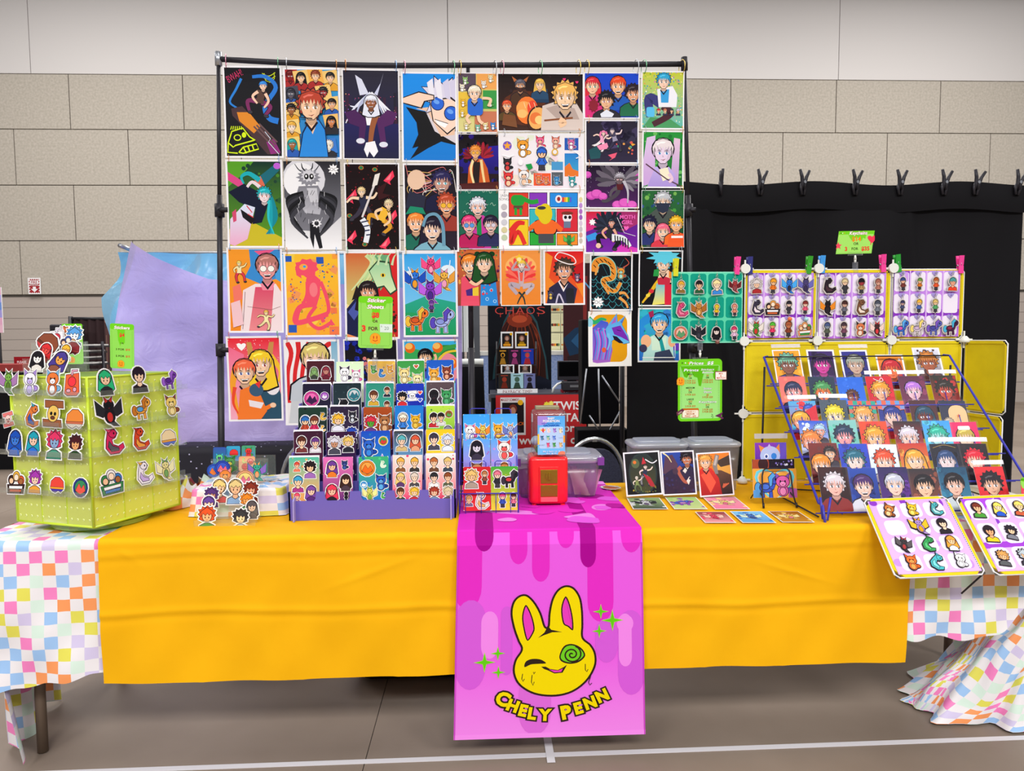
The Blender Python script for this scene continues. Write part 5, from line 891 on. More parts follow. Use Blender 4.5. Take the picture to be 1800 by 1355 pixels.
@poster(805.5, 235, 877.5, 333.5, 'small black and violet poster of an orange-jacketed man with red wings, second row', .015)
def _(a):
    a.bg('141016', '241018'); a.poly([(0, .26), (1, .2), (1, .72), (0, .7)], '2a1c9a', '1c1468'); a.spots(30, .03, .1, ['141016', '1c1230', '2a1a80'], 4)
    a.wing(.62, .42, .42, 'a82034', '7a1424', -.7, 1); a.wing(.3, .42, .3, '8a1a2a', '6a1020', 3.6, -1); a.poly([(.2, 1), (.24, .6), (.34, .44), (.6, .44), (.72, .62), (.78, .9), (.6, 1)], 'c85820'); a.poly([(.36, .5), (.54, .5), (.5, .9), (.34, .88)], '241818'); a.curve([(.36, .46), (.3, .66), (.4, .98)], .07, 'f4dca0', .05); a.curve([(.56, .46), (.6, .7), (.66, .98)], .07, 'f0d090', .05); a.bust(.42, .32, .12, 'e88a30', 'f0b888', 'c85820', 2, seed=4, body=False, glass='f0b040'); a.poly([(0, .9), (1, .86), (1, 1), (0, 1)], '4a1414')
@poster(877.5, 235, 1027, 333.5, 'white poster of small orange, blue and red cartoon animals with colour panels, second row', .02)
def _(a):
    a.bg('f4f0f4', 'ece4ee'); a.spots(14, .04, .1, ['f0e0d0', 'dce8f4', 'f4dce8', 'e8f0dc'], 3)
    a.ell(.08, .2, .055, .055, '7a5ac0'); a.star(.08, .2, .05, 'f4a830'); a.rect(.78, .05, .95, .28, '2a5ab8'); a.rect(.78, .34, .95, .78, '2a80d0', '40a8d0'); a.poly([(.78, .6), (.84, .52), (.88, .64), (.95, .68), (.95, .78), (.78, .78)], 'e8782c'); a.rect(.62, .5, .76, .66, '4a9ad0'); a.rect(.62, .7, .76, .96, '5a6068'); a.rect(.4, .72, .61, .96, 'f0582c')
    for kd, cs, x, y, r_ in (('C', ['f0a030', 'w', 'f0b050'], .27, .24, .12), ('C', ['f06a98', 'f6c8a8', 'e83a5a'], .48, .14, .085), ('C', ['f0a090', 'f8dcc0', 'd86a58'], .67, .14, .08), ('F', ['2a68d8', 'f4c8a0', '2a68d8'], .5, .44, .15), ('C', ['2a2a30', 'd84040', '1c1c22'], .08, .55, .085), ('C', ['e03838', 'f4c8a0', 'e03838'], .09, .83, .1), ('C', ['f4f0f0', 'f0c8a8', 'd89058'], .28, .8, .11), ('C', ['d86aa8', 'w', 'a04a88'], .86, .17, .07), ('C', ['2aa8b0', 'w', '208890'], .87, .88, .07), ('C', ['f07a40', 'f0a060', 'c04a2a'], .46, .84, .06), ('C', ['f07a40', 'f0a060', 'c04a2a'], .55, .86, .05), ('C', ['3a88c8', '6ab8e8', '2a5a88'], .68, .86, .06)): motif(a, kd, cs, x, y, r_, .1)
    a.ell(.66, .32, .04, .04, 'e0b040'); a.ell(.66, .32, .025, .025, 'f0ecf0'); a.poly([(.3, .56), (.37, .54), (.39, .62), (.34, .67)], '1c9a48'); a.ell(.24, .52, .03, .035, 'f8f8fa')
    for L in ([(.02, .38), (.1, .42), (.16, .38)], [(.28, .92), (.38, .94)], [(.9, .3), (.98, .4), (.92, .44)]): a.line(L, .012, 'fdfdff')
@poster(1028.5, 211, 1123, 288, 'landscape violet night poster of two small drifting figures in pink and grey', .025)
def _(a):
    a.bg('2c2838', '28203c'); a.spots(16, .08, .16, ['34304a', '40385a', '2a2438', '4a3e6a'], 5, (.4, 0, 1, .5)); a.poly([(.04, .7), (.2, .6), (.3, .72), (.26, .9), (.08, .92)], '1c5058'); a.poly([(.5, .9), (.42, .82), (.6, .76), (.56, .88), (.44, .96)], 'e85a78'); a.poly([(.84, .5), (.96, .56), (.9, .6)], 'e8a838'); a.poly([(.6, .6), (.66, .54), (.64, .66)], '3aa070'); a.spots(10, .015, .03, ['d85a4a', 'e8a050', '48a888'], 2, (.5, .5, .9, .8))
    a.figure(.3, .5, .2, 'f07ab0', 'f6d4c4', 'f0a8c8', 'f0e8ec', 2, 3, .2, 3); a.poly([(.2, .6), (.4, .52), (.44, .66), (.26, .7)], 'f490b8'); a.figure(.56, .46, .22, '4a4460', 'e8d0d0', '9a94b0', '34304a', 2, 1, -.3, 4)
@poster(1129, 229.5, 1202.5, 330.5, 'green poster of a pale lilac-haired girl with long hair holding a staff, second row end', .035)
def _(a):
    a.bg('2c9a40', '146028'); a.spots(60, .02, .06, ['48b048', '1c7a34', '6ac060', '107030'], 4); a.poly([(.08, .1), (.3, .06), (.3, .9), (0, 1), (0, .5)], 'e0c8ec', 'c8a0dc'); a.poly([(.78, .1), (.94, .12), (.9, .98), (.7, .9)], 'e8c8e0', 'b898d8'); a.poly([(.1, 1), (.3, .64), (.6, .58), (.8, .76), (.86, 1)], 'c8b8f0', 'a890d8'); a.bust(.5, .36, .24, 'ece0e4', 'ead4ec', 'f4e8d8', 0, '3a90e0', seed=5, body=False); a.poly([(.4, .68), (.62, .64), (.72, .84), (.5, .9)], 'f4ecd0'); a.line([(.06, .58), (.6, .86), (.96, .99)], .03, '5a3a4a'); a.curve([(.66, .76), (.74, .86), (.66, .92)], .09, 'eac8dc', .06)
@poster(805.5, 335, 877.5, 438, 'blackboard green poster of three laughing students, one white-haired, third row of the small posters', .012)
def _(a):
    a.bg('1c6a58', '24604a')
    for i in range(14): x, y = R.random(), R.random() * .6; a.curve([(x, y), (x + .05, y - .03), (x + .09, y + .02), (x + .14, y)], .01, 'a8d0b8')
    a.poly([(.24, 1), (.3, .5), (.44, .42), (.62, .42), (.8, .55), (.8, 1)], 'c83aa0'); a.poly([(.44, .48), (.56, .48), (.58, .95), (.46, .95)], '1c8a48'); a.bust(.48, .28, .17, 'dfe4f0', 'f0c4b4', 'c83a9a', 2, '4a90c8', seed=4, body=False, grin=True); a.bust(.26, .58, .17, 'e03a78', 'f4b8b0', 'b81c5a', 0, seed=5, glass='5a9ae0', grin=True); a.bust(.8, .58, .16, '241c38', 'f0c4b8', '2a2c58', 0, seed=6, glass='d8d0e0', grin=True)
@poster(877.5, 334.5, 1027, 438, 'white poster of bright comic panels with a yellow-headed creature in an orange jumper, third row', .0)
def _(a):
    a.bg('fbfafc'); a.txt(.07, .09, .03, 'JABNI', '2a2a30', -.01); a.txt(.07, .15, .03, 'SONGS', '2a2a30', -.01)
    for x0_, y0_, x1_, y1_, c in ((.12, .05, .34, .44, 'e03a2c'), (.36, .05, .56, .28, '8a3ac0'), (.6, .05, .92, .28, '2a90e8'), (.36, .32, .66, .7, '38b8c0'), (.36, .72, .66, .93, '28a838'), (.68, .32, .92, .7, 'd82c3c'), (.68, .74, .92, .93, 'f08a28'), (.12, .5, .34, .93, 'f0c828')): a.rect(x0_ - .006, y0_ - .01, x1_ + .006, y1_ + .01, 'k'); a.rect(x0_, y0_, x1_, y1_, c)
    a.rrect(.14, .08, .3, .26, .05, '28a03c'); a.curve([(.28, .14), (.38, .2), (.46, .18)], .05, '28a03c'); a.rect(.17, .26, .28, .32, '5a4a38'); a.rect(.18, .3, .21, .42, '28a03c'); a.rect(.24, .3, .27, .42, '28a03c'); a.curve([(.14, .7), (.22, .56), (.3, .56)], .08, 'e0302c', .04); a.curve([(.15, .68), (.14, .9), (.22, .7), (.3, .92)], .05, 'e0302c')
    a.ell(.7, .15, .04, .045, 'f4ecec'); a.ell(.7, .15, .02, .025, 'a02c2c'); 
    for i, c in enumerate(('e03c3c', 'f0a030', 'f0e040', '40b050', '5a60d0')): a.rect(.74 + i * .022, .12, .762 + i * .022, .2, c)
    a.rrect(.4, .5, .68, .76, .06, 'k'); a.rrect(.41, .505, .67, .75, .06, 'f06a28'); a.curve([(.44, .56), (.37, .64), (.38, .68)], .06, 'f06a28', .05); a.curve([(.64, .56), (.72, .66), (.74, .68)], .06, 'f06a28', .05); a.rect(.46, .74, .64, .9, '4a4a52'); a.ell(.54, .4, .085, .12, 'e0c820'); a.ell(.49, .36, .07, .07, 'e0c820'); a.ell(.5, .3, .05, .02, '3a3a40')
    a.ell(.8, .46, .055, .065, 'f0eaf0'); a.ell(.78, .46, .018, .02, 'k'); a.ell(.83, .46, .018, .02, 'k'); a.ell(.8, .39, .07, .02, '7a3428'); a.rect(.76, .38, .84, .4, '7a3428'); a.rect(.76, .53, .84, .64, '6a7a98'); motif(a, 'D', ['38a048', '58c058', '208030'], .82, .85, .07, 0)
    for i in range(5): a.ell(.06, .28 + i * .13, .035, .035, ['c8c4c8', 'b0a8b8', 'd0d0d8', 'd8d0a0', 'c0d0b0'][i]); 
    for i in range(8): a.ell(.96, .16 + i * .1, .02, .03, ['e8d8a0', 'c090d8', 'b070c8', 'a060c0', 'd8c8e0', 'c8c0c8', 'd8a8a0', 'c8c0b8'][i])
@poster(1028.5, 289.5, 1123.5, 366.5, 'landscape night poster of a grey winged creature above pink clouds', .02)
def _(a):
    a.bg('1c1626', '4a1c5a'); a.spots(60, .003, .008, ['e8d8f0', 'b8a0d0'], 6, (0, 0, 1, .7), 4)
    for x, y, r_ in ((.1, .72, .1), (.2, .68, .11), (.32, .74, .09), (.02, .22, .08), (.94, .3, .1), (.6, .94, .1), (.74, .9, .12), (.88, .94, .1), (.96, .2, .06)): a.ell(x, y, r_, r_ * .8, 'c848b0'); a.ell(x, y - .02, r_ * .8, r_ * .6, 'e060c4')
    a.wing(.56, .4, .55, '6a6270', '4a4450', 3.5, -1); a.wing(.72, .4, .4, '8a8490', '5a5462', .2, 1); a.curve([(.62, .4), (.6, .66), (.4, .84), (.3, .84)], .1, '4a424e', .05); a.curve([(.64, .5), (.5, .6), (.46, .74)], .08, '5a525c', .04); a.bust(.64, .32, .085, 'a8a4b0', '6a5a60', '4a2a30', 2, 'd83040', seed=3, body=False); a.curve([(.72, .36), (.8, .6), (.8, .9)], .06, 'c0bcc8', .02); a.poly([(.58, .44), (.72, .44), (.7, .58), (.6, .58)], '5a1c24')
@poster(1127.5, 334.5, 1202.5, 435.5, 'forest green poster of a masked grey-haired teacher above three pupils, third row end', .012)
def _(a):
    a.bg('2a6a3a', '184a2c'); a.spots(40, .02, .06, ['4a9a40', '1c5034', '3a5a90', '7ab858', '204a70'], 5, (0, 0, 1, .5)); a.poly([(.1, 1), (.14, .44), (.34, .32), (.66, .32), (.86, .44), (.9, 1)], '4a5450'); a.bust(.5, .2, .17, 'c4c8d0', 'f0ccb0', '4a5450', 2, seed=6, body=False); a.poly([(.32, .22), (.68, .22), (.62, .36), (.5, .4), (.38, .36)], '2c3448')
    a.bust(.18, .6, .14, '1c1c3a', 'f0c8a8', '2a3470', 2, seed=2); a.bust(.5, .72, .14, 'f06a88', 'f6ccb0', 'd8384a', 1, seed=3, grin=True); a.bust(.82, .6, .14, 'f0b828', 'f0b88c', 'f06828', 2, '3a80d0', seed=4); a.poly([(.6, 1), (.66, .78), (1, .76), (1, 1)], 'f05a28'); a.rect(.7, .8, .98, .84, 'f4f0f0')
@poster(1027.5, 369, 1124, 446, 'landscape red and violet poster of a moth-winged girl in striped stockings with pink lettering', .03)
def _(a):
    a.bg('d8283c', 'd83cc0'); a.poly([(0, .5), (.4, .3), (.6, .5), (1, .1), (1, .9), (.7, .8), (.5, 1), (0, 1)], '5a1c8a', '7a20a8'); a.poly([(.5, 0), (1, 0), (1, .3), (.7, .5)], 'a83070'); a.poly([(0, .6), (.2, .5), (.24, .66), (.04, .74)], '3a9ae8'); a.wing(.4, .4, .4, '202434', '2c3448', 3.6, -1, 7); a.wing(.5, .4, .4, '1c2030', '262c40', -.5, 1, 7)
    a.figure(.44, .62, .32, '1c2a3a', 'e8a890', '2a2a34', '141418', 1, 0, .2, 3); a.curve([(.5, .64), (.72, .66), (.86, .86)], .14, 'e8ecf0', .06)
    for i in range(6): a.line([(.56 + i * .05, .58 + i * .02), (.57 + i * .05, .76 + i * .03)], .022, '1c1c24')
    a.line([(.6, .14), (.74, .52), (.96, .6)], .008, 'f4f0f8'); a.star(.12, .26, .07, 'w', 7, .6); a.ell(.24, .84, .05, .05, 'f4c8b0'); a.txt(.8, .13, .075, 'MOTH', 'f46ac0', .03); a.txt(.8, .26, .075, 'GIRL', 'f46ac0', .03); a.heart(.78, .4, .05, 'f46ac0')
@poster(803.5, 438.5, 878.5, 537.5, 'festival poster of two girls in pink and blue kimonos, lowest of the small posters', .0)
def _(a):
    a.bg('d8703c', '8a3a30'); a.spots(70, .015, .04, ['f0a848', 'e85a78', 'd8903c', '7a2a58', 'f4c868', '4a8a48'], 5, (0, 0, 1, .6)); a.poly([(.08, 1), (.1, .5), (.26, .42), (.48, .44), (.52, 1)], 'e8506a'); a.poly([(.2, .72), (.5, .66), (.5, .82), (.22, .82)], 'e8c838'); a.poly([(.2, .72), (.36, .68), (.36, .82), (.22, .82)], '4a2a80'); a.poly([(.54, 1), (.56, .48), (.7, .42), (.9, .5), (.96, 1)], '2a88d8')
    for x, y in ((.66, .6), (.8, .72), (.7, .88), (.88, .92), (.62, .76)): a.ell(x, y, .04, .04, 'b8e0f4'); a.ell(x, y, .028, .028, '2a88d8')
    a.spots(6, .02, .035, ['e03c48'], 4, (.6, .5, .9, .95)); a.bust(.3, .27, .18, 'f0882c', 'f6c8a4', 'e8506a', 0, seed=3, body=False, grin=True); a.ell(.48, .08, .07, .06, '16401c'); a.ell(.82, .08, .07, .06, '16401c'); a.bust(.64, .24, .18, '1c5024', 'f4ccb0', '2a88d8', 1, seed=4, body=False); a.curve([(.3, .56), (.44, .62), (.6, .54)], .08, 'f4c4a0', .06)
@poster(880, 439, 951.5, 537.5, 'orange poster of a pale crowned figure seated before spread red wings, fourth row', .02)
def _(a):
    a.bg('f49a48', 'e8842c'); a.ell(.5, .3, .4, .3, 'f8b868')
    for f, r0 in ((1, -.5), (-1, 3.64)): a.wing(.5 + f * .06, .46, .5, 'f0483c', 'f4685a', r0, f, 6); a.wing(.5 + f * .06, .56, .44, 'f4705c', 'e83a38', r0 + f * .5, f, 4)
    a.curve([(.46, .34), (.28, .34), (.4, .2)], .07, 'b8a0a8', .05); a.curve([(.56, .34), (.72, .34), (.6, .2)], .07, 'b8a0a8', .05); a.poly([(.42, .36), (.6, .36), (.56, .66), (.46, .66)], 'c8b0b4'); a.poly([(.46, .4), (.56, .4), (.54, .56), (.48, .56)], 'f0604a'); a.curve([(.48, .66), (.22, .62), (.4, .8)], .14, 'b8a8b4', .08); a.curve([(.54, .66), (.8, .64), (.62, .8)], .14, 'c4b4bc', .08); a.curve([(.44, .76), (.56, .86), (.6, .99)], .05, '2c3a38', .03); a.curve([(.6, .76), (.48, .86), (.4, .98)], .05, '2c3a38', .03); a.bust(.52, .26, .09, 'f0c848', 'f4e0d8', 'd83c3c', 2, 'c02a30', seed=3, body=False, grin=True); a.star(.46, .14, .12, 'f8c830', 5, .5); a.ell(.46, .16, .06, .05, 'f8e8a0')
@poster(955.5, 439, 1028.5, 536, 'red poster of a winking brown-haired man with a white halo ring, fourth row', .04)
def _(a):
    a.bg('e02028', 'e86a24'); a.poly([(0, 0), (.2, .1), (.1, .5), (.3, .66), (0, 1)], 'f08a2c'); a.poly([(1, .45), (.8, .62), (1, .9)], 'f0882c'); a.poly([(.7, .3), (1, .2), (1, .6), (.84, .62), (.7, .5)], 'c01820'); a.poly([(.04, 1), (.1, .7), (.34, .58), (.62, .58), (.84, .72), (.76, 1)], '2c2a48'); a.poly([(.34, .58), (.48, .78), (.62, .58), (.56, .54), (.4, .54)], 'f0ecf4'); a.poly([(.38, .58), (.48, .73), (.59, .58)], 'e8b08c'); a.bust(.5, .36, .2, '4a3c30', 'e8a888', '34305a', 2, '4a3a8a', seed=5, body=False, grin=True); a.curve([(.3, .06), (.28, .14), (.6, .24), (.8, .22), (.72, .1), (.4, .02), (.3, .06)], .025, 'fbf0f0')
    motif(a, 'C', ['6a5a78', 'd0b0c8', '1c1c22'], .84, .5, .12, .05); motif(a, 'C', ['4a4868', 'e0c060', '1c1c22'], .14, .84, .13, .05); a.poly([(.54, .74), (.62, .7), (.74, .72), (.76, 1), (.56, 1)], '24242c'); a.curve([(.28, 1), (.36, .82), (.48, 1)], .04, 'c8c0d8')
@poster(1037, 447, 1112, 546, 'black poster of an orange tiger-striped dragon coiling over a teal web', .035)
def _(a):
    a.bg('131820', '10141c')
    for i in range(7):
        for j in range(5): x, y = .05 + i * .16, .42 + j * .12 + (i % 2) * .05; a.curve([(x - .1, y - .04), (x, y + .04), (x + .1, y - .04)], .012, '3a9aa8')
    for k_ in range(6): a.line([(.5, .5), (.5 + .6 * math.cos(k_ * 1.05), .5 + .5 * math.sin(k_ * 1.05))], .008, '2c7a88')
    a.curve([(.06, .3), (.12, .12), (.34, .08), (.52, .18), (.54, .4), (.3, .46), (.4, .6), (.6, .66), (.74, .5)], .22, '8ad0c0', .1); a.curve([(.06, .3), (.12, .12), (.34, .08), (.52, .18), (.54, .4), (.3, .46), (.4, .6), (.6, .66), (.74, .5)], .17, 'e89030', .08)
    for x, y in ((.1, .2), (.16, .12), (.26, .09), (.36, .09), (.46, .14), (.52, .22), (.54, .32), (.48, .42), (.38, .46), (.32, .5), (.4, .6), (.52, .64), (.62, .6)): a.line([(x - .05, y - .03), (x + .03, y + .03)], .022, '241810')
    for L in ([(.7, .78), (.86, .88), (.92, .98)], [(.7, .7), (.84, .7), (.94, .8)], [(.16, .2), (.1, .36)], [(.34, .58), (.44, .72)]): a.curve(L, .08, 'e8a050', .04)
    motif(a, 'C', ['e89838', 'a8e0d0', 'b8503c'], .74, .32, .16, .08, '8ad0c0'); a.curve([(.8, .22), (.94, .14), (.84, .04)], .03, 'c85a48', .01); a.star(.17, .87, .15, 'w', 9, .62); a.txt(.17, .87, .09, 'OC', '1c1c20', -.01)
@poster(1122.5, 440, 1200, 538.5, 'black poster of a cyan spiky-haired woman in a rainbow outfit behind the teal board', .03)
def _(a):
    a.bg('141216', '100e14'); a.curve([(.6, .44), (.4, .6), (.24, .78), (.06, .96)], .12, 'e8b828', .04); a.ell(.28, .74, .06, .05, 'd8303c'); a.ell(.2, .82, .05, .04, 'f4d848'); a.poly([(.4, .6), (.6, .56), (.74, .66), (.6, .98), (.3, 1), (.36, .84)], '58c0e0', 'f0e060'); a.poly([(.6, .62), (.9, .6), (1, .98), (.6, 1)], 'd82440'); a.poly([(.44, .36), (.7, .34), (.76, .58), (.44, .58)], 'f4ccb0'); a.poly([(.42, .5), (.58, .46), (.74, .5), (.72, .62), (.44, .62)], 'c82c44'); a.poly([(.34, .34), (.46, .32), (.46, .46), (.32, .46)], '2a9a48'); a.poly([(.7, .36), (.9, .44), (.86, .54), (.7, .48)], 'f08a30'); a.bust(.56, .24, .15, '48c8e8', 'f4ccb0', 'e8ecf0', 2, '8a4a30', seed=11, body=False, grin=True); a.spiky(.6, .1, .3, .14, '60d0ec', 9, .5, 4)
@poster(1034.5, 547, 1110.5, 644, 'white poster of a blue and violet wolf head on a rounded orange panel', .0)
def _(a):
    a.bg('fbfaf8'); a.rrect(.1, .06, .9, .92, .18, 'eaa414'); a.curve([(0, .12), (.14, .2), (.3, .14), (.42, .16)], .12, '2cb070', .05); a.ell(.03, .2, .08, .1, '9adcf0'); a.poly([(.1, .92), (.1, .3), (.3, .16), (.46, .2), (.5, .5), (.56, .7), (.5, .92), (.2, .94)], '3a60d8', 'b068d0')
    for k_ in range(14): x = .12 + .028 * k_; a.curve([(x, .3 + .02 * (k_ % 4)), (x + .05, .56), (x - .02, .88)], .05, ['7a3cc0', '4a8ae8', 'b060d8', '5ab0f0', 'c078e0'][k_ % 5], .015)
    P1 = [(.4, .32), (.5, .2), (.66, .04), (.68, .2), (.86, .08), (.78, .24), (.92, .44), (.96, .58), (.82, .6), (.62, .5), (.52, .56), (.42, .46)]; a.poly(P1, '2a2048'); a.poly([(x * .98 + .01, y * .98 + .006) for x, y in P1], '5aa8f0', '6ac0f4'); a.poly([(.52, .24), (.64, .09), (.64, .2)], 'b060c8'); a.poly([(.74, .2), (.83, .12), (.78, .22)], '4a70d0'); a.poly([(.54, .3), (.74, .26), (.9, .46), (.94, .55), (.78, .48), (.6, .42)], '7a2cb8'); a.poly([(.56, .44), (.66, .46), (.82, .58), (.72, .58), (.6, .52)], '1c1630'); a.line([(.66, .34), (.76, .36)], .012, '1c1630'); a.ell(.36, .7, .05, .06, 'e8643c'); a.curve([(.46, .4), (.5, .54), (.44, .7)], .06, '78c4f4', .03)
@poster(1121.5, 541, 1197, 636.5, 'turquoise poster of a laughing girl with blue pigtails and a teal tie', .035)
def _(a):
    a.bg('38c0d8', '2a6ad0'); a.spots(20, .05, .12, ['58d0e0', '3a8ae0', '2ab0b8', '4a58d8'], 4); a.poly([(.8, .3), (1, .26), (1, .8), (.86, .8)], '6a3ac0'); a.curve([(.28, .16), (.04, .3), (.1, .6)], .24, '2a90e0', .1); a.curve([(.74, .16), (.96, .3), (.92, .6)], .24, '2a90e0', .1); a.poly([(.08, 1), (.16, .58), (.36, .5), (.66, .5), (.84, .6), (.88, 1)], 'b8e4e0'); a.ell(.17, .62, .13, .16, 'f4b88c'); a.ell(.82, .62, .1, .15, 'f0b088'); a.poly([(.3, .52), (.5, .6), (.68, .52), (.66, .8), (.32, .8)], 'd4f0dc'); a.poly([(.48, .54), (.56, .54), (.66, .82), (.56, .84)], '1c9aa0'); a.poly([(.4, .84), (.76, .78), (.9, 1), (.36, 1)], '3a4260'); a.ell(.1, .76, .1, .1, '3a3858'); a.bust(.5, .28, .19, '38a8ec', 'f8ccac', 'b8e0e0', 0, '2a70d0', seed=6, body=False, grin=True); a.poly([(.22, .06), (.34, .02), (.36, .14), (.26, .16)], 'a8285a'); a.line([(.08, .94), (.9, .94), (.9, .7)], .02, 'fbfdff')
def curl(v):
    g = lambda q: .0045 * (2 * q / 12 - 1) ** 4 - .003
    i = min(11, max(0, int(v * 12))); return g(i) + (g(i + 1) - g(i)) * (v * 12 - i)
rcols = ['e8c860', 'c8ccd4', 'e8a060', '8ab4e8', 'e8a0b8', '78c090']
for (x0_, y0_, x1_, y1_), lab, bord, hk, tilt, hue, fn in POSTERS:
    cen, W, H = rectpx(x0_, y0_, x1_, y1_, YS - .022); cen.y += R.uniform(-.004, .004)
    big = y0_ < 140
    pz = MB()                                           # the sheet, with a soft curl along its top and bottom edge
    def sh(u, v, W=W, H=H, th=0): return ((u - .5) * W, (v - .5) * H, curl(v) + th)
    pz.grid(lambda u, v: sh(u, v), 2, 12); pz.grid(lambda u, v: sh(1 - u, v, th=-.0005), 2, 12); pm = pz.mesh('poster', mat('poster_paper', 'f2f1f6', .45))
    o = link('poster', pm); o.matrix_basis = frame(cen, *rotv(R.uniform(-.006, .006))); tag(o, lab, 'poster', 'posters on the stand')
    k_ = W / H; aw, ah = W * (1 - 2 * bord), H - 2 * bord * W; a = Art(aw, ah, 0, clip=.0, back=False); fn(a)
    me = a.mesh('artwork', GLOSS); bm2 = bmesh.new(); bm2.from_mesh(me)
    for i in range(1, 12): bmesh.ops.bisect_plane(bm2, geom=bm2.verts[:] + bm2.edges[:] + bm2.faces[:], plane_co=(0, (i / 12 - .5) * H, 0), plane_no=(0, 1, 0), dist=1e-6)
    for v in bm2.verts: q = v.co.y / H + .5; v.co.z += curl(q) + .0004
    bm2.to_mesh(me); bm2.free(); link('artwork', me, o)
    n = 3 if W > .35 and big else 2
    for j in range(n):
        xx = (-.5 + .06 + .88 * j / (n - 1)) * W; rc_ = mat('ring_' + str((j + int(x0_)) % 6), rcols[(j + int(x0_)) % 6], .3, .7)
        if big:
            zb = barz(cen.x + xx) - cen.z; lo = H / 2 - .012; cz = (zb + .014 + lo) / 2; rz = (zb + .014 - lo) / 2; rx = .016
            b = MB(); b.tube([(xx + rx * math.sin(q) * .45, cz + rz * math.cos(q), -.004 + rx * 1.6 * math.sin(q)) for q in [6.28318 * i / 18 for i in range(18)]], .0018, 5, 0, True); b.build('hanging_ring', rc_, o)
        else:
            b = MB(); b.tube([(xx + .004 * math.sin(q), H / 2 + .004 + .018 * math.cos(q), .001 + .007 * math.sin(q)) for q in [6.28318 * i / 14 for i in range(14)]], .0013, 5, 0, True); b.build('hanging_ring', rc_, o)
# ================================================================ TABLE DISPLAYS
ZC = .739          # top of the yellow cloth
# ---- green sticker tower
A_, B_, C_ = Z(32, 915, .765), Z(165, 927, .765), Z(316, 886, .765); D_ = A_ + C_ - B_; ZG = P(155, 664, B_.y).z
LIME = clear('lime_acrylic', 'f4fca0', .02, .92, 'e8f468', .15, .12); LIME2 = clear('lime_edge', 'e4f060', .06, .9, 'd8f038', .2, .1); HOLE = mat('hole_rim', 'f4fcb0', .3)
t = empty('sticker_tower', ((A_.x + C_.x) / 2, (A_.y + C_.y) / 2, .74)); T = t.location; tag(t, 'translucent lime green pegboard tower covered in die-cut stickers', 'display tower')
faces = []
for nm, p, q in (('front', A_, B_), ('front', B_, C_), ('back', C_, D_), ('back', D_, A_)):
    u = (q - p); L = u.length; u = u / L; n = V((u.y, -u.x, 0)); faces.append((p, u, n, L))
    b = MB(); b.prism([p - T + V((0, 0, 0)), q - T, V((q.x, q.y, ZG)) - T, V((p.x, p.y, ZG)) - T], -n, .004); b.build('pegboard_panel', LIME, t)
    hb = MB(); nu, nv_ = int(L / .0235), int((ZG - .765) / .0345)
    for i in range(nu):
        for j in range(nv_):
            c = p + u * (L * (i + .6) / (nu + .2)) + V((0, 0, (ZG - .765) * (j + .6) / (nv_ + .2))) - T + n * .0012; rr_ = [c + (u * math.cos(k) + V((0, 0, 1)) * math.sin(k)) * .0038 for k in [6.28318 * m / 8 for m in range(8)]]
            ri = [c + (u * math.cos(k) + V((0, 0, 1)) * math.sin(k)) * .0018 + n * .001 for k in [6.28318 * m / 8 for m in range(8)]]
            hb.add(rr_ + ri, [(m, (m + 1) % 8, (m + 1) % 8 + 8, m + 8) for m in range(8)])
    if nm == 'front': tag(hb.build('peg_hole', HOLE, t), kind='stuff')
    e = MB(); e.tube([V((p.x, p.y, .765)) - T, V((p.x, p.y, ZG)) - T], .0045, 8); e.build('edge_strip', LIME2, t)
    for k in (1, 2): e = MB(); c = p + u * L * k / 3 - T + n * .001; e.obox(c + V((0, 0, (ZG - .765) / 2)), u * .0012, n * .001, V((0, 0, (ZG - .765) / 2))); e.build('panel_seam', LIME2, t)
    for zz in (.765, ZG): e = MB(); e.tube([V((p.x, p.y, zz)) - T, V((q.x, q.y, zz)) - T], .004, 6); e.build('edge_strip', LIME2, t)
b = MB(); b.prism([V((p.x, p.y, ZG - .003)) - T for p in (A_, B_, C_, D_)], (0, 0, 1), .006); b.build('top_panel', clear('pale_lime', 'e8fbc0', .1, .6, 'cdee88', .1), t)
b = MB(); cxy = (A_ + C_) / 2 - T; b.disc((cxy.x, cxy.y, .008), .15, (0, 0, 1), .014, 32); b.disc((cxy.x, cxy.y, .02), .06, (0, 0, 1), .012, 20); b.build('turntable', clear('green_base', 'e0f8a0', .1, .5, 'd0ec70', .1), t)
# acrylic ledges: (face, row line px left, px right)
for fi, x0_, y0_, x1_, y1_ in ((0, -8, 687, 152, 697), (1, 158, 696, 326, 681), (0, -4, 742, 152, 753), (1, 158, 755, 322, 731), (0, 2, 795, 155, 804), (1, 160, 803, 325, 779), (0, 6, 862, 158, 873), (1, 165, 873, 332, 838)):
    p, u, n, L = faces[fi]; a_, c_ = PL(x0_, y0_, p + n * .014, n) - T, PL(x1_, y1_, p + n * .014, n) - T; m = 4 if fi == 0 else 3
    for k in range(m):
        g0, g1 = a_ + (c_ - a_) * ((k + .03) / m), a_ + (c_ - a_) * ((k + .97) / m); b = MB(); d = (g1 - g0) / 2; mid = (g0 + g1) / 2
        b.obox(mid + V((0, 0, -.002)), d, n * .013, (0, 0, .0012)); b.obox(mid + n * .013 + V((0, 0, .006)), d, n * .0008, (0, 0, .008)); b.obox(mid - n * .0125 + V((0, 0, .012)), d, n * .0006, (0, 0, .014)); b.build('acrylic_ledge', ACR, t)
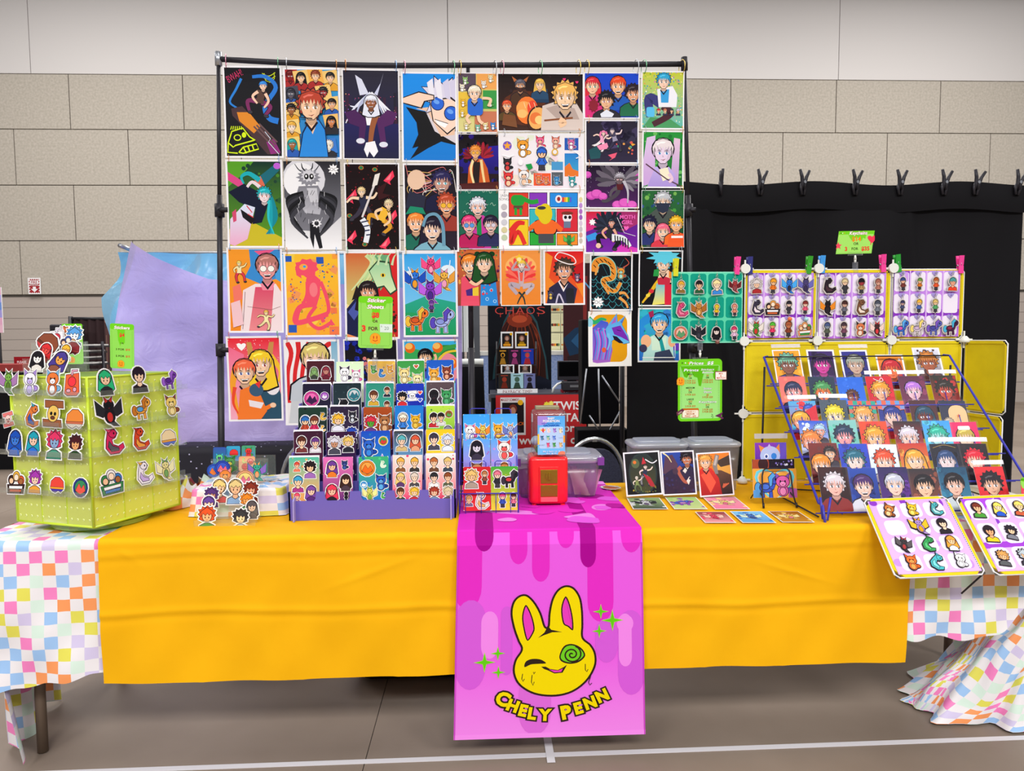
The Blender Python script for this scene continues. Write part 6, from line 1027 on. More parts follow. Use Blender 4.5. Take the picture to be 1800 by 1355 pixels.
STK = [  # face, px, py, half height px, kind, colours, turn, label
 (0, 15, 672, 22, 'D', ['7ab04a', 'a87ab0', '5a7a30'], 0, 'green and mauve plant-like creature sticker, top ledge end'), (0, 53, 672, 23, 'C', ['f4f2fa', 'c8b8f0', 'a88ad8'], 0, 'white and violet fox-like sticker, top ledge'), (0, 93, 672, 23, 'C', ['e87a3c', 'f4f0f4', '7ab0d8'], 0, 'orange and white fluffy critter sticker, top ledge'), (0, 127, 673, 23, 'X', ['e8603c', 'f03a48', 'e0a0b8'], 0, 'orange-red drink pouch sticker with a straw, top ledge'),
 (1, 185, 670, 24, 'L', ['2cb87a', 'f6cca8', '2a2a30'], 0, 'long green-haired person sticker holding a black animal, top ledge'), (1, 244, 665, 24, 'B', ['2a1c2c', 'f4d0b0', '2c2028'], 0, 'dark-haired man in a black suit sticker, top ledge'), (1, 298, 667, 17, 'Q', ['7a40b0', '9a60d0', '5a2a90'], 0, 'purple four-legged critter sticker, top ledge'),
 (0, 15, 737, 13, 'T', ['e87a78', 'f8d0c8', 'c83c40'], -.2, 'pink banner sticker seen at a slant, second ledge'), (0, 56, 730, 21, 'S', ['e07a38', '3a58b0', '3a9ab0'], .3, 'orange swimmer sticker with blue and teal balls, second ledge'), (0, 94, 727, 24, 'T', ['9a5a38', 'e8c060', '6a3a28'], .08, 'brown wooden banner sticker with a golden cat, second ledge'), (0, 132, 735, 21, 'R', ['e8883c', 'c8684a', 'f0e8e0'], 0, 'orange curled critter sticker under a small arc, second ledge'),
 (1, 192, 724, 27, 'D', ['1c1c22', '2a2a30', 'c83430'], 0, 'black dragon sticker with a red throat, second ledge'), (1, 249, 717, 20, 'Q', ['e8a040', 'c87828', '58a0e0'], 0, 'spotted orange animal sticker with balloons, second ledge'), (1, 301, 712, 19, 'C', ['f0d070', 'f4e0a0', '8a4a38'], 0, 'yellow long-eared critter sticker with a mallet, second ledge'),
 (0, 27, 776, 24, 'L', ['1c50b8', '3a7ad8', '2a68d0'], 0, 'blue hooded figure sticker with lettering, third ledge'), (0, 59, 777, 23, 'L', ['20a0b8', 'f4c8b0', '2a70d8'], 0, 'teal-haired girl in a blue top sticker, third ledge'), (0, 96, 780, 26, 'K', ['e03868', '8aa8d0', '4a9a80'], 0, 'pink-haired blue-faced clown sticker, third ledge'), (0, 133, 784, 22, 'K', ['4a1c24', 'e8a870', '2a4a28'], 0, 'maroon-haired tan man sticker on a green caption, third ledge'),
 (1, 196, 777, 24, 'S', ['d82c60', '5a5860', 'e84a78'], 0, 'pink segmented crawler sticker with a grey belly, third ledge'), (1, 244, 772, 21, 'S', ['d84828', 'f0a040', 'b83020'], 0, 'red-orange dragon sticker with flames, third ledge'), (1, 296, 768, 17, 'R', ['f0d8a8', 'e8a048', '4a68c8'], 0, 'cream sleeping cat sticker on a blue base, third ledge'),
 (0, 29, 846, 22, 'G', ['3a2420', 'd8582c', 'e8b040'], 0, 'sticker of four friends in a row with a caption, lowest ledge'), (0, 62, 845, 21, 'K', ['a83ab0', 'f4d0b8', 'e8a038'], 0, 'purple pointed-hat jester sticker, lowest ledge'), (0, 101, 851, 17, 'R', ['e8483c', 'f0a030', '4a3aa0'], 0, 'rainbow cap sticker between two captions, lowest ledge'), (0, 142, 857, 18, 'O', ['2a3a8a', '3a8a5a', 'e8584a'], 0, 'round blue badge sticker crossed by a red band, lowest ledge'),
 (1, 196, 845, 24, 'G', ['3a8a50', '3a80d0', 'f4f2f4'], 0, 'green and blue twin-headed caped sticker, lowest ledge'), (1, 251, 832, 21, 'S', ['f0ecf8', 'c8b0e8', 'e0b058'], 0, 'white and lilac sea dragon sticker, lowest ledge'), (1, 291, 825, 20, 'D', ['e8e098', 'f0ecb8', '78a860'], 0, 'pale yellow leafy critter sticker, lowest ledge')]
for fi, px, py, h, kd, cs, tr, lab in STK:
    p, u, n, L = faces[fi]; c = PL(px, py, p + n * .016, n); r = h * MPX(c)
    for back in (1,): diecut('sticker', kd, cs, r, frame(c, u, V((0, 0, 1)) - n * .12), .0012, 'w', lab, 'sticker', 'stickers on the green tower', turn=tr)
# price cards and the holder on top of the tower
def card_sign(px0, py0, px1, py1, Y, fn, label, lean=0.0, th=.002, rot=0.0, name='price_sign', W=None, H=None):
    c, W, H = rectpx(px0, py0, px1, py1, Y); a = Art(W, H, th, 'w', back=False); fn(a); x, y = rotv(rot); o = a.build(name, GLOSS, frame(c, x, y + V((0, lean, 0)))); tag(o, label, 'sign'); return o, W, H, c
LG, MG, DG, OR_, RD = '74d420', '96dc5c', '5cbc10', 'f08a1c', 'e84030'
def solid(a, r, col, x0=0, y0=0, x1=1, y1=1):
    pts = []; k = a.k()
    for cx, cy, a0 in ((x1 - r, y0 + r * k, -90), (x1 - r, y1 - r * k, 0), (x0 + r, y1 - r * k, 90), (x0 + r, y0 + r * k, 180)):
        for i in range(6): q = math.radians(a0 + i * 18); pts.append(a.xy(cx + r * math.cos(q), cy + r * math.sin(q) * k))
    pts.reverse(); n = len(pts); c = hx(col); z0 = a.z - a.th; a._raw([(u, v, z0) for u, v in pts] + [(u, v, a.z) for u, v in pts], [tuple(range(n - 1, -1, -1)), tuple(range(n, 2 * n))] + [(i, (i + 1) % n, (i + 1) % n + n, i + n) for i in range(n)], [c] * 2 * n)
def smiley(a, x, y, r):
    a.ell(x, y, r * 1.06, r * 1.06, 'd8701c'); a.ell(x, y, r, r, 'f8a428')
    for i, l_ in enumerate((.5, .9, .6, 1.0, .55)): a.rrect(x - r + i * r * .4, y + .2 * r * a.k(), x - r + i * r * .4 + r * .36, y + (r * (.75 + .45 * l_)) * a.k(), r * .17, 'f8a428')
    a.ell(x - r * .32, y - r * .2 * a.k(), r * .1, r * .34, 'c83c1c'); a.ell(x + r * .32, y - r * .2 * a.k(), r * .1, r * .34, 'c83c1c'); a.curve([(x - r * .5, y + r * .3 * a.k()), (x, y + r * .55 * a.k()), (x + r * .5, y + r * .3 * a.k())], r * .14, 'c83c1c')
def dash(a, x0, y0, x1, y1, n):
    a.z += LAY
    for i in range(n): t0, t1 = i / n, (i + .55) / n; a.line([(x0 + (x1 - x0) * t0, y0 + (y1 - y0) * t0), (x0 + (x1 - x0) * t1, y0 + (y1 - y0) * t1)], .008, '3c8a18', lay=False)
def stick_sign(a, full):
    solid(a, .09, MG); a.rrect(0, 0, 1, .2 if not full else .13, .09, LG); a.poly([(.3, .1), (.62, .1), (.62, .42), (.55, .46), (.5, .4), (.42, .5), (.34, .36)], LG)
    a.otxt(.5, .085, .13, 'Stickers', 'w', 'a83a2c', .03, .06, shear=.2, width=.66); dash(a, .07, .16, .07, .95, 26); dash(a, .93, .16, .93, .95, 26)
    a.txt(.5, .25, .15, '$4', RD, .04); a.txt(.5, .43, .07, 'OR', '4a4a20', .02); a.txt(.42, .57, .085, '3 FOR', '4a4a20', .02, width=.36); a.txt(.74, .57, .085, '$10', RD, .03); a.txt(.42, .72, .085, '5 FOR', '4a4a20', .02, width=.36); a.txt(.74, .72, .085, '$15', RD, .03); smiley(a, .45, .89, .14)
Yp = (C_.y + D_.y) / 2 - .05
card_sign(194, 569, 236, 648, 2.58, lambda a: stick_sign(a, True), 'tall green sticker price card standing on the green tower', -.05, rot=-.06)
card_sign(110, 569, 146, 640, 2.72, lambda a: stick_sign(a, False), 'green sticker price card behind the heap of stickers on the tower', .02)
t = empty('acrylic_holder', Z(105, 646, ZG + .004)); T = t.location; tag(t, 'clear acrylic holder with stickers heaped in it on the green tower', 'holder')
for (x0_, y0_, x1_, y1_, Y) in ((40, 630, 118, 652, 2.42), (55, 602, 152, 650, 2.5), (118, 600, 156, 654, 2.46)):
    c, W, H = rectpx(x0_, y0_, x1_, y1_, Y); b = MB(); b.obox(c - T, (W / 2, 0, 0), (0, .0012, 0), (0, 0, H / 2)); b.build('acrylic_wall', ACR, t)
c = Z(100, 652, ZG + .006) - T; b = MB(); b.obox(c + V((.0, .03, 0)), (.13, 0, 0), (0, .09, 0), (0, 0, .0015)); b.build('acrylic_floor', ACR, t)
for px, py, h, kd, cs, tr, Y, lab in ((86, 602, 21, 'R', ['8a4a34', '6a3828', 'c83c40'], .7, 2.49, 'brown swept-wing sticker at the edge of the heap on the tower'), (100, 594, 17, 'X', ['f0eaf0', 'c83848', 'e8e0f0'], 0, 2.5, 'white sticker with a red label in the tower heap'), (112, 588, 16, 'K', ['e07a48', 'f4c8a8', 'c85a38'], 0, 2.51, 'orange-haired face sticker at the crest of the tower heap'), (131, 592, 20, 'K', ['5aa0e0', 'e8f0fa', '3a70c0'], 0, 2.5, 'icy blue spiky figure sticker in the tower heap'), (120, 603, 16, 'G', ['4a3a50', 'c8a070', '3a58b0'], 0, 2.48, 'group portrait sticker with blue coats in the tower heap'), (128, 611, 14, 'R', ['8a2c34', 'a83c40', '6a2028'], .2, 2.46, 'dark red cap sticker in the tower heap'), (116, 618, 15, 'B', ['f0b838', 'e8a058', '4a8a5a'], .1, 2.44, 'yellow-haired green-shirted sticker in the tower heap'), (80, 618, 18, 'L', ['d83034', 'e8504a', 'b82028'], .3, 2.43, 'bright red shaggy sticker in the tower heap'), (66, 633, 19, 'L', ['1c1a20', 'f2ecec', 'e0d8d8'], .05, 2.4, 'black-haired pale grinning face sticker before the tower heap'), (105, 635, 22, 'L', ['4a3a90', 'e8a050', '8a5040'], .5, 2.39, 'purple-haired glowing-faced sticker before the tower heap')):
    c = P(px, py, Y); diecut('sticker', kd, cs, h * MPX(c), frame(c, (1, -.05, 0), (0, .15, 1)), .0012, 'w', lab, 'sticker', 'stickers heaped on the tower', turn=tr)

# ---- covered box, front acrylic stand with portrait stickers
bx0, bx1, by0, by1 = Z(338, 905).x, Z(500, 905).x, 2.46, 2.72; bzt = P(420, 859, by0).z
def boxcover(u, v):
    a_ = u * 2 * math.pi; cx, cy, hx_, hy_ = (bx0 + bx1) / 2, (by0 + by1) / 2, (bx1 - bx0) / 2, (by1 - by0) / 2
    if v < .45: r = v / .45; z = bzt + .004 * nz(a_, v * 9)
    else: r = 1 + .10 * ((v - .45) / .55) + .03 * math.sin(a_ * 9) * (v - .45); z = bzt - (bzt - ZC - .002) * min(1, ((v - .45) / .5)) ** .9
    c_, s_ = math.cos(a_), math.sin(a_); m = max(abs(c_), abs(s_)) ** .82
    return (cx + hx_ * r * c_ / m, cy + hy_ * r * s_ / m, max(ZC + .002, z))
o = sheet('covered_box', boxcover, 90, 30, CHK, lambda u, v: (u * 22, v * 7)); tag(o, 'low box wrapped in checkered plastic holding acrylic stands', 'box')
def crump(u, v): a_ = u * 2 * math.pi; r = (.035 + .07 * v) * (1 + .2 * math.sin(a_ * 5 + v * 4)); c = Z(330, 886); return (c.x - .01 + 1.1 * r * math.cos(a_), c.y + .06 + r * 1.3 * math.sin(a_), ZC + .002 + (.075 + .012 * math.sin(a_ * 7)) * (1 - v) ** .8 * (1 + .2 * math.sin(a_ * 3)))
o = sheet('crumpled_cover', crump, 50, 16, CHK, lambda u, v: (u * 9, v * 3)); tag(o, 'crumpled bunch of checkered plastic beside the wrapped box', 'plastic sheet')
def acr_stand(name, quads, lab):
    t = empty(name, P(*quads[0][:2], quads[0][4])); T = t.location; tag(t, lab, 'holder')
    for x0_, y0_, x1_, y1_, Y in quads:
        c, W, H = rectpx(x0_, y0_, x1_, y1_, Y); b = MB(); b.obox(c - T, (W / 2, 0, 0), (0, .0012, 0), (0, 0, H / 2)); b.build('acrylic_wall', ACR, t)
        b = MB(); b.obox(c - T + V((0, .022, -H / 2 + .001)), (W / 2, 0, 0), (0, .022, 0), (0, 0, .0012)); b.build('acrylic_floor', ACR, t)
    return t
acr_stand('acrylic_stand', ((341, 914, 449, 932, 2.335), (346, 892, 452, 924, 2.37), (352, 870, 455, 912, 2.42)), 'stepped clear acrylic stand of portrait stickers in front of the wrapped box')
acr_stand('acrylic_stand', ((366, 833, 462, 857, 2.49), (372, 806, 472, 850, 2.54), (380, 800, 485, 846, 2.6)), 'clear acrylic stand of fruit and creature stickers on the wrapped box')
for px, py, h, kd, cs, Y, lab in ((386, 861, 22, 'B', ['f0d080', 'f6c8a0', 'd83a3c'], 2.43, 'blond laughing sticker in a red shirt at the back of the portrait stand'), (414, 862, 23, 'B', ['e0c888', 'f0b890', '8ab0e0'], 2.425, 'blond sticker in a light blue jacket at the back of the portrait stand'), (372, 873, 18, 'K', ['5a3a80', 'c89078', '6a4a90'], 2.415, 'purple-haired sticker peering over the portrait stand'), (367, 889, 20, 'B', ['6a4aa0', 'f4d0b8', '3a70d8'], 2.385, 'violet-haired sticker with glasses and a blue collar on the portrait stand'), (441, 864, 19, 'K', ['8a3424', 'e8a888', '7a3020'], 2.42, 'tousled red-brown haired sticker on the portrait stand'), (434, 882, 17, 'K', ['f08a28', 'f4a860', '2a8a50'], 2.395, 'bright orange-haired sticker with a green collar on the portrait stand'), (443, 894, 17, 'L', ['5a5458', 'f4ccb0', '6a6468'], 2.375, 'long grey-black haired sticker turned aside on the portrait stand'), (364, 910, 22, 'K', ['e8582c', 'f6b888', '2a9a3c'], 2.345, 'orange-haired sticker in a green jersey at the front of the portrait stand'), (423, 913, 20, 'K', ['3a3c40', 'f4d8a8', 'b8d8f4'], 2.345, 'shaggy black-haired sticker in a blue dish at the front of the portrait stand')):
    c = P(px, py, Y); diecut('sticker', kd, cs, h * MPX(c), frame(c, (1, 0, 0), (0, .12, 1)), .0012, 'w', lab, 'sticker', 'portrait stickers on the acrylic stand')
def flatcard(px, py, hw, hh, Y, fn, lab, name='sticker', cat='sticker', grp=None, lean=.12):
    c = P(px, py, Y); k = MPX(c); a = Art(2 * hw * k, 2 * hh * k, .0012, 'w', clip=None, back=False); fn(a); return tag(a.build(name, GLOSS, frame(c, (1, 0, 0), (0, lean, 1))), lab, cat, grp)
def fcard(bgc, bg2, items):
    def f(a):
        solid(a, .12, bgc); a.rrect(.03, .03, .97, .97, .1, bgc, bg2)
        for it in items: motif(a, *it)
    return f
G2 = 'fruit and creature stickers on the acrylic stand'
flatcard(386, 803, 11, 17, 2.6, fcard('3a5ab0', '2a8a90', [('C', ['6ad88a', '48508a', '3ac0e0'], .5, .6, .46, .04)]), 'dark blue card sticker of a green visitor under a saucer', grp=G2)
flatcard(410, 797, 12, 13, 2.61, fcard('3aa8d0', '4a78c8', [('R', ['e83a38', 'd82830', '3a9a40'], .55, .45, .34, .0)]), 'blue card sticker with a strawberry, first of the fruit pair', grp=G2)
flatcard(437, 795, 12, 12, 2.61, fcard('4aa070', '5a80c8', [('C', ['e8403a', 'd83038', '3aa040'], .5, .5, .4, .0)]), 'green and blue card sticker with a red cat-faced berry', grp=G2)
flatcard(434, 815, 14, 13, 2.56, fcard('f8a878', 'f8c8a8', [('O', ['f07868', 'f8a0a0', 'e85a58'], .72, .35, .22, 0), ('O', ['f07868', 'e86a60', 'e85a58'], .4, .7, .24, 0), ('S', ['c8d878', 'e8e8a0', 'a8c060'], .3, .28, .2, 0)]), 'peach card sticker with round pink fruits', grp=G2)
for px, py, h, kd, cs, Y, lab in ((404, 816, 15, 'C', ['3a9a3c', 'e8d838', '2a7a38'], 2.545, 'green and yellow dinosaur sticker among the fruit cards'), (376, 827, 12, 'O', ['2a58c8', '3a70d8', 'e87a38'], 2.53, 'round blue sticker with orange stripes among the fruit cards'), (391, 823, 14, 'O', ['2a4ab8', '3a58c8', 'f06a88'], 2.52, 'blue disc sticker with a pink brain shape among the fruit cards'), (396, 839, 16, 'C', ['f0883c', 'f8b058', 'f08a98'], 2.505, 'orange cat face sticker with pink paws among the fruit cards'), (431, 843, 17, 'O', ['f0a878', 'f8d878', 'e85a90'], 2.505, 'orange sticker with a pale moon among the fruit cards'), (452, 828, 17, 'D', ['38a890', '8a68c0', 'f0a060'], 2.52, 'teal and violet bird sticker among the fruit cards')):
    c = P(px, py, Y); diecut('sticker', kd, cs, h * MPX(c), frame(c, (1, 0, 0), (0, .12, 1)), .0012, cs[0], lab, 'sticker', G2, .1)

# ---- purple sheet rack
PUR = mat('purple_board', '6a60c0', .45, spec=.4); PURE = mat('purple_edge', '9a92d8', .5)
xL, xR = Z(508, 915).x, Z(802, 906).x; y0r = 2.385; t = empty('sheet_rack', ((xL + xR) / 2, y0r, ZC)); T = t.location; tag(t, 'stepped purple cardboard rack holding five rows of sticker sheets', 'rack')
wR = (xR - xL) / 2; dY, dZ = .058, .079
CW = .100; CH = .15
colx = lambda j, r: (-.81 + .405 * j) * wR * (1 - .012 * r) + (-.004 if j < 2 else .003)
# front board with slots cut down between tabs
zf0, zf1, zfs = .0, .097, .066; pts = [(-wR, 0, zf0), (wR, 0, zf0), (wR, 0, zf1)]
for j in range(4, -1, -1):
    cx = colx(j, 0); pts += [(cx + .043, 0, zf1), (cx + .040, 0, zfs + .008), (cx + .034, 0, zfs), (cx - .034, 0, zfs), (cx - .040, 0, zfs + .008), (cx - .043, 0, zf1)]
pts.append((-wR, 0, zf1)); b = MB(); b.prism(pts[::-1], (0, 1, 0), .005); b.build('front_board', PUR, t)
for r in range(1, 5):
    b = MB(); z0 = .097 + dZ * r - .085; b.box((-wR * (1 - .01 * r), dY * r - .004, max(0, z0 - .1)), (wR * (1 - .01 * r), dY * r, z0 + .03)); b.build('step_board', PUR, t)
def prof():
    p = [(0, 0), (5 * dY, 0), (5 * dY, .097 + dZ * 4 + .06)]
    for r in range(4, -1, -1): p += [(dY * r + .012, .097 + dZ * r + .05 - (.05 if r == 0 else 0)), (dY * r + .012 - (.03 if r else .012), .097 + dZ * r + .05 - (.05 if r == 0 else .002)), (dY * r - (.02 if r else 0), .097 + dZ * (r - 1) + .05 if r > 1 else .097 if r else 0)]
    return p
pr_ = [(0, 0), (5 * dY, 0)]
for r in range(4, -1, -1): zt5 = .097 + dZ * r + (.045 if r else 0); pr_ += [(dY * (r + 1) - .004, zt5), (dY * r - .004 + (.004 if r == 0 else 0), zt5)]
for sx in (-1, 1):
    b = MB(); b.prism([(sx * wR, y, z) for y, z in (pr_ if sx < 0 else pr_[::-1])], (-sx, 0, 0), .005); b.build('side_board', PUR, t)
    b = MB(); x_ = sx * (wR - .018); b.prism([(x_, y, z) for y, z in [(-.022, 0), (.01, 0), (.01, .078), (-.012, .078), (-.02, .07)]], (1, 0, 0), .005); b.build('foot_fin', PURE, t)
for j in range(4):
    xm = (colx(j, 0) + colx(j + 1, 0)) / 2; q = [(y + .004, z - .018) for y, z in pr_[2:]]; b = MB(); b.prism([(xm - .0025, y, z) for y, z in [(0.006, .002), (5 * dY, .002)] + q], (1, 0, 0), .005); b.build('divider', PURE, t)
SH = [  # rows from the top; (background, second colour, motifs or None, description)
 [('4a1c28', '3a1420', [('B', 'm8a', 'green ghoul')], 'maroon dotted sheet with a green figure and a pink one'), ('d8f0c8', 'e8f8d8', 0, 'pale green sheet with two white hooded critters'), ('e0b048', 'a89088', 0, 'mustard sheet with seven small toy creatures'), ('3c9a48', '58a858', 0, 'green sheet with a cream cat and a rabbit'), ('1c58c0', '2a70d8', 0, 'blue sheet with an orange cat and a brown dog')],
 [('1c1830', '2a2440', 0, 'night sheet with magenta ghosts and a moon'), ('1c2c34', '2c4048', 0, 'dark teal sheet with a black bug and a round robot eye'), ('2a8a78', '48b098', 0, 'teal sheet of one brown-haired man and small masks'), ('2038b8', '1c28a0', 0, 'royal blue sheet with red checks and a speech bubble'), ('5a4a50', '4a3c48', 0, 'grey-brown sheet with a black stick figure and a green one')],
 [('1c3a30', '241c28', 0, 'black and green sheet of two siblings in caps'), ('2a2038', '3a2c50', 0, 'dark violet sheet of a blond boy and a blue-haired girl'), ('a84a20', '7a2c14', 0, 'rust sheet of a green beaked head and a brown bear head'), ('1c78d0', '2a8ae0', 0, 'bright blue sheet of a seated boy and a yellow dog'), ('b8e048', '58a838', 0, 'lime sheet of a couple, a burger and a frog')],
 [('3a1c30', '5a1c40', 0, 'plum sheet of four brown, violet and orange haired heads'), ('3a1838', '2a1c50', 0, 'wine red sheet of white, blond and dark haired men'), ('1c4ac0', '2a90c8', 0, 'ocean blue sheet with a blue bird, ball and pink starfish'), ('3a3c40', '78b8f0', 0, 'light blue sheet of teal and copper haired heads'), ('f0c820', 'f8d840', 0, 'yellow sheet of grey and white haired men')],
 [('48b8a0', 'e8a050', 0, 'rainbow sheet of red, black and striped haired heads'), ('e070b8', '5a2870', 0, 'pink sheet of a violet-haired rider, a brunette and a redhead'), ('3cb070', '2a78c8', 0, 'green-blue sheet of an orange, a blue and a yellow critter'), ('f0e0d8', 'e03c70', 0, 'white and orange wavy sheet of six blond heads'), ('f4e8e0', 'd82c5a', 0, 'cream and crimson wavy sheet of six brown and grey heads')]]
SM = [ # motifs (kind, colours, x, y, r)
 [[('L', ['7a9a60', '8ab870', '3a4038'], .27, .28, .2), ('L', ['8a3040', 'c88878', '6a2030'], .7, .28, .22), ('H', 0, .2, .62, .06), ('C', ['f0eaf0', 'w', '2a2a30'], .48, .64, .12), ('H', 1, .78, .6, .1)], [('C', ['f4f0f8', 'w', '3a3448'], .3, .3, .25), ('C', ['f8e8f0', 'w', 'f06aa8'], .72, .36, .22), ('O', ['58a8e0', '3a80d0', 'w'], .2, .8, .1), ('O', ['f06a98', 'f8a0b8', 'w'], .5, .82, .1)], [('C', ['58a048', '78c060', '3a8038'], .2, .2, .14), ('S', ['3a80d0', '58a0e0', '2a60b0'], .48, .3, .14), ('C', ['e8a040', 'f0c070', 'c87828'], .8, .2, .14), ('C', ['d8c030', 'f0e060', '2a2a30'], .2, .6, .15), ('O', ['f06a78', 'f08a98', 'd84858'], .5, .66, .13), ('C', ['a83a78', 'c85a98', '8a2a60'], .8, .6, .16)], [('C', ['f0d890', 'f8ecc0', 'e8c870'], .26, .36, .26), ('C', ['f4e8a8', 'f8f0d0', 'e8d890'], .74, .5, .25), ('H', 2, .7, .14, .08)], [('C', ['f0a838', 'f8d080', 'e89828'], .27, .38, .25), ('C', ['8a3a2c', 'e8a888', '6a2a20'], .74, .32, .23), ('C', ['e87848', 'f0a070', 'c85a30'], .7, .84, .14)]],
 [[('O', ['d83a98', 'e868b0', '3a1c48'], .32, .36, .24), ('O', ['8a3ab0', 'b868d0', 'e8e0f0'], .78, .3, .13), ('C', ['a830a0', 'c858b8', '7a2080'], .74, .74, .2), ('O', ['6a58b0', 'a898d8', 'w'], .26, .84, .12)], [('S', ['1c1c22', '2a2a34', '3a3a44'], .35, .6, .28), ('O', ['3aa0a8', 'c8d0d4', '2a7080'], .74, .28, .2)], [('B', ['6a3a24', 'f0c4a0', 'd8a838'], .28, .34, .24), ('B', ['6a3a24', 'f0c4a0', '2a3040'], .76, .2, .16), ('B', ['6a3a24', 'f0c4a0', '2a3040'], .76, .54, .16), ('B', ['7a3a30', 'f0c4a0', '2a3040'], .24, .86, .14), ('B', ['7a3a30', 'f0c4a0', '2a3040'], .74, .86, .14)], [('K', ['1c1c24', 'f0c8a0', 'd83038'], .22, .36, .22), ('T', ['f4f4f8', 'f4f4f8', 'd8d8e0'], .58, .3, .15), ('H', 0, .86, .22, .07), ('H', 3, .86, .4, .07), ('K', ['a82c30', 'e8b090', '8a2028'], .62, .78, .2)], [('F', ['18181c', '24242a', '1c1c20'], .27, .42, .32), ('C', ['3a9a58', '58b878', '2a7a40'], .72, .36, .26), ('S', ['4a9a48', '3a8038', '58a858'], .24, .84, .12), ('B', ['3a7048', '58a068', '2a5a38'], .72, .9, .13)]],
 [[('F', ['2a70c0', 'f4c8a0', 'c84a2c'], .24, .42, .3), ('F', ['7a3a28', 'f4c8a0', 'd82c60'], .56, .42, .3), ('S', ['e8b030', 'f0d060', 'c89020'], .84, .22, .12), ('S', ['e8b030', 'f0d060', 'c89020'], .84, .5, .1)], [('K', ['f0b838', 'f4ccaa', 'e8e8f4'], .28, .36, .27), ('C', ['2a2a34', 'c8d0d8', '1c1c24'], .78, .24, .18), ('K', ['2a50c0', 'f0c4a8', '3a3868'], .76, .66, .24)], [('K', ['d83048', '58a838', '6a3a88'], .25, .4, .27), ('C', ['a8683c', 'e0b080', '8a4a28'], .74, .38, .28), ('S', ['8a58b0', 'a878c8', '6a3a90'], .26, .8, .12)], [('F', ['f4ecd8', 'f4ccaa', '3a80d8'], .28, .4, .3), ('C', ['e8b028', 'f0c850', 'd89a20'], .72, .38, .22), ('S', ['4a9a48', '58b058', '3a8038'], .7, .86, .12)], [('B', ['2a2024', 'f4c8a8', 'c82c38'], .26, .32, .23), ('B', ['24201c', 'f0c4a0', 'e0dcd8'], .52, .3, .2), ('O', ['c88a48', '8a5028', '58a048'], .8, .2, .12), ('C', ['4a9a38', '68b850', '3a8028'], .24, .78, .14), ('B', ['8a88a0', 'e8c8b0', 'a8a0c0'], .76, .62, .22)]],
 [[('B', ['5a2c20', 'f4c8a8', '7a3838'], .27, .28, .25), ('B', ['6a3a88', 'f0c4a8', 'e8e4ec'], .74, .3, .23), ('K', ['e87830', 'f0b888', '3a3040'], .26, .8, .2), ('B', ['3a3848', 'f0c8b0', '4a3a60'], .74, .8, .2)], [('K', ['d8d4e0', 'c89070', '4a4a58'], .27, .3, .26), ('K', ['e8c060', 'f4ccaa', '2a2a34'], .74, .28, .24), ('B', ['2a3848', 'f0c8a8', '3a5860'], .26, .82, .19), ('B', ['a83030', 'f0c0a0', '3a2c48'], .76, .8, .2)], [('C', ['2a60c8', '3a88e0', '1c48a8'], .26, .38, .28), ('O', ['f0c838', '3a9a58', 'd83a38'], .76, .24, .14), ('H', 4, .72, .68, .2), ('O', ['3aa048', '58c058', '2a7a30'], .26, .88, .16)], [('B', ['58b0b8', 'f4ccb0', 'd8b878'], .27, .26, .25), ('L', ['d8583a', 'f4c8a8', 'e8a078'], .74, .26, .25), ('B', ['c8d4e0', 'f4d4c0', '5a6478'], .27, .78, .21), ('B', ['34485a', 'c8d4d8', '2a3848'], .76, .78, .2)], [('B', ['3c3848', 'f4ccb4', '4a4858'], .27, .26, .26), ('K', ['d0dcf0', 'f8dcc8', 'e8f0f8'], .74, .3, .25), ('K', ['e0e4ec', 'f4d4c4', 'f0f0f4'], .4, .8, .24)]],
 [[('B', ['d84a38', 'f4c0a0', 'e8785a'], .26, .2, .15), ('K', ['241c20', 'f4c49c', '9a68b8'], .7, .27, .25), ('B', ['3aa0d0', 'f4ccaa', 'a83a88'], .3, .58, .25), ('L', ['7a48a8', 'f0c8b0', '5a2c78'], .74, .8, .25), ('B', ['e8506a', 'f4c0a8', 'd83a5a'], .27, .9, .16)], [('L', ['6a3a98', 'f0c0a0', 'e0782c'], .3, .25, .25), ('C', ['2a3a78', '3a58a8', '1c2858'], .72, .18, .14), ('L', ['3a2420', 'f4c8a4', '4a3a48'], .76, .56, .25), ('L', ['e03858', 'f4b8a0', '2a2028'], .3, .8, .28), ('F', ['1c1c24', '2a2a30', '1c1c24'], .78, .88, .13)], [('O', ['f08a28', 'f0a048', 'e86a20'], .28, .26, .24), ('C', ['2a58c0', '58a8e8', '1c3a90'], .74, .58, .24), ('O', ['58b0e0', '3a80c8', 'w'], .16, .62, .1), ('D', ['d8d868', 'e8e898', '78b048'], .36, .84, .22), ('S', ['c8e8c8', 'd8f0d8', 'a8d8a8'], .8, .18, .1), ('S', ['3a9a48', '58b858', '8a5a38'], .8, .88, .1)], [('B', ['e8b048', 'f6ccaa', '8a5a38'], .27, .2, .22), ('B', ['e8b040', 'f6ccaa', '3a3838'], .74, .2, .22), ('L', ['e8c878', 'f4c8a4', '5a3a70'], .27, .54, .22), ('B', ['d8ccc0', 'f6d4bc', '4a4a50'], .74, .54, .22), ('B', ['5a3824', 'f0b890', '3a4a38'], .27, .87, .21), ('K', ['f0c040', 'f6ccaa', 'c83038'], .74, .87, .21)], [('B', ['b86a38', 'f4c8a4', '6a4a38'], .27, .2, .22), ('B', ['e0c070', 'f6d0b0', '3a4858'], .74, .2, .22), ('B', ['2a2c30', 'f4ccb4', 'e8e8ec'], .27, .54, .22), ('B', ['8a4a28', 'f4c4a0', '586048'], .74, .54, .22), ('K', ['a83c2c', 'f4c0a0', '7890b8'], .27, .87, .22), ('K', ['d8c8a0', 'f6d4bc', '6a5a58'], .74, .87, .22)]]]
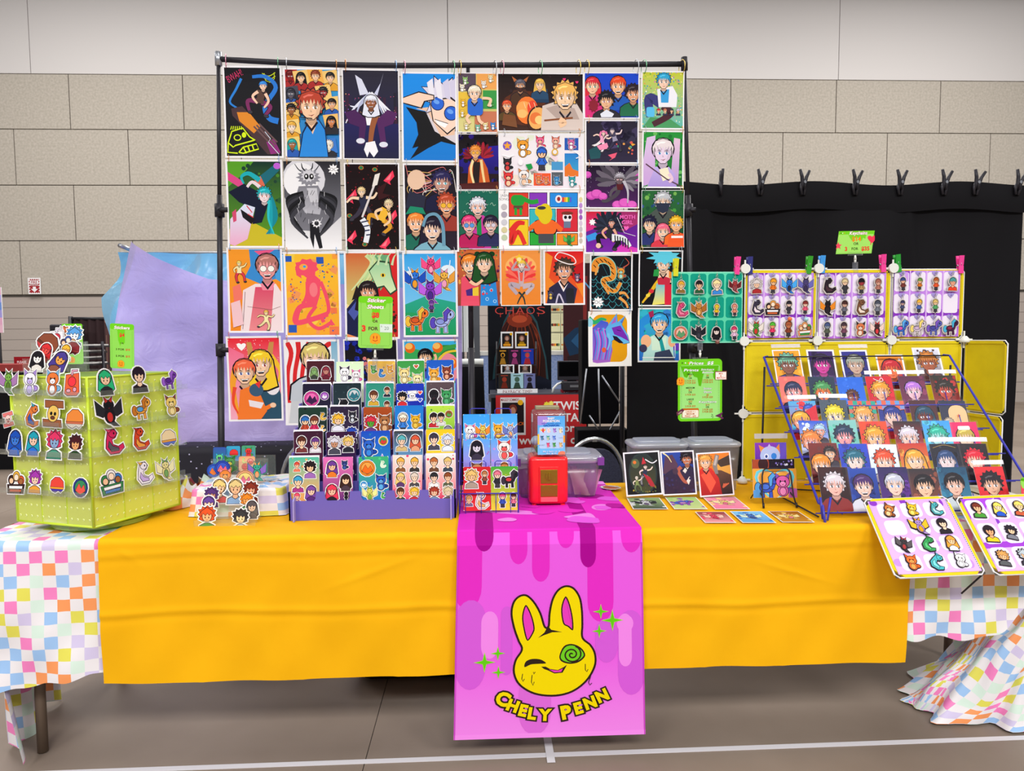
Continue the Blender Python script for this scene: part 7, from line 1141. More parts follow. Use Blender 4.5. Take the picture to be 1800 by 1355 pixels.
def sheetart(a, c1, c2, items, seed):
    a.rrect(0, 0, 1, 1, .05, c1, c2); rr = random.Random(seed); a.spots(14, .012, .05, [tuple(min(1, x * 1.35 + .01) for x in hx(c1)[:3]) + (1,), tuple(x * .75 for x in hx(c2)[:3]) + (1,), c2], seed)
    HC = ['e84a3c', 'd8385a', 'c8603a', '3a58d0', 'b858c8']
    for it in items:
        if it[0] == 'H':
            k, x, y, r = it[1:]
            if k == 4: a.star(x, y, r * 1.2, 'w'); a.star(x, y, r, HC[4])
            else: a.heart(x, y, r * 1.4, 'w'); a.heart(x, y, r, HC[k])
        else: motif(a, it[0], it[1], it[2], it[3], it[4] * 1.2, .13)
for r in range(5):
    rw = 4 - r
    for j in range(5):
        c1, c2, _x, d = SH[r][j]; z = .097 + dZ * rw - .034; hC = CH
        cen = T + V((colx(j, rw), dY * rw + .006 + .012, z + hC / 2 - .002)); a = Art(CW, hC, .0008, 'w', clip=0); sheetart(a, c1, c2, SM[r][j], r * 5 + j)
        so = tag(a.build('sticker_sheet', GLOSS, frame(cen + V((0, 0, R.uniform(-.002, .003))), *rotv(R.uniform(-.012, .012), ((1, 0, 0), (0, .13, 1))))), f'{d}, {ORD[r] if r < 4 else "lowest"} row, purple rack', 'sticker sheet', 'sticker sheets in the purple rack')
        if R.random() < .5:
            s_ = MB(); s_.obox((0, .004, -.001), (CW / 2 + .001, 0, 0), (0, hC / 2 + .002, 0), (0, 0, .0005))
            s_.build('backing_sheet', mat('sheet_white', 'e6e6ee', .4), so)
# sticker-sheet price sign on a clear clip
def clip(o, H, up=True, w=.03):
    s = 1 if up else -1; y = -s * H / 2
    b = MB(); b.obox((0, y, .002), (w, 0, 0), (0, .007, 0), (0, 0, .004)); b.build('sign_clip', ACR, o)
    b = MB(); b.tube([(0, y - s * .006, .002), (0, y - s * .024, .002)], [.003, .006], 8); b.tube([(0, y - s * .024, .002), (0, y - s * .036, .002)], .0045, 8); b.build('ball_joint', WPL, o)
    b = MB(); b.obox((0, y - s * .056, .002), (.009, 0, 0), (0, .022, 0), (0, 0, .006)); b.build('grip', FROST, o)
def ss_sign(a):
    solid(a, .08, MG); a.rrect(0, 0, 1, .13, .08, LG); a.poly([(.2, .1), (.84, .1), (.78, .22), (.64, .2), (.62, .38), (.56, .3), (.46, .5), (.4, .48), (.4, .24), (.26, .22)], LG); a.otxt(.53, .075, .11, 'Sticker', 'w', 'a83a2c', .03, .07, shear=.25, width=.55); a.otxt(.5, .2, .11, 'Sheets', 'w', 'a83a2c', .03, .07, shear=.25, width=.5); dash(a, .08, .14, .1, .95, 24); dash(a, .92, .14, .93, .95, 24); dash(a, .1, .95, .93, .95, 16)
    a.txt(.5, .36, .15, '$8', RD, .05); a.txt(.5, .48, .075, 'OR', '5a3a34', .03); a.txt(.16, .62, .17, '3', RD, .06); a.txt(.44, .62, .1, 'FOR', '5a3a34', .03, width=.28); smiley(a, .5, .81, .15)
    a.poly([(.63, .53), (1.0, .53), (1.0, .69), (.64, .69)], 'dcece4'); a.txt(.83, .61, .1, '20', '4a7058', -.01); a.txt(.68, .575, .05, '$', '4a7058', -.01)
o, W, H, c = card_sign(630, 521, 690, 612, 2.60, ss_sign, 'green sticker sheet price sign clipped above the purple rack', rot=-.03); clip(o, H)

# ---- blue wire rack with sheets
t = empty('wire_rack', Z(858, 905, ZC)); T = t.location; tag(t, 'small dark blue wire rack holding six sticker sheets beside the red capsule machine', 'rack')
yw0 = T.y; wl, wr = Z(808, 905).x - T.x, Z(911, 903).x - T.x
def wire(name, pts, r=.0026, m=None, closed=False): b = MB(); b.tube(pts, r, 6, 0, closed); return b.build(name, m or BLUEW, t)
wire('basket_rim', [(wl, 0, .075), (wr, 0, .075), (wr, .05, .075), (wl, .05, .075)], .0022, None, True); wire('basket_base', [(wl, 0, .004), (wr, 0, .004), (wr, .2, .004), (wl, .2, .004)], .0028, None, True)
for x in (wl, wr):
    wire('side_rail', [(x, 0, .004), (x, 0, .075), (x, .02, .13), (x * .96, .09, .27), (x * .96, .1, .30)], .0025); wire('back_leg', [(x, .2, .004), (x * .96, .1, .3)], .0025)
for f in (.1, .37, .62, .87): x = wl + (wr - wl) * f; wire('basket_wire', [(x, 0, .004), (x, 0, .075)], .0014)
SW = [(('3aa0f0', '58b0f0'), [('C', ['f4f0f8', 'w', 'd85a9a'], .26, .42, .26), ('D', ['e8d060', 'e88a30', 'f0b040'], .74, .42, .25)], 'blue sky sheet of a white critter and a yellow winged one'), (('48a8f0', '78c8f0'), [('C', ['f0a828', 'f8c858', 'e89818'], .28, .4, .25), ('D', ['a8b8e0', '6a78c0', 'f0b070'], .74, .42, .26)], 'blue sky sheet of an orange dinosaur and a grey-blue knight creature'),
 (('58a8f0', 'b878d8'), [('L', ['1c1c28', 'd8d4e4', '3a3448'], .5, .24, .32), ('C', ['c8885a', 'e8c8a8', '8a4a48'], .5, .74, .28)], 'blue-violet sheet of a black-haired figure over a brown one'), (('58a8f0', 'c888d8'), [('C', ['f4e8e4', 'e85a58', 'd83a40'], .5, .26, .32), ('F', ['d88a48', 'f4ccaa', 'c87848'], .5, .74, .28)], 'blue and violet sheet of a white and red curled critter'),
 (('c8242c', 'd83034'), [('K', ['e8c070', 'f0c090', 'a89888'], .3, .26, .3), ('F', ['b87848', 'f0c8a0', '8a4a38'], .78, .24, .22), ('B', ['c89058', 'f0c090', '78688a'], .2, .76, .18), ('S', ['f0e0d0', 'e8b060', 'c8a078'], .62, .78, .26)], 'red and grey sheet of a blond man and a pale horse'), (('3aa838', 'e8d040'), [('F', ['e87a90', 'f4ccb0', '2a2c34'], .24, .28, .28), ('Q', ['24242a', '3a3440', 'c83c40'], .72, .28, .28), ('F', ['e8508a', 'f4ccb0', '3a58b8'], .42, .76, .24), ('F', ['5a2c24', 'f4c8a8', 'e87a90'], .82, .76, .22)], 'green, red and yellow sheet of pink-haired dancers and a black horse')]
for i, ((c1, c2), it, d) in enumerate(SW):
    r, j = i // 2, i % 2; px0 = (815, 863)[j]; yy = yw0 + (.085, .05, .012)[r]; zt6 = P(840, (728, 772, 821)[r], yy).z; hC = .15; cxm = P((838, 886.5)[j], 800, yy).x
    a = Art(.094, hC, .0008, 'w', clip=0); sheetart(a, c1, c2, it, 60 + i)
    if r == 2 and j == 0: pass
    tag(a.build('sticker_sheet', GLOSS, frame((cxm, yy, zt6 - hC / 2), (1, 0, 0), (0, .16, 1))), f'{d}, {("upper", "middle", "lower")[r]} tier, blue rack', 'sticker sheet', 'sticker sheets in the blue wire rack')
for r, (zy, yyy) in enumerate(((718, .1), (763, .065), (810, .03))):
    for cxp in (840, 884):
        y_ = yw0 + yyy; p, q = P(cxp - 14, zy, y_) - T, P(cxp + 14, zy, y_) - T; wire('divider_loop', [p + V((0, 0, -.09)), p + V((0, 0, -.006)), p + V((.006, 0, 0)), q + V((-.006, 0, 0)), q + V((0, 0, -.006)), q + V((0, 0, -.09))], .0018)
for r in (1, 2):
    cxa, cxb = (wl + wr) / 2, (wl + wr) / 2
    wire('tier_bar', [(wl * .97, .03 * r + .02, .05 + .06 * r), (wr * .97, .03 * r + .02, .05 + .06 * r)], .002)

# ---- red capsule machine
cg = Z(965, 890, .744); t = empty('capsule_machine', (cg.x, cg.y + .065, .7445)); T = t.location; tag(t, 'red capsule vending machine with a clear globe and a brass coin plate', 'capsule machine')
REDP = mat('red_plastic', 'f01c24', .22, spec=.5, coat=.3); BRASS = mat('brass', 'a8882c', .35, .85, bump=(120, .5, .002)); gw = 35 * MPX(cg)
prof_ = lambda s, w_, d_, z0, z1, rr: None
def rbox(nm, w_, d_, z0, z1, m, rad, parent, top=1.0):
    b = MB(); k = 6; zs = []
    for i in range(k + 1): a_ = math.pi / 2 * i / k; zs.append((z0 + rad * (1 - math.sin(a_)), 1 - rad * (1 - math.cos(a_)) * 0 - (rad / w_) * (1 - math.sin(a_)) * 0, rad * (1 - math.cos(math.pi / 2 - a_))))
    rings = [(z0 + rad * (1 - math.cos(math.pi / 2 * i / k)), rad * (1 - math.sin(math.pi / 2 * i / k))) for i in range(k + 1)] + [(z1 - rad + rad * math.sin(math.pi / 2 * i / k), rad * (1 - math.cos(math.pi / 2 * i / k))) for i in range(k + 1)]
    n = 40; vs = []
    for z, ins in rings:
        f = 1 + (top - 1) * (z - z0) / (z1 - z0)
        for i in range(n):
            a_ = 6.28318 * i / n; c_, s_ = math.cos(a_), math.sin(a_); e = 2 / 7; x = math.copysign(abs(c_) ** e, c_); y = math.copysign(abs(s_) ** e, s_); vs.append((x * (w_ * f - ins), y * (d_ * f - ins), z))
    m_ = len(rings); b.add(vs, [(i * n + j, i * n + (j + 1) % n, (i + 1) * n + (j + 1) % n, (i + 1) * n + j) for i in range(m_ - 1) for j in range(n)] + [tuple(range(n - 1, -1, -1)), tuple(range((m_ - 1) * n, m_ * n))], 0, True)
    return b.build(nm, m, parent)
zb1 = P(965, 803, cg.y).z - T.z; rbox('base', gw, .066, .006, zb1, REDP, .016, t)
for sx in (-1, 1): b = MB(); b.disc((sx * gw * .72, -.045, .003), .009, (0, 0, 1), .006, 12); b.build('foot', REDP, t)
pz = lambda py: P(965, py, cg.y).z - T.z
b = MB(); b.box((-gw * .5, -.071, pz(882)), (gw * .5, -.06, pz(820))); b.build('surround', REDP, t, .003)
b = MB(); b.box((-gw * .42, -.0735, pz(849)), (gw * .42, -.07, pz(825))); b.build('coin_plate', BRASS, t, .001); b = MB(); b.box((-gw * .42, -.0735, pz(872)), (gw * .42, -.07, pz(852))); b.build('coin_plate', BRASS, t, .001)
b = MB(); b.disc((0, -.075, pz(836)), .013, (0, 1, 0), .006, 20); b.obox((0, -.08, pz(836)), (.003, 0, 0), (0, .004, 0), (0, 0, .011)); b.build('turn_knob', BRASS, t)
b = MB(); b.box((-gw * .42, -.0745, pz(881)), (gw * .42, -.07, pz(873))); b.build('chute_flap', mat('red_flap', 'f4606c', .3), t, .001)
gl = rbox('globe', gw * .88, .062, zb1 - .004, pz(722), clear('globe_plastic', 'f6f6fa', .1, .03, 'w', .05), .02, t, 1.0); gl.location.x = .006
b = MB(); b.box((-gw * .6, -.02, pz(722)), (gw * .6, .02, pz(716))); b.build('lid', mat('gold_lid', 'a8a080', .35, .5), t, .002)
cc = empty('toy_capsule'); bpy.data.objects.remove(cc)
for i, (x, y, z, c) in enumerate(((-.028, -.015, .02, '2c8a48'), (.03, -.02, .02, 'e84a3c'), (0, .02, .02, '3a70d0'), (-.03, .03, .024, 'f0c030'), (.032, .03, .026, 'f08a28'), (.044, -.03, .062, 'f4b830'), (-.044, -.035, .055, 'b8c8d8'), (.046, -.02, .1, 'e8a030'), (.0, -.036, .03, '8a58c0'))):
    b = MB(); b.lathe([(.0175 * math.sin(math.pi * k / 10), -.0175 * math.cos(math.pi * k / 10)) for k in range(11)], (0, 0, 0), 16); o = b.build('toy_capsule', mat('capsule_' + c, c, .3)); sx = max(-.046, min(.046, x)); o.location = T + V((sx, y, zb1 + z)); tag(o, ['green', 'red', 'blue', 'yellow', 'orange', 'amber', 'pale grey', 'ochre', 'violet'][i] + ' round toy capsule inside the clear machine globe', 'capsule', 'capsules in the machine')
c, W, H = rectpx(945, 731, 993, 799, cg.y - .004); a = Art(W, H, .001); a.bg('58b0f4', '78c8f8'); a.ell(.1, .1, .3, .2, 'a890e0'); a.ell(.05, .6, .16, .2, 'f8c838'); a.ell(.95, .6, .12, .14, 'f0a030'); a.ell(.9, .98, .16, .1, 'f08a68'); a.rrect(.06, .28, .94, .84, .06, 'b8d8f8')
a.otxt(.5, .06, .075, 'BABY', 'w', '2a58b8', .03, .06); a.otxt(.5, .13, .085, 'POKEMON', 'w', '2a58b8', .03, .06, width=.6); a.txt(.5, .19, .05, 'mini keychain charm', '1c58c0', .02, width=.7); a.txt(.5, .245, .065, 'GACHAPON', '1c48b0', .05, width=.58)
for i, (kd, cs) in enumerate((('D', ['e83c5a', 'f0b030', 'd82c48']), ('C', ['f4e8e4', 'f0c8c0', 'e8b0a8']), ('C', ['9a70d0', 'c0a0e8', '7a50b0']), ('C', ['f0e0a0', 'f8f0d0', '3a3438']), ('C', ['3a6a98', '58a0c8', '2a4a70']), ('C', ['38b0a0', 'e8e0a0', '2a8a80']), ('C', ['4a80e0', '88b0f0', '3a60c0']), ('C', ['e03870', 'f07aa0', '5a3a88']), ('C', ['3a9a48', '58b868', '2a7a38']), ('C', ['e0b868', 'f0d8a0', '7a5a38']))):
    motif(a, kd, cs, *[(.2, .37), (.4, .37), (.62, .37), (.84, .38), (.16, .56), (.38, .56), (.6, .56), (.38, .74), (.6, .74), (.84, .74)][i], .095, .08)
a.txt(.84, .56, .03, '+ more', '3a4a60', 0, width=.16); a.txt(.15, .74, .035, 'get a secret', '3a4a60', 0, width=.2); a.otxt(.5, .91, .05, '$6 a Spin or 2', 'w', '3a80d0', .01, .03, width=.62); a.otxt(.5, .965, .05, 'for $10', 'w', '3a80d0', .01, .03, width=.36)
o = a.build('label_card', GLOSS, frame(c - T)); o.parent = t
# ---- bin with bags, sticker heap
def tub(name, x0, x1, y0, y1, z0, zl, zt, lab, ovl=.012, lid=True):
    t = empty(name, ((x0 + x1) / 2, (y0 + y1) / 2, z0)); tag(t, lab, 'storage bin'); w_, d_ = (x1 - x0) / 2, (y1 - y0) / 2; b = MB(); tp = .9
    vs = []; n = 32
    for z, f, in_ in ((0.001, tp, 0), (zl - z0, 1, 0), (zl - z0, 1, .002), (.003, tp, .002)):
        for i in range(n): a_ = 6.28318 * i / n; c_, s_ = math.cos(a_), math.sin(a_); vs.append((math.copysign(abs(c_) ** .25, c_) * (w_ * f - in_), math.copysign(abs(s_) ** .25, s_) * (d_ * f - in_), z))
    b.add(vs, [(k * n + j, k * n + (j + 1) % n, (k + 1) * n + (j + 1) % n, (k + 1) * n + j) for k in range(3) for j in range(n)] + [tuple(range(n - 1, -1, -1)), tuple(range(3 * n, 4 * n))], 0, True); b.build('tub', FROST, t)
    if lid: o = rbox('lid', w_ + ovl, d_ + ovl, zl - z0, zt - z0, clear('bin_lid', 'f0f4ff', .14, .45, 'e8eef8', .18), min(.012, (zt - zl) / 2.1), t); rbox('lid_ridge', w_ * .8, d_ * .75, zt - z0 - .001, zt - z0 + .008, clear('bin_lid', 'w'), .003, t)
    return t
yb0 = 2.62; x0_, x1_ = P(908, 830, yb0).x, P(1057, 830, yb0).x
tb = tub('storage_bin', x0_, x1_, yb0, yb0 + .2, .7445, P(980, 815, yb0).z, P(980, 802, yb0).z, 'clear lidded bin full of mauve zip bags behind the red machine')
zt_b = P(980, 815, yb0).z
for sx in (-1, 1): b = MB(); b.box((sx * (x1_ - x0_) / 2 * .98 - .012, -.1 - .014, zt_b - .7445 - .006), (sx * (x1_ - x0_) / 2 * .98 + .012, -.06, zt_b - .7445 + .022)); b.build('latch', mat('purple_latch', '7a3a98', .4), tb)
bagm = [mat('bag_' + c, c, .35) for c in ('c07aa0', 'd898b0', 'f0b8a8', 'a8608c')]
for i in range(13):
    b = MB(); x = x0_ + .035 + (x1_ - x0_ - .07) * i / 12; c = V((x, yb0 + .03 + .07 * R.random(), .75)); l_ = R.uniform(-.5, .5); b.grid(lambda u, v: ((u - .5) * .06 + (v - .5) * .07 * l_, .006 * math.sin(u * 6 + v * 4) + (v - .5) * .02, v * .095), 5, 5)
    o = b.build('zip_bag', bagm[i % 4]); o.location = c; o.rotation_euler = (0, 0, R.uniform(-.3, .3)); tag(o, 'mauve zip bag standing in the lidded bin behind the red machine', 'bag', 'zip bags in the bin')
for i in range(4):
    c = Z(1070 + i, 857, .746 + i * .0016); diecut('loose_sticker', 'KBLR'[i], [['e8a048', 'f4ccaa', 'd84a30'], ['5a3a30', 'f0c4a0', '8a8a90'], ['e0c070', 'f4d0b0', 'c87878'], ['c86a48', 'a85a40', 'f0e0d0']][i], .036, frame(c, *rotv(i * .7 + .3, ((1, 0, 0), (0, 1, 0)))), .001, 'w', ['orange-haired', 'brown-haired', 'pale blond', 'rust-coloured'][i] + ' loose sticker in the small pile beside the bin', 'sticker', 'loose stickers beside the bin')
# ---- chairs
CHM = mat('chair_fabric', '34364e', .85, bump=(160, .6, .003), noise=(120, '26283c', .2)); CHR = mat('chair_chrome', 'c8ccd0', .25, .9)
def chair(cx, cy, ztop, w_, lab, rot=0.0):
    t = empty('stacking_chair', (cx, cy, 0)); tag(t, lab, 'chair', 'stacking chairs'); t.rotation_euler = (0, 0, rot); h = ztop
    arc = [(-w_, .02, .02), (-w_, .015, h * .55)] + [(-w_ * math.cos(math.pi * k / 16), .0 - .02 * math.sin(math.pi * k / 16), h * .72 + (h * .28 - .01) * math.sin(math.pi * k / 16)) for k in range(17)] + [(w_, .015, h * .55), (w_, .02, .02)]
    b = MB(); b.tube(arc, .0115, 10); b.build('back_frame', CHR, t)
    b = MB(); n = 17; L = [(-w_ * .93 * math.cos(math.pi * k / 16), h * .72 + (h * .28 - .045) * math.sin(math.pi * k / 16) - (.02 * math.exp(-((k - 8) / 2.2) ** 2))) for k in range(17)] + [(w_ * .93, h * .5), (-w_ * .93, h * .5)]
    b.prism([(x, -.018, z) for x, z in L], (0, 1, 0), .03); b.build('backrest', CHM, t, .008)
    b = MB(); b.box((-w_ * .98, -.42, .42), (w_ * .98, .0, .48)); b.build('seat', CHM, t, .02); b = MB(); b.box((-.012, -.031, h * .985 - .012), (.012, -.0, h * .985 + .004)); b.build('frame_joint', SILV, t)
    for sx in (-1, 1): b = MB(); b.tube([(sx * w_, -.4, .42), (sx * w_ * 1.02, -.43, .01)], .011, 8); b.build('leg', CHR, t)
cz = P(1045, 768, 3.7); chair(cz.x, 3.72, cz.z, 54 * 3.7 / 1250, 'blue patterned chair with a silver rim behind the red capsule machine')
c2 = P(552, 772, 3.5); chair(c2.x, 3.5, .86, 58 * 3.5 / 1250, 'blue patterned chair with a silver rim mostly hidden behind the purple rack')
b = MB(); b.box((-.5, 2.72, 0), (.1, 2.9, .17)); tag(b.build('duffel_bag', bk, None, .05), 'black bag on the floor beneath the tables behind the yellow cloth', 'bag')
# ================================================================ RIGHT HALF OF THE TABLE
xa = P(1112, 830, 2.72).x; xm = P(1212, 830, 2.72).x; xb = P(1303, 830, 2.72).x; zt7 = P(1200, 779, 2.72).z
tub('storage_bin', xa, xm - .004, 2.72, 2.87, ZC + .001, zt7 - .02, zt7, 'empty clear lidded bin behind the two dark leaning prints', .006); tub('storage_bin', xm + .004, xb, 2.72, 2.87, ZC + .001, zt7 - .02, zt7, 'empty clear lidded bin behind the red leaning print', .006)
def framed(px0, py0, px1, py1, Y, fn, lab, bord=.045, lean=.22, rot=0.0, name='art_print', grp='prints leaning on the clear bins', sleeve=.06, up=.1):
    c, W, H = rectpx(px0, py0, px1, py1, Y); a = Art(W, H, .0012, 'f6f5f8', clip=0.0); b_ = Art(W * (1 - 2 * bord), H - 2 * bord * W, 0, clip=0.0, back=False); fn(b_)
    o_ = len(a.v); a.v += [(x, y, z + a.th) for x, y, z in b_.v]; a.c += b_.c; a.f += [tuple(i + o_ for i in f) for f in b_.f]; x, y = rotv(rot); o = a.build(name, GLOSS, frame(c, x, y + V((0, lean, 0)))); tag(o, lab, 'print', grp)
    if sleeve: m = MB(); m.box((-W / 2 - .003, -H / 2 - .003, .005), (W / 2 + .003, H / 2 + up * H, .0056)); m.build('sleeve', FILM, o)
    if sleeve and up > .12: m = MB(); m.box((-W / 2 - .003, H / 2 + up * H * .45, .0058), (W / 2 + .003, H / 2 + up * H, .0066)); m.build('sleeve_flap', STRIP, o)
    return o, W, H
def lp1(a):
    a.bg('16161a', '101014'); a.ell(.5, .5, .42, .62, '2c3a38'); a.ell(.5, .5, .38, .56, '24302e', 0, 20, '4a4a2c'); a.ell(.3, .25, .12, .14, '5a6a48'); a.ell(.28, .22, .05, .05, 'e87a30'); a.curve([(.6, .16), (.8, .26), (.95, .2)], .03, 'f0f0f4'); a.figure(.55, .55, .3, '3a2c24', 'f0dcc8', '2a3450', '8a8a8c', 0, 0, .15, 3); a.poly([(.48, .28), (.54, .1), (.62, .26)], 'c8303c'); a.poly([(.5, .5), (.7, .6), (.84, .84), (.7, .84)], 'b82c38'); a.figure(.3, .76, .22, 'd8d4c0', 'f4e4cc', '8a9a58', '6a7a50', 0, 4, 0, 4); a.spots(20, .01, .03, ['c8a838', '8a7a30', '58683a'], 3, (.15, .8, .85, .96))
def lp2(a):
    a.bg('2a4aa8', '241c3a'); a.poly([(0, .5), (.1, .1), (.34, .05), (.5, .3), (.4, .6)], '5a3c50'); a.curve([(.04, .0), (.2, .1), (.3, .24)], .05, 'f0e0a0', .02); a.poly([(.6, 0), (1, 0), (1, .3), (.7, .3)], '3a1c3a'); a.poly([(0, .55), (.3, .4), (.55, .5), (.6, .36), (.86, .3), (1, .4), (1, 1), (0, 1)], '2c2848', '3a2038'); a.curve([(.6, .36), (.5, .46), (.66, .7), (.8, .74)], .12, 'b8604a', .09); a.poly([(.64, .46), (.8, .32), (.86, .36), (.72, .52)], 'f0e4d8'); a.poly([(.74, .7), (.84, .6), (.9, .64), (.8, .8)], 'f0e4d8'); a.bust(.8, .18, .16, '1c1420', 'c87a58', '2c2848', 2, seed=3, body=False, grin=True); a.ell(.4, .46, .09, .1, '4a3448'); a.spots(16, .02, .06, ['3a3060', '2a1c3c', '4a2c48'], 4, (0, .6, 1, 1))
def lp3(a):
    a.bg('f0882c', 'c84a20'); a.poly([(.4, .2), (1, .1), (1, .6), (.6, .6)], 'e8a848'); a.poly([(.55, .2), (1, .06), (1, .3), (.7, .34)], '4a3a30'); a.poly([(.5, .4), (.7, .42), (1, .54), (1, 1), (.4, 1)], '6a4838', '2c2024'); a.poly([(0, .4), (.16, .3), (.4, .36), (.6, .6), (.66, 1), (0, 1)], 'e0342c', 'a81c20'); a.poly([(.04, .5), (.3, .4), (.5, .7), (.3, .95)], 'f05a40'); a.bust(.22, .2, .17, 'f0a848', 'f6c49c', 'd8302c', 2, seed=6, body=False); a.poly([(.44, .3), (.56, .02), (.68, .06), (.58, .32), (.6, .5), (.5, .5)], '8a8480'); a.poly([(.47, .28), (.58, .05), (.64, .07), (.54, .3)], 'c0b8b0')
    for x in (.75, .82, .9): a.line([(.7, .84), (x, .74)], .04, 'd86a48')
framed(1098, 794, 1162, 870, 2.615, lp1, 'black print of a lantern-lit woodland pair, leaning first in the row of three', .04, .2, .05); framed(1163, 793, 1222, 869, 2.62, lp2, 'dark violet print of a smiling man with a deer, leaning in the middle of three', .04, .2, .03); framed(1227, 795, 1287, 871, 2.61, lp3, 'red and orange print of a blond man in a red coat, leaning last of three', .04, .2, .05)
# postcards flat on the cloth
def flatprint(pts, cols, lab, kind):
    q = [Z(px, py, .7425) for px, py in pts]; c = sum(q, V()) / 4; r = ((q[1] - q[0]) + (q[2] - q[3])) / 2; u = ((q[0] - q[3]) + (q[1] - q[2])) / 2; a = Art(r.length, u.length, .0012, 'f0f0ec', clip=.03); a.bg(cols[0], cols[1]); a.spots(10, .05, .14, cols[1:3], 4); a.wing(.45, .5, .4, cols[2], cols[3], -.4, 1, 5); a.wing(.45, .5, .36, cols[3], cols[2], 3.5, -1, 5); a.ell(.46, .5, .18, .22, cols[3]); motif(a, kind, [cols[2], cols[3], cols[4]], .48, .5, .34, .06)
    tag(a.build('postcard', GLOSS, frame(c, r, u)), lab, 'postcard', 'postcards lying on the yellow cloth')
flatprint([(1101, 875), (1158, 875), (1176, 895), (1113, 895)], ['9ab878', '3a4840', 'd8dce0', '2a2c30', '6a5878'], 'green and black postcard lying first in the rear row on the cloth', 'D'); flatprint([(1168, 874), (1222, 874), (1245, 895), (1186, 895)], ['a8d078', 'c8d890', '9a50c0', '4a60c8', 'e0a0d0'], 'lime postcard of violet winged figures lying in the middle of the rear row', 'Q'); flatprint([(1235, 873), (1292, 873), (1318, 895), (1256, 895)], ['f0a0b0', 'f080a8', 'f4d888', 'f8e8b0', 'e86a98'], 'pink postcard of a yellow winged creature at the end of the rear row', 'D')
flatprint([(1221, 900), (1274, 900), (1294, 919), (1240, 919)], ['8a2c30', 'f0a0a8', 'e84a68', 'f8c8b8', 'c83050'], 'red and pink postcard lying first in the front row on the cloth', 'D'); flatprint([(1284, 899), (1340, 899), (1363, 919), (1304, 919)], ['88c8f0', '58a0e0', '3a78d0', 'd8ecd8', '2a4a90'], 'sky blue postcard with a dark bird lying in the middle of the front row', 'D'); flatprint([(1351, 899), (1404, 899), (1431, 918), (1374, 918)], ['a8641c', 'c88828', 'f0c858', 'f8e098', 'e87a90'], 'brown and gold postcard lying at the end of the front row', 'D')
# small wire easel with packs
t = empty('wire_easel', Z(1362, 888, ZC)); T = t.location; tag(t, 'small black wire easel holding packets of prints on the yellow cloth', 'easel')
y_ = T.y
for sx in (-1, 1):
    x = sx * .052; wire('easel_leg', [(x * 1.15, -.045, .004), (x * 1.08, -.025, .04), (x * 1.0, -.01, .11), (x * .9, -.006, .128), (x * .75, -.005, .134)] , .0028, BLKW, False); wire('rear_leg', [(x * .95, .1, .004), (x, .03, .06), (x * 1.08, -.028, .036)], .0025, BLKW)
    b = MB(); b.tube([(x * 1.15, -.047, .002), (x * 1.13, -.041, .018)], .0042, 8); b.build('rubber_foot', BLACKM, t)
wire('top_bar', [(-.04, -.005, .134), (.04, -.005, .134)], .0028, BLKW); wire('shelf_bar', [(-.056, .02, .045), (.056, .02, .045)], .0025, BLKW)
def pony2(a):
    a.bg('f0a838', 'f0b048'); a.heart(.5, .5, .46, '6ad8e8'); a.heart(.5, .5, .4, 'f0d0a0'); a.heart(.5, .5, .37, 'f0a840'); motif(a, 'Q', ['3a5ad0', '58a8e8', '4a78e0'], .34, .58, .3, .04); motif(a, 'C', ['e060b0', 'f090c8', '8a50c0'], .68, .56, .27, .04); a.ell(.06, .94, .14, .14, '58a0e0'); a.ell(.94, .92, .14, .16, 'c060b8')
def space(a): a.bg('141018', '241830'); a.ell(.2, .5, .2, .3, 'b04a28'); a.ell(.26, .5, .12, .16, '3a1c20'); a.spots(14, .01, .03, ['b8c8f0', 'f0f0f8', '8a78d0'], 3, (.5, .1, .95, .6), 8)
def bat(a): a.bg('8a3ab8', '5a2ca0'); a.ell(.85, .4, .2, .4, '6a50c0'); a.poly([(.2, .55), (.12, .1), (.46, .35)], 'f0903c'); a.poly([(.62, .35), (.78, .05), (.8, .5)], 'f0903c'); a.ell(.48, .6, .32, .3, 'b8c8ec'); a.ell(.36, .62, .07, .08, 'f4f4f8'); a.ell(.6, .62, .09, .1, '3a88d8'); a.ell(.36, .63, .04, .05, '2a4a90'); a.poly([(.36, .3), (.46, .05), (.56, .32)], 'c8b8ec'); a.rect(0, .9, 1, 1, '4a2a88')
G3 = 'print packets on the small wire easel'
framed(1327, 778, 1382, 816, y_ + .045, bat, 'violet print packet of a pale big-eared creature at the back of the wire easel', 0, .1, 0, 'print_packet', G3, .06, .42); framed(1322, 807, 1396, 824, y_ + .028, space, 'black starry print packet in the middle of the wire easel', 0, .12, 0, 'print_packet', G3, .05, .02); framed(1323.5, 824, 1400, 874, y_ + .004, pony2, 'orange print packet of two creatures in a heart, front of the wire easel', 0, .16, -.01, 'print_packet', G3, .05, .02)

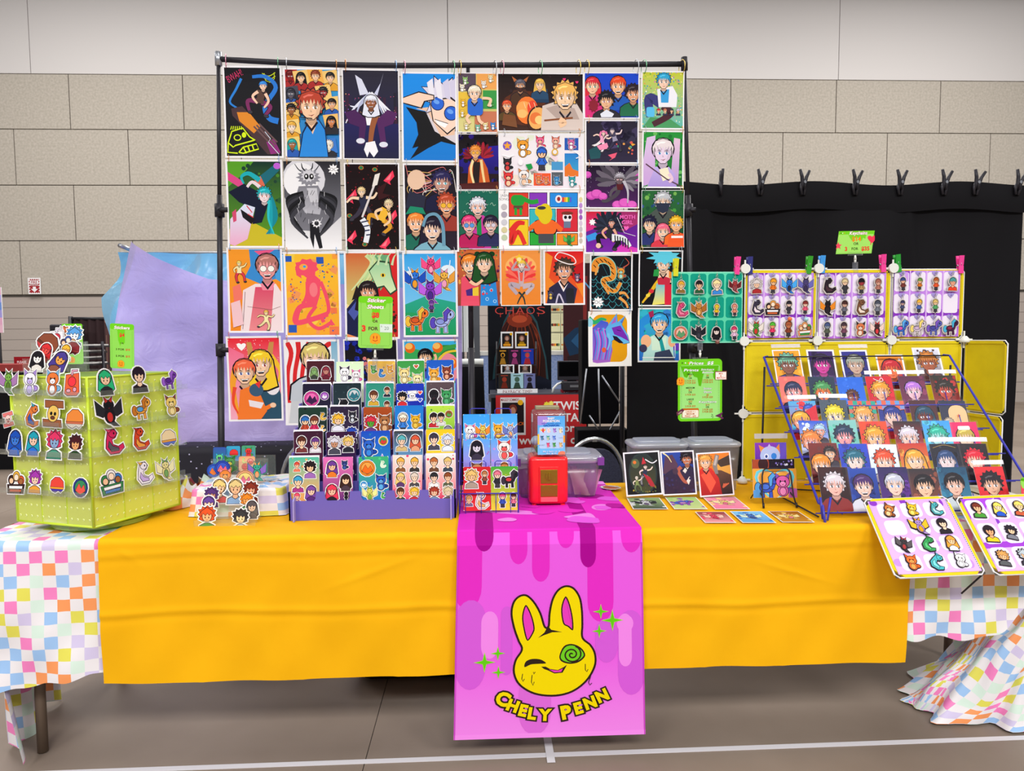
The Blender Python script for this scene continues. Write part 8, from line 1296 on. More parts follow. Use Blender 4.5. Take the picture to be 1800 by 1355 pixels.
# ---- yellow cube panels
YP2 = 2.87; t = empty('panel_display', (P(1500, 700, YP2).x, YP2, ZC)); T = t.location; tag(t, 'yellow fabric panel display with white wire edges and round white connectors', 'display')
gx = [P(px, 600, YP2).x - T.x for px in (1306.5, 1434.5, 1564, 1692)]; gz = [P(1500, py, YP2).z - ZC for py in (472, 598, 724, 849)]; gz[3] = .004
def ypanel(M, w_, h_):
    """one panel: eight-cornered fabric board in a white wire square, parts under the display"""
    e = .026; m = MB(); q = [(-w_ + e, -h_), (w_ - e, -h_), (w_, -h_ + e), (w_, h_ - e), (w_ - e, h_), (-w_ + e, h_), (-w_, h_ - e), (-w_, -h_ + e)]; m.prism([(x * .985, y * .985, -.003) for x, y in q], (0, 0, 1), .006)
    for sx in (-1, 1): m.box((sx * w_ * .93 - .003, -h_ * .9, .003), (sx * w_ * .93 + .003, h_ * .9, .006)); m.box((-w_ * .9, sx * h_ * .93 - .003, .003), (w_ * .9, sx * h_ * .93 + .003, .006))
    o = m.build('fabric_panel', YEL, t); o.matrix_basis = M
    r = MB(); c_ = .012; r.tube([(-w_ + c_, -h_, 0), (w_ - c_, -h_, 0), (w_, -h_ + c_, 0), (w_, h_ - c_, 0), (w_ - c_, h_, 0), (-w_ + c_, h_, 0), (-w_, h_ - c_, 0), (-w_, -h_ + c_, 0)], .0026, 6, 0, True); r.build('wire_edge', mat('white_wire', 'e8e8ea', .35), o)
    return o
for i in range(3):
    for j in range(3):
        cx, cz, w_, h_ = (gx[i] + gx[i + 1]) / 2, (gz[j] + gz[j + 1]) / 2, (gx[i + 1] - gx[i]) / 2 - .004, (gz[j] - gz[j + 1]) / 2 - .004; ypanel(frame((cx, 0, cz)), w_, h_)
for j in (1, 2):
    p0, p1 = P(1694, 660, YP2) - T, P(1771 if j == 1 else 1767, 660, 2.66) - T; cz = (gz[j] + gz[j + 1]) / 2; r = (p1 - p0); r.z = 0; ypanel(frame((p0.x + r.x / 2, p0.y + r.y / 2, cz), r, (0, 0, 1)), r.length / 2 - .004, (gz[j] - gz[j + 1]) / 2 - .004)
for i in range(4):
    for j in range(4):
        if i == 3 and j == 0: continue
        m = MB(); c = V((gx[i], -.012, gz[j] + (.012 if j == 3 else 0)))
        if i == 3 or j == 3: m.tube([c + V((0, 0, -.012)), c + V((0, 0, .0)), c + V((0, 0, .014))], [.022, .02, .008], 8)
        else: m.disc(c, .0195, (0, 1, 0), .01, 24)
        for q in ((1, 0), (-1, 0), (0, 1), (0, -1)): m.obox(c + V((q[0] * .022, .004, q[1] * .022)), (.003 + .01 * abs(q[0]), 0, 0), (0, .002, 0), (0, 0, .003 + .01 * abs(q[1])))
        m.build('connector', WPL, t)
# ---- keychain boards
LIL, LIL2, VIO = 'efe8f8', 'b46ae0', '8a38c0'
def cells(a, cols, rows, x0, x1, y0, y1, fill, rad, fx_=.88):
    out = []
    for j in range(rows):
        for i in range(cols):
            cw, chh = (x1 - x0) / cols, (y1 - y0) / rows; cx, cy = x0 + (i + .5) * cw, y0 + (j + .5) * chh; a.rrect(cx - cw * fx_ / 2, cy - chh * fx_ / 2, cx + cw * fx_ / 2, cy + chh * fx_ / 2, rad, fill); out.append((cx, cy))
    return out
def chboard(px0, py0, px1, py1, Y, kind, lab, grp='keychain boards'):
    c, W, H = rectpx(px0, py0, px1, py1, Y); a = Art(W, H, .002, 'e8e4f0' if kind == 'v' else '58d8b0', clip=0)
    if kind == 'v':
        a.bg('c890ec', 'b870e0'); a.poly([(0, 0), (.3, 0), (.26, .26), (.18, .16), (.1, .34), (.04, .2), (0, .3)], VIO); a.poly([(0, .6), (1, .58), (1, .68), (0, .7)], VIO)
        for x in (.25, .5, .75): a.line([(x, .0), (x, 1)], .02, 'dcb8f4')
        dash(a, .004, .02, .004, .98, 40); pos = cells(a, 4, 3, 0, .985, .0, .99, LIL, .035); 
        for x in (.12, .2): a.rrect(x - .03, .02, x + .02, .1 + x * .3, .02, 'd0a0f0')
    else:
        a.bg('60dcb4', '58d0a8'); pos = cells(a, 4, 3, .0, 1, .01, .99, '0c9c84', .035, .9); a.z += LAY
        for i in range(60): a.rect(.005 + i / 60, .004, .012 + i / 60, .012, 'e8fff8', lay=False); a.rect(.005 + i / 60, .988, .012 + i / 60, .996, 'e8fff8', lay=False)
        for i in range(46): a.rect(.004, i / 46, .011, i / 46 + .009, 'e8fff8', lay=False); a.rect(.989, i / 46, .996, i / 46 + .009, 'e8fff8', lay=False)
    o = a.build('keychain_board', PRINT, frame(c)); tag(o, lab, 'board', grp); return o, c, W, H, [((x - .5) * W, (.5 - y) * H) for x, y in pos]
KC = {'t': [('B', 'e0a838,f0c890,8a6a30', 'gold leafy', .9), ('B', '1c1a1c,e8b890,2a5a38', 'black-haired man in green and black', .95), ('B', 'f0e0a0,f6d8b8,3a88d8', 'blond head with blue wing', 1.1), ('D', 'a83a3c,6a2024,8a4a50', 'maroon armoured', .9), ('S', 'd8487a,e87a9a,a86a50', 'pink shell beast on a bench', 1.05), ('D', 'c8883c,a86828,e8b060', 'brown clawed', 1.15), ('F', 'e8c82c,f0d850,e8c020', 'small yellow chick', .8), ('F', 'e0907a,f0b8a0,e08a70', 'peach nude-toned doll', .85), ('O', 'e87858,e8c0a8,5a9a68', 'round orange and green orchard', .95), ('D', '2a2e38,1c2028,3a3e48', 'black bat-winged', 1.05), ('L', '141216,e8d8d0,1c1a20', 'black shaggy grinning head', .95), ('F', 'd83a68,f4e0d8,e8c0e0', 'pink-haired ballerina', .95)],
 'a': [('K', 'd8d0d0,f4c8a8,a82c30', 'white-haired fighter on red', 1.05), ('F', 'f0a028,f4c090,e87820', 'flaming orange figure', 1.1), ('D', '2a78d8,48a8f0,2a2c40', 'blue winged figure', 1.15), ('D', '4a4478,6a68b8,3a3050', 'indigo winged figure', 1.15), ('S', '3a3448,e8d8e0,c8c8d8', 'black and white curled figure, blue bird', 1.1), ('G', '2a2428,d86a38,e8a048', 'trio of orange-haired heads', 1.15), ('F', '2a2830,e8c8b8,38343c', 'slim man in a grey suit', .95), ('F', '8a3430,f4c8b0,e8587a', 'slim woman in pink', .95), ('D', '4a9a38,e8e0d8,c83a30', 'green hatted figure with a white bird', 1.1), ('F', '58c038,f0a878,e83a68', 'green-topped pink figure', 1.0), ('F', 'a85a38,c87850,8a4028', 'rust brown cluster with an orange bead', 1.15), ('G', 'e89868,3a9a48,f0a060', 'green-peach pair with teal bead', 1.1)],
 'b': [('S', '2a2028,4a3038,c8c8d0', 'dark pair, one white-haired and lying back', 1.15), ('F', 'e0c898,f0c8a8,3a3a40', 'blond figure in dark grey', 1.1), ('F', '18161a,a83a40,b09060', 'black-haired figure in red and tan', 1.1), ('F', 'a86858,e0a890,b87868', 'dusty pink figure', 1.05), ('D', '1c1a1e,e88a28,2a2428', 'black figure with orange flames', 1.15), ('F', '4a2c28,d8a890,6a6a78', 'brown-haired seated figure in grey', 1.05), ('S', '7a5238,e8d8c8,8a6a48', 'tan reclining figure in white', 1.15), ('F', '4a5060,b8b8c0,787c88', 'slim grey-blue figure', 1.1), ('F', '4a5a88,8a98a8,586050', 'blue-faced crouching figure in olive', 1.05), ('F', '4a3840,c8a090,7a4860', 'slim figure in plum', 1.05), ('C', 'd8784a,f0d8c8,3a3438', 'orange figure with a black-capped friend', 1.05), ('D', '4a2c2c,f0d0c8,d83a40', 'dark-haired figure in white and red', 1.05)],
 'c': [('F', '3a4a88,f0b898,7a3a34', 'navy-capped child in a brown coat', .95), ('F', '6a9a48,f0c098,d87828', 'green-capped child in orange', .85), ('F', 'b85a28,e8b088,e8582c', 'orange-hooded child', .95), ('B', '4a9a98,f0a888,e84428', 'plump child, red coat, teal cap', 1.0), ('F', '3a3a60,c8a098,4a5078', 'slim child in navy', .8), ('F', 'f0b838,f4c8a0,4a68b8', 'yellow-haired child in blue', .95), ('F', 'e0c070,f0c8a0,58a868', 'blond child in green', .95), None, ('Q', '3a68c8,58a8e8,d058b0', 'blue pony with a pink wing', 1.15), ('Q', 'd8c8d8,f0d878,c8b0d0', 'pale grey pony with a blond mane', 1.15), ('Q', '5a60b8,7a58c0,4a4aa0', 'indigo pony', 1.15), ('Q', '4a2048,48b0d8,8a2c48', 'dark maroon pony with a teal mane', 1.15)]}
HEART = mat('lilac_hook', 'a898dc', .35); CLR = clear('charm_edge', 'f6f4f4', .12, .3, 'e8e0e0', .1)
def charms(key, base, bname, tsc=1.0):
    o, c, W, H, pos = base
    for i, (x, y) in enumerate(pos):
        hook = None
        if key != 't':
            m = MB(); q = [(16 * math.sin(k) ** 3 / 16 * .013, (13 * math.cos(k) - 5 * math.cos(2 * k) - 2 * math.cos(3 * k) - math.cos(4 * k)) / 16 * .0125) for k in [6.28318 * n / 18 for n in range(18)]]; m.prism([(x + u, y + H * .128 + v, .0022) for u, v in q[::-1]], (0, 0, 1), .003); m.tube([(x + .0015, y + H * .132, .005), (x + .0015, y + H * .128, .011), (x, y + H * .118, .011), (x - .001, y + H * .122, .008)], .0013, 6); m.build('heart_hook', HEART, o)
        s = KC[key][i]
        if not s: continue
        kd, cs, d, k = s; r = .0315 * k * tsc; cc_ = c + V((x, -.0095 - .0015 * (i % 2), y - H * .03)); a = Art(2 * r, 2 * r, clip=None, back=False); motif(a, kd, cs.split(','), .5, .5, .46, .17, 'cdc6c2', .0025, R.uniform(-.06, .06))
        oo = a.build('keychain', GLOSS, frame(cc_)); tag(oo, f'{d} charm, {("top", "middle", "lowest")[i // 4]} row of the {bname}', 'keychain', 'keychains on the boards')
        m = MB(); m.tube([(.004 * math.cos(k_), r * .92 + .005 + .005 * math.sin(k_), .0015) for k_ in [6.28318 * n / 12 for n in range(12)]], .0008, 5, 0, True); m.tube([(.0022 * math.cos(k_), r * .92 + .013 + .004 * math.sin(k_), .002 + .002 * math.cos(k_)) for k_ in [6.28318 * n / 10 for n in range(10)]], .0007, 5, 0, True); m.tube([(0, r * .92 + .017, .002), (0, r * .92 + .025, .003)], .0008, 5); m.build('keyring', mat('charm_ring', 'c8bfa8', .3, .8), oo)
        if key == 'a' and i in (10, 11) or key == 't' and i == 10:
            m = MB(); sgn = 1 if key == 'a' else -1; m.lathe([(.009 * math.sin(math.pi * k_ / 8), -.009 * math.cos(math.pi * k_ / 8)) for k_ in range(9)], (.004, sgn * (r * 1.05) if sgn > 0 else -r * 1.25, .004), 12); m.build('bead', mat('bead_' + key + str(i), {10: 'f07838', 11: 'a8d8e0'}[i] if key == 'a' else '8a5a50', .2), oo)
YB2 = YP2 - .0065
bt = chboard(1180, 478, 1305, 603, YP2 - .004, 't', 'teal keychain board with twelve rounded cells clipped beside the yellow panels'); charms('t', bt, 'teal board')
b1 = chboard(1313.5, 480, 1429, 594, YB2, 'v', 'purple keychain board on the yellow panel next to the teal board'); charms('a', b1, 'purple board beside teal')
b2 = chboard(1438, 480, 1556, 595, YB2, 'v', 'purple keychain board on the middle yellow panel under the green keychain sign'); charms('b', b2, 'purple board under sign')
b3 = chboard(1569, 476, 1686, 592, YB2, 'v', 'purple keychain board on the end yellow panel with one empty cell'); charms('c', b3, 'board with empty cell')
# clothes pegs
for px, py, c_, tl_, lab in ((1187.5, 470, 'd8d818', -.03, 'yellow clothes peg at the outer corner of the teal board'), (1295.5, 467, 'f03c98', -.06, 'pink clothes peg between the teal board and the first connector'), (1317.5, 467, '2a2c7a', .02, 'navy clothes peg on the panel next to the teal board'), (1421.5, 466, '2a9a1c', -.08, 'green clothes peg beside the light blue one'), (1444.5, 465, '3a9ae8', .0, 'light blue clothes peg over the middle keychain board'), (1551.5, 463, 'f03c98', .05, 'pink clothes peg over the middle board beside a green one'), (1577.5, 463, '1c9a2c', .14, 'green tilted clothes peg over the end keychain board'), (1687.5, 465, 'f03c98', .03, 'pink clothes peg at the outer corner of the end keychain board')):
    c = P(px, py, YP2 - .006); h = 15.5 * MPX(c); wd = 4.2 * MPX(c); o = empty('clothes_peg', c); x, y = rotv(tl_); o.matrix_basis = frame(c, x, y); tag(o, lab, 'clothes peg', 'clothes pegs on the display'); m_ = mat('peg_' + c_, c_, .4)
    for s_ in (1, -1): b = MB(); q = [(-wd, -h), (wd, -h), (wd, -h * .2), (wd * .82, -h * .12), (wd, -h * .04), (wd, h), (-wd, h), (-wd, -h * .04), (-wd * .82, -h * .12), (-wd, -h * .2)]; b.prism([(u, v, (.004 + (.005 * max(0, v / h))) if s_ > 0 else (-.008 - .005 * max(0, v / h))) for u, v in q], (0, 0, 1), .0045); b.build('peg_half', m_, o)
    b = MB(); b.tube([(-wd * 1.1, -h * .1, .0), (wd * 1.1, -h * .1, .0)], .0035, 8); b.tube([(0, -h * .1, .009), (0, h * .2, .0095)], .001, 5); b.build('spring', SILV, o)
# signs
def kc_sign(a):
    s_ = .045; pts = [a.xy(*p) for p in ((.08, 0), (1, 0), (.92, 1), (0, 1))]; pts.reverse(); n = 4; c = hx(MG); a._raw([(u, v, 0) for u, v in pts] + [(u, v, a.z) for u, v in pts], [(3, 2, 1, 0), (4, 5, 6, 7)] + [(i, (i + 1) % n, (i + 1) % n + n, i + n) for i in range(n)], [c] * 8)
    a.poly([(.08, 0), (1, 0), (.985, .17), (.066, .17)], LG); a.poly([(.07, .15), (.96, .15), (.9, .95), (.01, .95)], 'a4e468'); a.poly([(.32, .17), (.78, .17), (.76, .36), (.7, .3), (.66, .46), (.6, .3), (.46, .3), (.42, .44), (.36, .3)], LG); a.otxt(.58, .09, .085, 'Keychains', 'w', 'a83a2c', .02, .06, shear=.2, width=.46)
    for i, c_ in enumerate(('3a2c20', 'f0f0e0', 'f08a1c')): a.ell(.13 + i * .045, .09, .012, .012, c_)
    a.txt(.53, .35, .11, '$14', OR_, .04); a.txt(.52, .56, .065, 'OR', '3a4a18', .02); a.txt(.26, .78, .1, '3', RD, .04); a.txt(.49, .78, .065, 'FOR', '3a4a18', .02); a.txt(.76, .78, .1, '$35', RD, .04); a.star(.06, .64, .1, 'f04860'); a.heart(.93, .36, .115, 'f03858'); a.line([(.9, .5), (.9, .62)], .02, 'f03858')
o, W, H, c = card_sign(1469, 406, 1537, 446, YP2 + .0, kc_sign, 'green keychain price sign clipped on top of the middle yellow panel', rot=.02); clip(o, H)
def pr_sign(a):
    solid(a, .09, LG); a.rrect(.05, .1, .95, .96, .05, '94e070', 'a4e888'); a.poly([(.06, .11), (.92, .11), (.9, .2), (.84, .34), (.8, .3), (.78, .18), (.6, .2), (.56, .3), (.52, .44), (.47, .43), (.44, .3), (.36, .28), (.3, .2), (.2, .3), (.14, .28)], DG); dash(a, .08, .12, .08, .95, 30); dash(a, .92, .12, .92, .95, 30)
    for i, c_ in enumerate(('3a4a20', 'e8f0d8', 'f08a1c')): a.ell(.1 + i * .07, .06, .016, .016, c_)
    a.otxt(.53, .065, .07, 'Prices  $$', 'w', '3c8a18', .02, .05, shear=.2, width=.56); a.otxt(.3, .175, .06, 'Prints', 'w', '3c8a18', .02, .05, shear=.2, width=.34); a.otxt(.67, .17, .045, 'Stickers', 'w', '3c8a18', .01, .04, shear=.2, width=.3); a.otxt(.68, .215, .045, 'Buttons', 'w', '3c8a18', .01, .04, shear=.2, width=.26)
    D_, O_ = '3a4a18', 'c86a1c'
    for x, L in ((.28, ((.24, 'SMALL', D_), (.27, '$7', O_), (.305, 'OR', D_), (.345, '2 FOR $12', O_), (.38, '5 FOR $28', O_), (.46, 'MEDIUM', D_), (.495, '$15', O_), (.53, 'OR', D_), (.57, '2 FOR $25', O_), (.645, 'LARGE', D_), (.68, '$20', O_), (.715, 'OR', D_), (.755, '2 FOR $35', O_))), (.67, ((.265, '$4', O_), (.3, 'OR', D_), (.34, '3 FOR $10', O_), (.375, '5 FOR $15', O_), (.58, '$8', O_), (.615, '3 FOR $20', O_), (.74, '$14', O_), (.775, 'OR', D_), (.815, '3 FOR $35', O_), (.85, '5 FOR $55', O_)))):
        for y, s_, c_ in L: a.txt(x, y, .038, s_, c_, .015)
    a.otxt(.67, .475, .05, 'Sticker', 'w', '3c8a18', .01, .04, shear=.2); a.otxt(.67, .53, .05, 'Sheets', 'w', '3c8a18', .01, .04, shear=.2); a.otxt(.67, .69, .05, 'Keychains', 'w', '3c8a18', .01, .04, shear=.2, width=.4); smiley(a, .06, .35, .085); a.rrect(.09, .79, .47, .94, .03, 'c86a1c'); a.rrect(.1, .82, .46, .935, .02, 'f4ecd8')
    for y, s_ in ((.845, 'LARGE + 1'), (.88, 'MEDIUM'), (.915, 'PRINT - $30')): a.txt(.28, y, .035, s_, 'c86a1c', .03)
    a.poly([(-.04, .85), (.1, .79), (.14, .82), (.1, .86), (-.02, .91)], '6a3048'); a.txt(.05, .855, .03, 'DEAL', 'f0d8c8', .01, rot=.6); a.rect(.84, .2, 1.1, .34, '8a4a3a'); a.rect(.85, .215, 1.09, .335, 'f8f0ea')
    for y, s_ in ((.24, 'MIX'), (.275, '&'), (.31, 'MATCH')): a.txt(.97, y, .04, s_, 'd8602c', .02)
    a.poly([(.84, .92), (1.02, .86), (.98, .93), (1.04, .96), (.99, .98), (.95, .95)], '6a2c58')
    for an in (2.2, 2.9, 3.6): a.line([(.82 + .03 * math.cos(an), .915 + .02 * math.sin(an)), (.82 + .07 * math.cos(an), .915 + .05 * math.sin(an))], .008, '3a4a18')
def big_sign():
    c, W, H = rectpx(1191.5, 631, 1269, 740, YP2 - .012); a = Art(W, H, .002, back=False, clip=None); pr_sign(a); o = a.build('price_sign', GLOSS, frame(c, *rotv(.01))); tag(o, 'tall green price list sign hanging below the teal board', 'sign'); clip(o, H, False)
    return o
big_sign()
# ---- print rack
BX0, BX1, BY, BZ = 1.145, 1.84, 2.29, .755; SY, SZ = .43, .40; ROWS = 6
t = empty('print_rack', ((BX0 + BX1) / 2, BY, ZC)); T = t.location; tag(t, 'large dark blue wire rack holding six rows of portrait prints', 'rack')
def RP(x, k, dy=0, dz=0): f = k / 5.0; return V((x, BY + SY * f + dy, BZ + SZ * f + dz)) - T
x0_, x1_ = BX0 - .03 - 0, BX1 + .03
for x in (x0_, x1_): wire('side_rail', [RP(x, -.25, -.03, -.012), RP(x, -.2, -.01, .05), RP(x, 0, 0, .035), RP(x, 5.6, 0, .06), RP(x + (.02 if x == x0_ else -.02), 5.75, 0, .05)], .0045); wire('back_leg', [RP(x, 5.5, 0, .03), (x - T.x, BY + SY + .06 - T.y, .004)], .004, BLKW); wire('floor_bar', [(x - T.x, BY - T.y, .006), (x - T.x, BY + SY + .05 - T.y, .006)], .003, BLKW)
for x in (x0_ + .03,): wire('front_loop', [RP(x - .035, 0, -.02, .06), RP(x - .03, 0, -.03, -.01), RP(x - .015, 0, -.032, -.014), RP(x, 0, -.02, .06)], .004)
for k in range(6):
    wire('shelf_wire', [RP(x0_, k, -.014, .006), RP(x1_, k, -.014, .006)], .0025); wire('shelf_wire', [RP(x0_, k, .02, -.004), RP(x1_, k, .02, -.004)], .0025)
    for f in (.1, .26, .42, .58, .74, .9): x = x0_ + (x1_ - x0_) * f; wire('shelf_hook', [RP(x, k, -.014, .006), RP(x, k, -.012, .0), RP(x, k, .02, .0), RP(x, k, .045, .05)], .0016)
wire('top_bar', [RP(x0_, 5.6, 0, .06), RP(x1_, 5.6, 0, .06)], .003, BLKW); wire('brace', [(x0_ - T.x, BY + SY + .03 - T.y, .006), (x1_ - T.x, BY + SY * .4 - T.y, .006)], .003, BLKW)
# rows from the lowest; each: centre px, background, second colour, hair, skin, top, style, extras, sleeve flap, label
CARDS = [
 [(1470, '3a1418', '241014', 'dcd4d8', 'f0b8a8', '8a2c2c', 2, {}, 0, 'white-haired smirking man on dark maroon'), (1521, '2048a8', '1c2c78', '4a2a6a', 'f4ccb8', 'd8dce8', 0, {'grin': True}, 0, 'purple-haired grinning man on deep blue'), (1576, '2a2458', '5a2a88', 'c4c8d4', 'f4d0bc', '2a2c40', 0, {'eye': '3a8ae0'}, 0, 'silver-haired man on a violet night sky'), (1629, '2a2830', '8a4a38', '16141c', 'f4c4a0', '2a2430', 0, {}, 0, 'black-haired flushed man on dark streaks'), (1682, '1c4a68', '3a88a8', '1a161c', 'f0c0a8', 'c8d4d8', 0, {}, 0, 'black-haired calm man on speckled teal'), (1748, 'e83038', 'd82430', '241e28', 'ecb898', '3a3448', 2, {}, 1, 'dark tousled-haired man on bright red')],
 [(1452, '7a2420', '5a1c1c', 'f09028', 'f4c09a', '6a3430', 0, {'n2': '241c20'}, 0, 'orange bob-haired girl beside a dark-haired man on brown'), (1506, '2a4ac8', '2438a0', '1c6a80', 'f0d8c8', '2a3440', 2, {}, 0, 'teal shaggy-haired face on royal blue'), (1558, 'e8f0f4', 'd0e4ec', 'e8502c', 'f6ccb0', 'f0ece8', 2, {}, 0, 'flame-haired boy on white and pink'), (1612, 'c8342c', 'f0a040', 'f0a838', 'f6cca8', 'e06a38', 1, {}, 0, 'yellow-orange long-haired girl on red'), (1668, '181a26', '24283a', '2c4a78', 'e8d4d0', '2a2c40', 1, {}, 1, 'navy-haired pale man on black with gold curls'), (1718, '201820', '2c1c24', 'e02038', 'f0c4a8', '2a2028', 2, {'grin': True}, 1, 'crimson-haired laughing man on black')],
 [(1434, '2058d0', 'd8e4f4', 'f0883c', 'f4a890', '3a3a48', 2, {'n2': 'a8d0f0'}, 0, 'orange-haired boy with a blue-haired friend on sky blue'), (1487, '88c8c0', '58b8a0', '1c3a58', 'f0a0a0', '3a5878', 2, {}, 0, 'navy-haired blushing man on mint green'), (1541, 'e8502c', 'd83428', 'f0a830', 'f6c090', 'd84030', 2, {'grin': True}, 0, 'golden spiky-haired grinner on red-orange'), (1601, '241c28', 'c83838', 'dcd4dc', 'f4c8b4', 'c8283c', 2, {'grin': True}, 0, 'white-haired smiling man in a red coat on black'), (1653, '3aa0e8', '58c8e0', '2ab89a', 'a8e0d8', '3a70b0', 2, {}, 0, 'mint-haired face on icy blue'), (1702, 'e82868', 'd82058', 'c8b048', 'f4d0b0', 'e03868', 0, {}, 0, 'straw-haired girl with a white cap on hot pink')],
 [(1416, '48b0e0', 'd82c38', 'f0b038', 'f0a080', 'd82c38', 0, {'n2': '2a58c0'}, 1, 'two friends in red hoods on light blue'), (1470, '4a5a68', '3a4450', 'e8d82c', 'f6e0b0', '48b8a8', 2, {}, 1, 'yellow-haired boy in a striped teal scarf on slate'), (1521, 'e85a48', '2aa890', 'f0a850', 'f6c8a0', '1c1c20', 2, {'grin': True}, 0, 'blond grinning boy on red and teal checks'), (1572, '58a0e0', 'e8684a', '24348a', 'f4c8b4', 'd83040', 3, {}, 0, 'dark blue-haired girl on blue and orange checks'), (1629, '4a2028', '5a2c30', '1c4a60', '7a3428', '3a1c24', 1, {'grin': True}, 0, 'teal-haired dark-skinned woman on maroon'), (1681, '2a3048', '3a3a4a', 'f4c890', 'f4d0a0', 'e8b080', 5, {}, 0, 'large pale dome-shaped figure on midnight blue')],
 [(1397, 'f0706a', 'f08a70', '2a3458', 'f4a8a0', '3a4470', 4, {}, 0, 'navy-hooded face on coral pink'), (1449, '243a50', '1c2c40', '4a9a58', 'e8783c', '3a2820', 2, {}, 0, 'green and orange branching beast on dark slate'), (1500, '1c68d8', '2a70e0', '5a3024', 'a85a48', '3a2420', 2, {}, 0, 'small brown bear-like face on plain blue'), (1551, 'd81c30', 'c81428', 'f0a028', 'f4b890', 'e87a30', 2, {}, 1, 'orange-haired figure with a white doodle on scarlet'), (1609, '5a2444', '7a2c50', 'b878d8', 'f0c0c8', 'a86ac0', 0, {}, 1, 'lilac-haired tired face on plum'), (1665, '2a2c20', 'a82420', '2a241c', 'c8503c', '2c3428', 2, {}, 1, 'dark swamp print with red glowing eyes')],
 [(1387, 'f0a020', 'f0a828', '7ac0a0', '8a5a48', '2a3a8a', 2, {}, 1, 'mint-haired brown man on marigold yellow'), (1447, '3a1c6a', '2a1448', '2a1048', 'd03a98', '4a2068', 1, {}, 0, 'magenta face in purple shadow'), (1506, '2a2c88', '1c2068', 'a8b0a0', 'c8a890', '38607a', 0, {}, 1, 'armoured figure in teal on indigo'), (1570, 'f08a20', 'b83420', 'c8202c', 'e8703c', '7a1c20', 1, {'eye': 'd8d838'}, 0, 'red-maned face with a white star on orange'), (1634, 'e0e0ea', '4a2c24', 'd8842c', 'a85a38', '5a3028', 2, {}, 0, 'bronze-faced figure with golden hair on white and brown')]]
for r, row in enumerate(CARDS):
    yk = BY + SY * r / 5 + .012; ck = .75
    tops = (822, 779, 740, 703, 663, 622)[r]
    for i, (px, c1, c2, hr, sk, tp_, st_, ex, fl, d) in enumerate(row):
        Yc = yk + .032; Wc, Hc = (.104, .150) if r < 5 else (.112, .152); ztop = P(px, tops - (0, 0, 0, 0, 2, 8)[r] + R.uniform(-2, 2) + (10 if (r == 5 and i == 3) else -2 if r == 5 and i == 4 else 0), Yc + .035).z; lean = .42
        x = P(px, tops + 22, Yc).x; up = V((0, lean, 1)).normalized(); cen = V((x, Yc + .035 - up.y * Hc / 2, ztop - up.z * Hc / 2)); bd = .06 if r == 5 and i != 0 else .04 if (r == 5) else 0
        a = Art(Wc, Hc, .001, 'f6f5f8', clip=0); e = bd; k_ = Wc / Hc
        a.rect(e, e * k_, 1 - e, 1 - e * k_, c1, c2); rr = random.Random(r * 9 + i); a.clip = e + .002
        if 'check' in d:
            for u in range(6):
                for v in range(4):
                    if (u + v) % 2: a.rect(u / 6, v * .11, (u + 1) / 6, (v + 1) * .11, c2)
        else: a.spots(16, .03, .14, [c1, c2, tuple(min(1, q * 1.3 + .01) for q in hx(c2)[:3]) + (1,)], r * 9 + i)
        if 'n2' in ex: a.bust(.72, .26, .17, ex['n2'], sk, '3a3440', 2, seed=i + 2, grin=True)
        if 'two friends' in d: a.poly([(.5, .3), (1, .1), (1, 1), (.4, 1)], 'd8283a')
        if st_ == 5: a.rrect(.3, .12, .98, .9, .3, hr); a.bust(.26, .6, .15, 'b8a890', sk, c1, 2, seed=4); a.star(.66, .4, .08, 'e87a3c')
        else: a.bust(.5 if 'n2' not in ex else .36, (.42 if r < 5 else .42) + (.12 if 'n2' in ex or 'small' in d else 0), .285 if 'small' not in d else .19, hr, sk, tp_, st_, ex.get('eye', '5a3a34'), seed=r * 9 + i, grin=ex.get('grin', False))
        if 'star on' in d: a.star(.84, .14, .07, 'f4f0f0')
        if 'doodle' in d: a.curve([(.3, .06), (.5, .12), (.6, .04), (.66, .12), (.48, .16)], .02, 'fbf4f4')
        if 'gold curls' in d:
            for u in (.1, .9): a.curve([(u, .1), (.5, .03), (1 - u, .1)], .012, 'c8a048')
        if 'white cap' in d: a.rrect(.28, .1, .72, .2, .05, 'e8f0ec')
        a.clip = 0; o = a.build('portrait_print', GLOSS, frame(cen, *rotv(R.uniform(-.02, .02) - .01, ((1, 0, 0), tuple(up))))); tag(o, f'{d}, {("lowest", "fifth", "fourth", "third", "second", "top")[r]} row of the wire print rack', 'print', 'portrait prints in the wire rack')
        h_ = Hc / 2; ex_ = .022 if fl else .004; m = MB(); m.box((-Wc / 2 - .003, -h_, .0062), (Wc / 2 + .003, h_ + ex_, .0066)); m.build('sleeve', FILM, o)
        if fl: m = MB(); m.box((-Wc / 2 - .003, h_ + ex_ * .3, .0068), (Wc / 2 + .003, h_ + ex_, .0074)); m.build('sleeve_flap', STRIP, o)
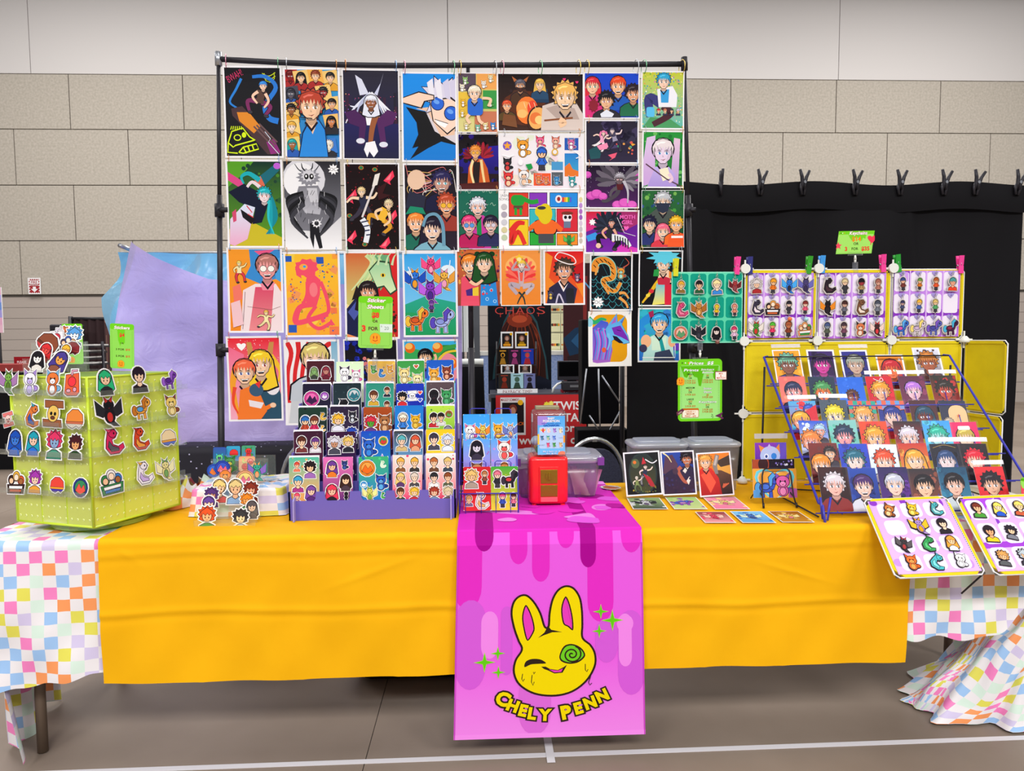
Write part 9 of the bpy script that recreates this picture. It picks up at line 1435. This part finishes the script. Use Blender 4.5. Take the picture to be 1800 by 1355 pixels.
# ---- pin boards hanging over the front edge
def pinboard(p0, p1, p2, p3, cols, rows, pins, lab, bname, bleed):
    r = (V(p1) - V(p0)); u = (V(p0) - V(p3)); W, H = r.length, u.length; c = (V(p0) + V(p1) + V(p2) + V(p3)) / 4; M = frame(c, r, u); o = empty('pin_board'); o.matrix_basis = M; tag(o, lab, 'pin board', 'pin boards')
    w_, h_ = W / 2, H / 2; e = .028; m = MB(); q = [(-w_ + e, -h_), (w_ - e, -h_), (w_, -h_ + e), (w_, h_ - e), (w_ - e, h_), (-w_ + e, h_), (-w_, h_ - e), (-w_, -h_ + e)]; m.prism([(x, y, -.004) for x, y in q], (0, 0, 1), .006); m.build('fabric_panel', YEL, o)
    m = MB(); c_ = .012; m.tube([(-w_ + c_, -h_, -.002), (w_ - c_, -h_, -.002), (w_, -h_ + c_, -.002), (w_, h_ - c_, -.002), (w_ - c_, h_, -.002), (-w_ + c_, h_, -.002), (-w_, h_ - c_, -.002), (-w_, -h_ + c_, -.002)], .003, 6, 0, True); m.build('wire_edge', mat('white_wire', 'e8e8ea', .35), o)
    for sx in (-1, 1):
        for sy in (-1, 1): m = MB(); m.prism([(sx * w_ * .995, sy * (h_ - e * .8), -.0035), (sx * w_ * .995, sy * h_ * .995, -.0035), (sx * (w_ - e * .8), sy * h_ * .995, -.0035)][::sx * sy], (0, 0, 1), .002); m.build('corner_gusset', mat('dark_gusset', '4a4238', .7), o)
    a = Art(W * .93, H * .93, .0015, 'd8b8f0', clip=0); a.bg('d4a8f4', 'd8b4f6')
    for x, y, rx, ry in ((.06, .03, .05, .04), (.44, .02, .04, .05), (.92, .06, .02, .05), (.3, .35, .02, .06), (.9, .9, .05, .06), (.06, .85, .06, .05), (.62, .62, .05, .04)): a.ell(x, y, rx, ry, VIO if y < .4 else 'c490ec')
    if bleed: a.poly([(0, .0), (.4, 0), (.3, .06), (.16, .3), (.08, .12), (0, .3)], 'a848d8'); a.poly([(0, .62), (1, .6), (1, .68), (0, .7)], 'a040d0')
    dash(a, .99, .02, .99, .98, 36); pos = cells(a, cols, rows, .06 if not bleed else 0, .94 if not bleed else 1, .03 if not bleed else 0, .98 if not bleed else 1, 'efe6fa', .06, .86)
    b_ = a.build('printed_backing', PRINT, Matrix.Translation((0, 0, .0022)), o); W2, H2 = W * .93, H * .93
    for (x, y), s in zip(pos, pins):
        if not s: continue
        kd, cs, d, k, tr = s; r_ = .027 * k; lx, ly = (x - .5) * W2, (.5 - y) * H2; pa = Art(2 * r_, 2 * r_, clip=None, back=False); motif(pa, kd, cs.split(','), .5, .5, .47, .09, '2c262c', .003, tr); pm = M @ Matrix.Translation((lx, ly, .0062)); tag(pa.build('enamel_pin', GLOSS, pm), f'{d} pin, {("top", "second", "third", "lowest")[y_of(rows, y)]} row of the {bname}', 'pin', 'enamel pins on the boards')
    return o, M, W, H
def y_of(rows, y): i = int(y * rows); return i if rows == 4 else (0, 1, 3)[min(i, 2)]
YT, ZT_ = 2.225, .815
tl_ = P(1519, 879, 2.25); tr_ = P(1665, 873, 2.25); br_ = P(1731, 1006, 2.06); bl_ = P(1574, 1017, 2.06)
o1 = pinboard(tl_, tr_, br_, bl_, 3, 4, [('C', 'c87838,f0c890,8a4a28', 'brown fox-like', 1, .5), ('C', 'f0c028,f8dc68,e0a820', 'yellow bird', .95, .3), ('S', '48a8b0,a8d8d8,e0c890', 'teal mermaid-tailed', 1, .2), None, ('D', 'a888c8,f0b828,e8a020', 'violet creature in a gold burst', 1.2, 0), ('B', '2a2428,f4d0b0,2a262c', 'black-haired man in a black shirt', 1.1, 0), ('D', '3a383c,5a5458,a83a3c', 'dark grey dog in a red scarf', 1, .3), ('S', '38a058,58c878,2a7a40', 'green dinosaur-like', 1.05, .6), ('L', 'f0a038,f4c898,d8e0e0', 'flame-haired swordsman', 1.1, .1), ('C', 'e8702c,f0a050,d85a20', 'orange seated kitten', 1.05, .1), ('S', '48b8c0,78d8d8,3a98a8', 'teal long-necked', 1.1, .7), ('C', 'f8f8fa,f0f0f4,e8e8ee', 'white ghostly', 1, .3)], 'slanted pin board with eleven enamel pins and an empty cell over the table edge', 'whole pin board', False)
tl2 = P(1681, 874, 2.25); r2 = (tr_ - tl_).normalized(); L2 = .30; u2 = (bl_ - tl_)
o2 = pinboard(tl2, tl2 + r2 * L2, tl2 + r2 * L2 + u2, tl2 + u2, 4, 3, [('B', '7a3424,f4b88a,4a9a38', 'brown-haired swimmer on lily pads', 1.15, .1), ('L', 'f0d860,f6d4b0,2a58c8', 'blond woman in a blue dress', 1.1, .1), ('B', 'f0d468,f6cca0,c85a38', 'blond man wreathed in flowers', 1.15, .2), ('B', 'd8b080,f4c8a0,e8b898', 'pale brown pair', 1.1, 0), ('B', '2a2028,f0a878,e8c828', 'bearded man on yellow leaves', 1.2, .1), ('K', '2a2630,f0c8a0,7a7c88', 'black-haired figure in a grey sleeve', 1, .3), ('B', 'a8a8c0,f0c4a0,2a2440', 'lavender-haired resting man', 1.1, .6), None, ('K', 'e0a058,f0b888,5a5c60', 'sandy-haired man in dark grey', 1.05, .2), ('K', 'b8c4cc,f0b890,3a3c48', 'silver-haired masked man', 1.1, .1), None, None], 'slanted pin board with portrait pins, cut off at the picture edge', 'cut-off pin board', True)
q = Z(1700, 1010, .6); t = o1[0]; Mi = t.matrix_basis.inverted()
b = MB(); b.tube([Mi @ P(1731, 1006, 2.075), Mi @ P(1690, 1043, 2.13)], .0028, 6); b.build('support_arm', BLKW, t)
def pin_sign(a): solid(a, .08, MG); a.rrect(0, 0, 1, .2, .08, LG); a.otxt(.5, .1, .11, 'Pins', 'w', 'a83a2c', .03, .06, shear=.2); a.txt(.5, .45, .16, '$12', RD, .04); a.txt(.5, .7, .09, '2 FOR $20', '4a4a20', .02); a.star(0, .62, .16, 'f04860')
card_sign(1794, 839, 1860, 875, 2.27, pin_sign, 'green pin price sign with a red star at the corner of the second pin board', .1)
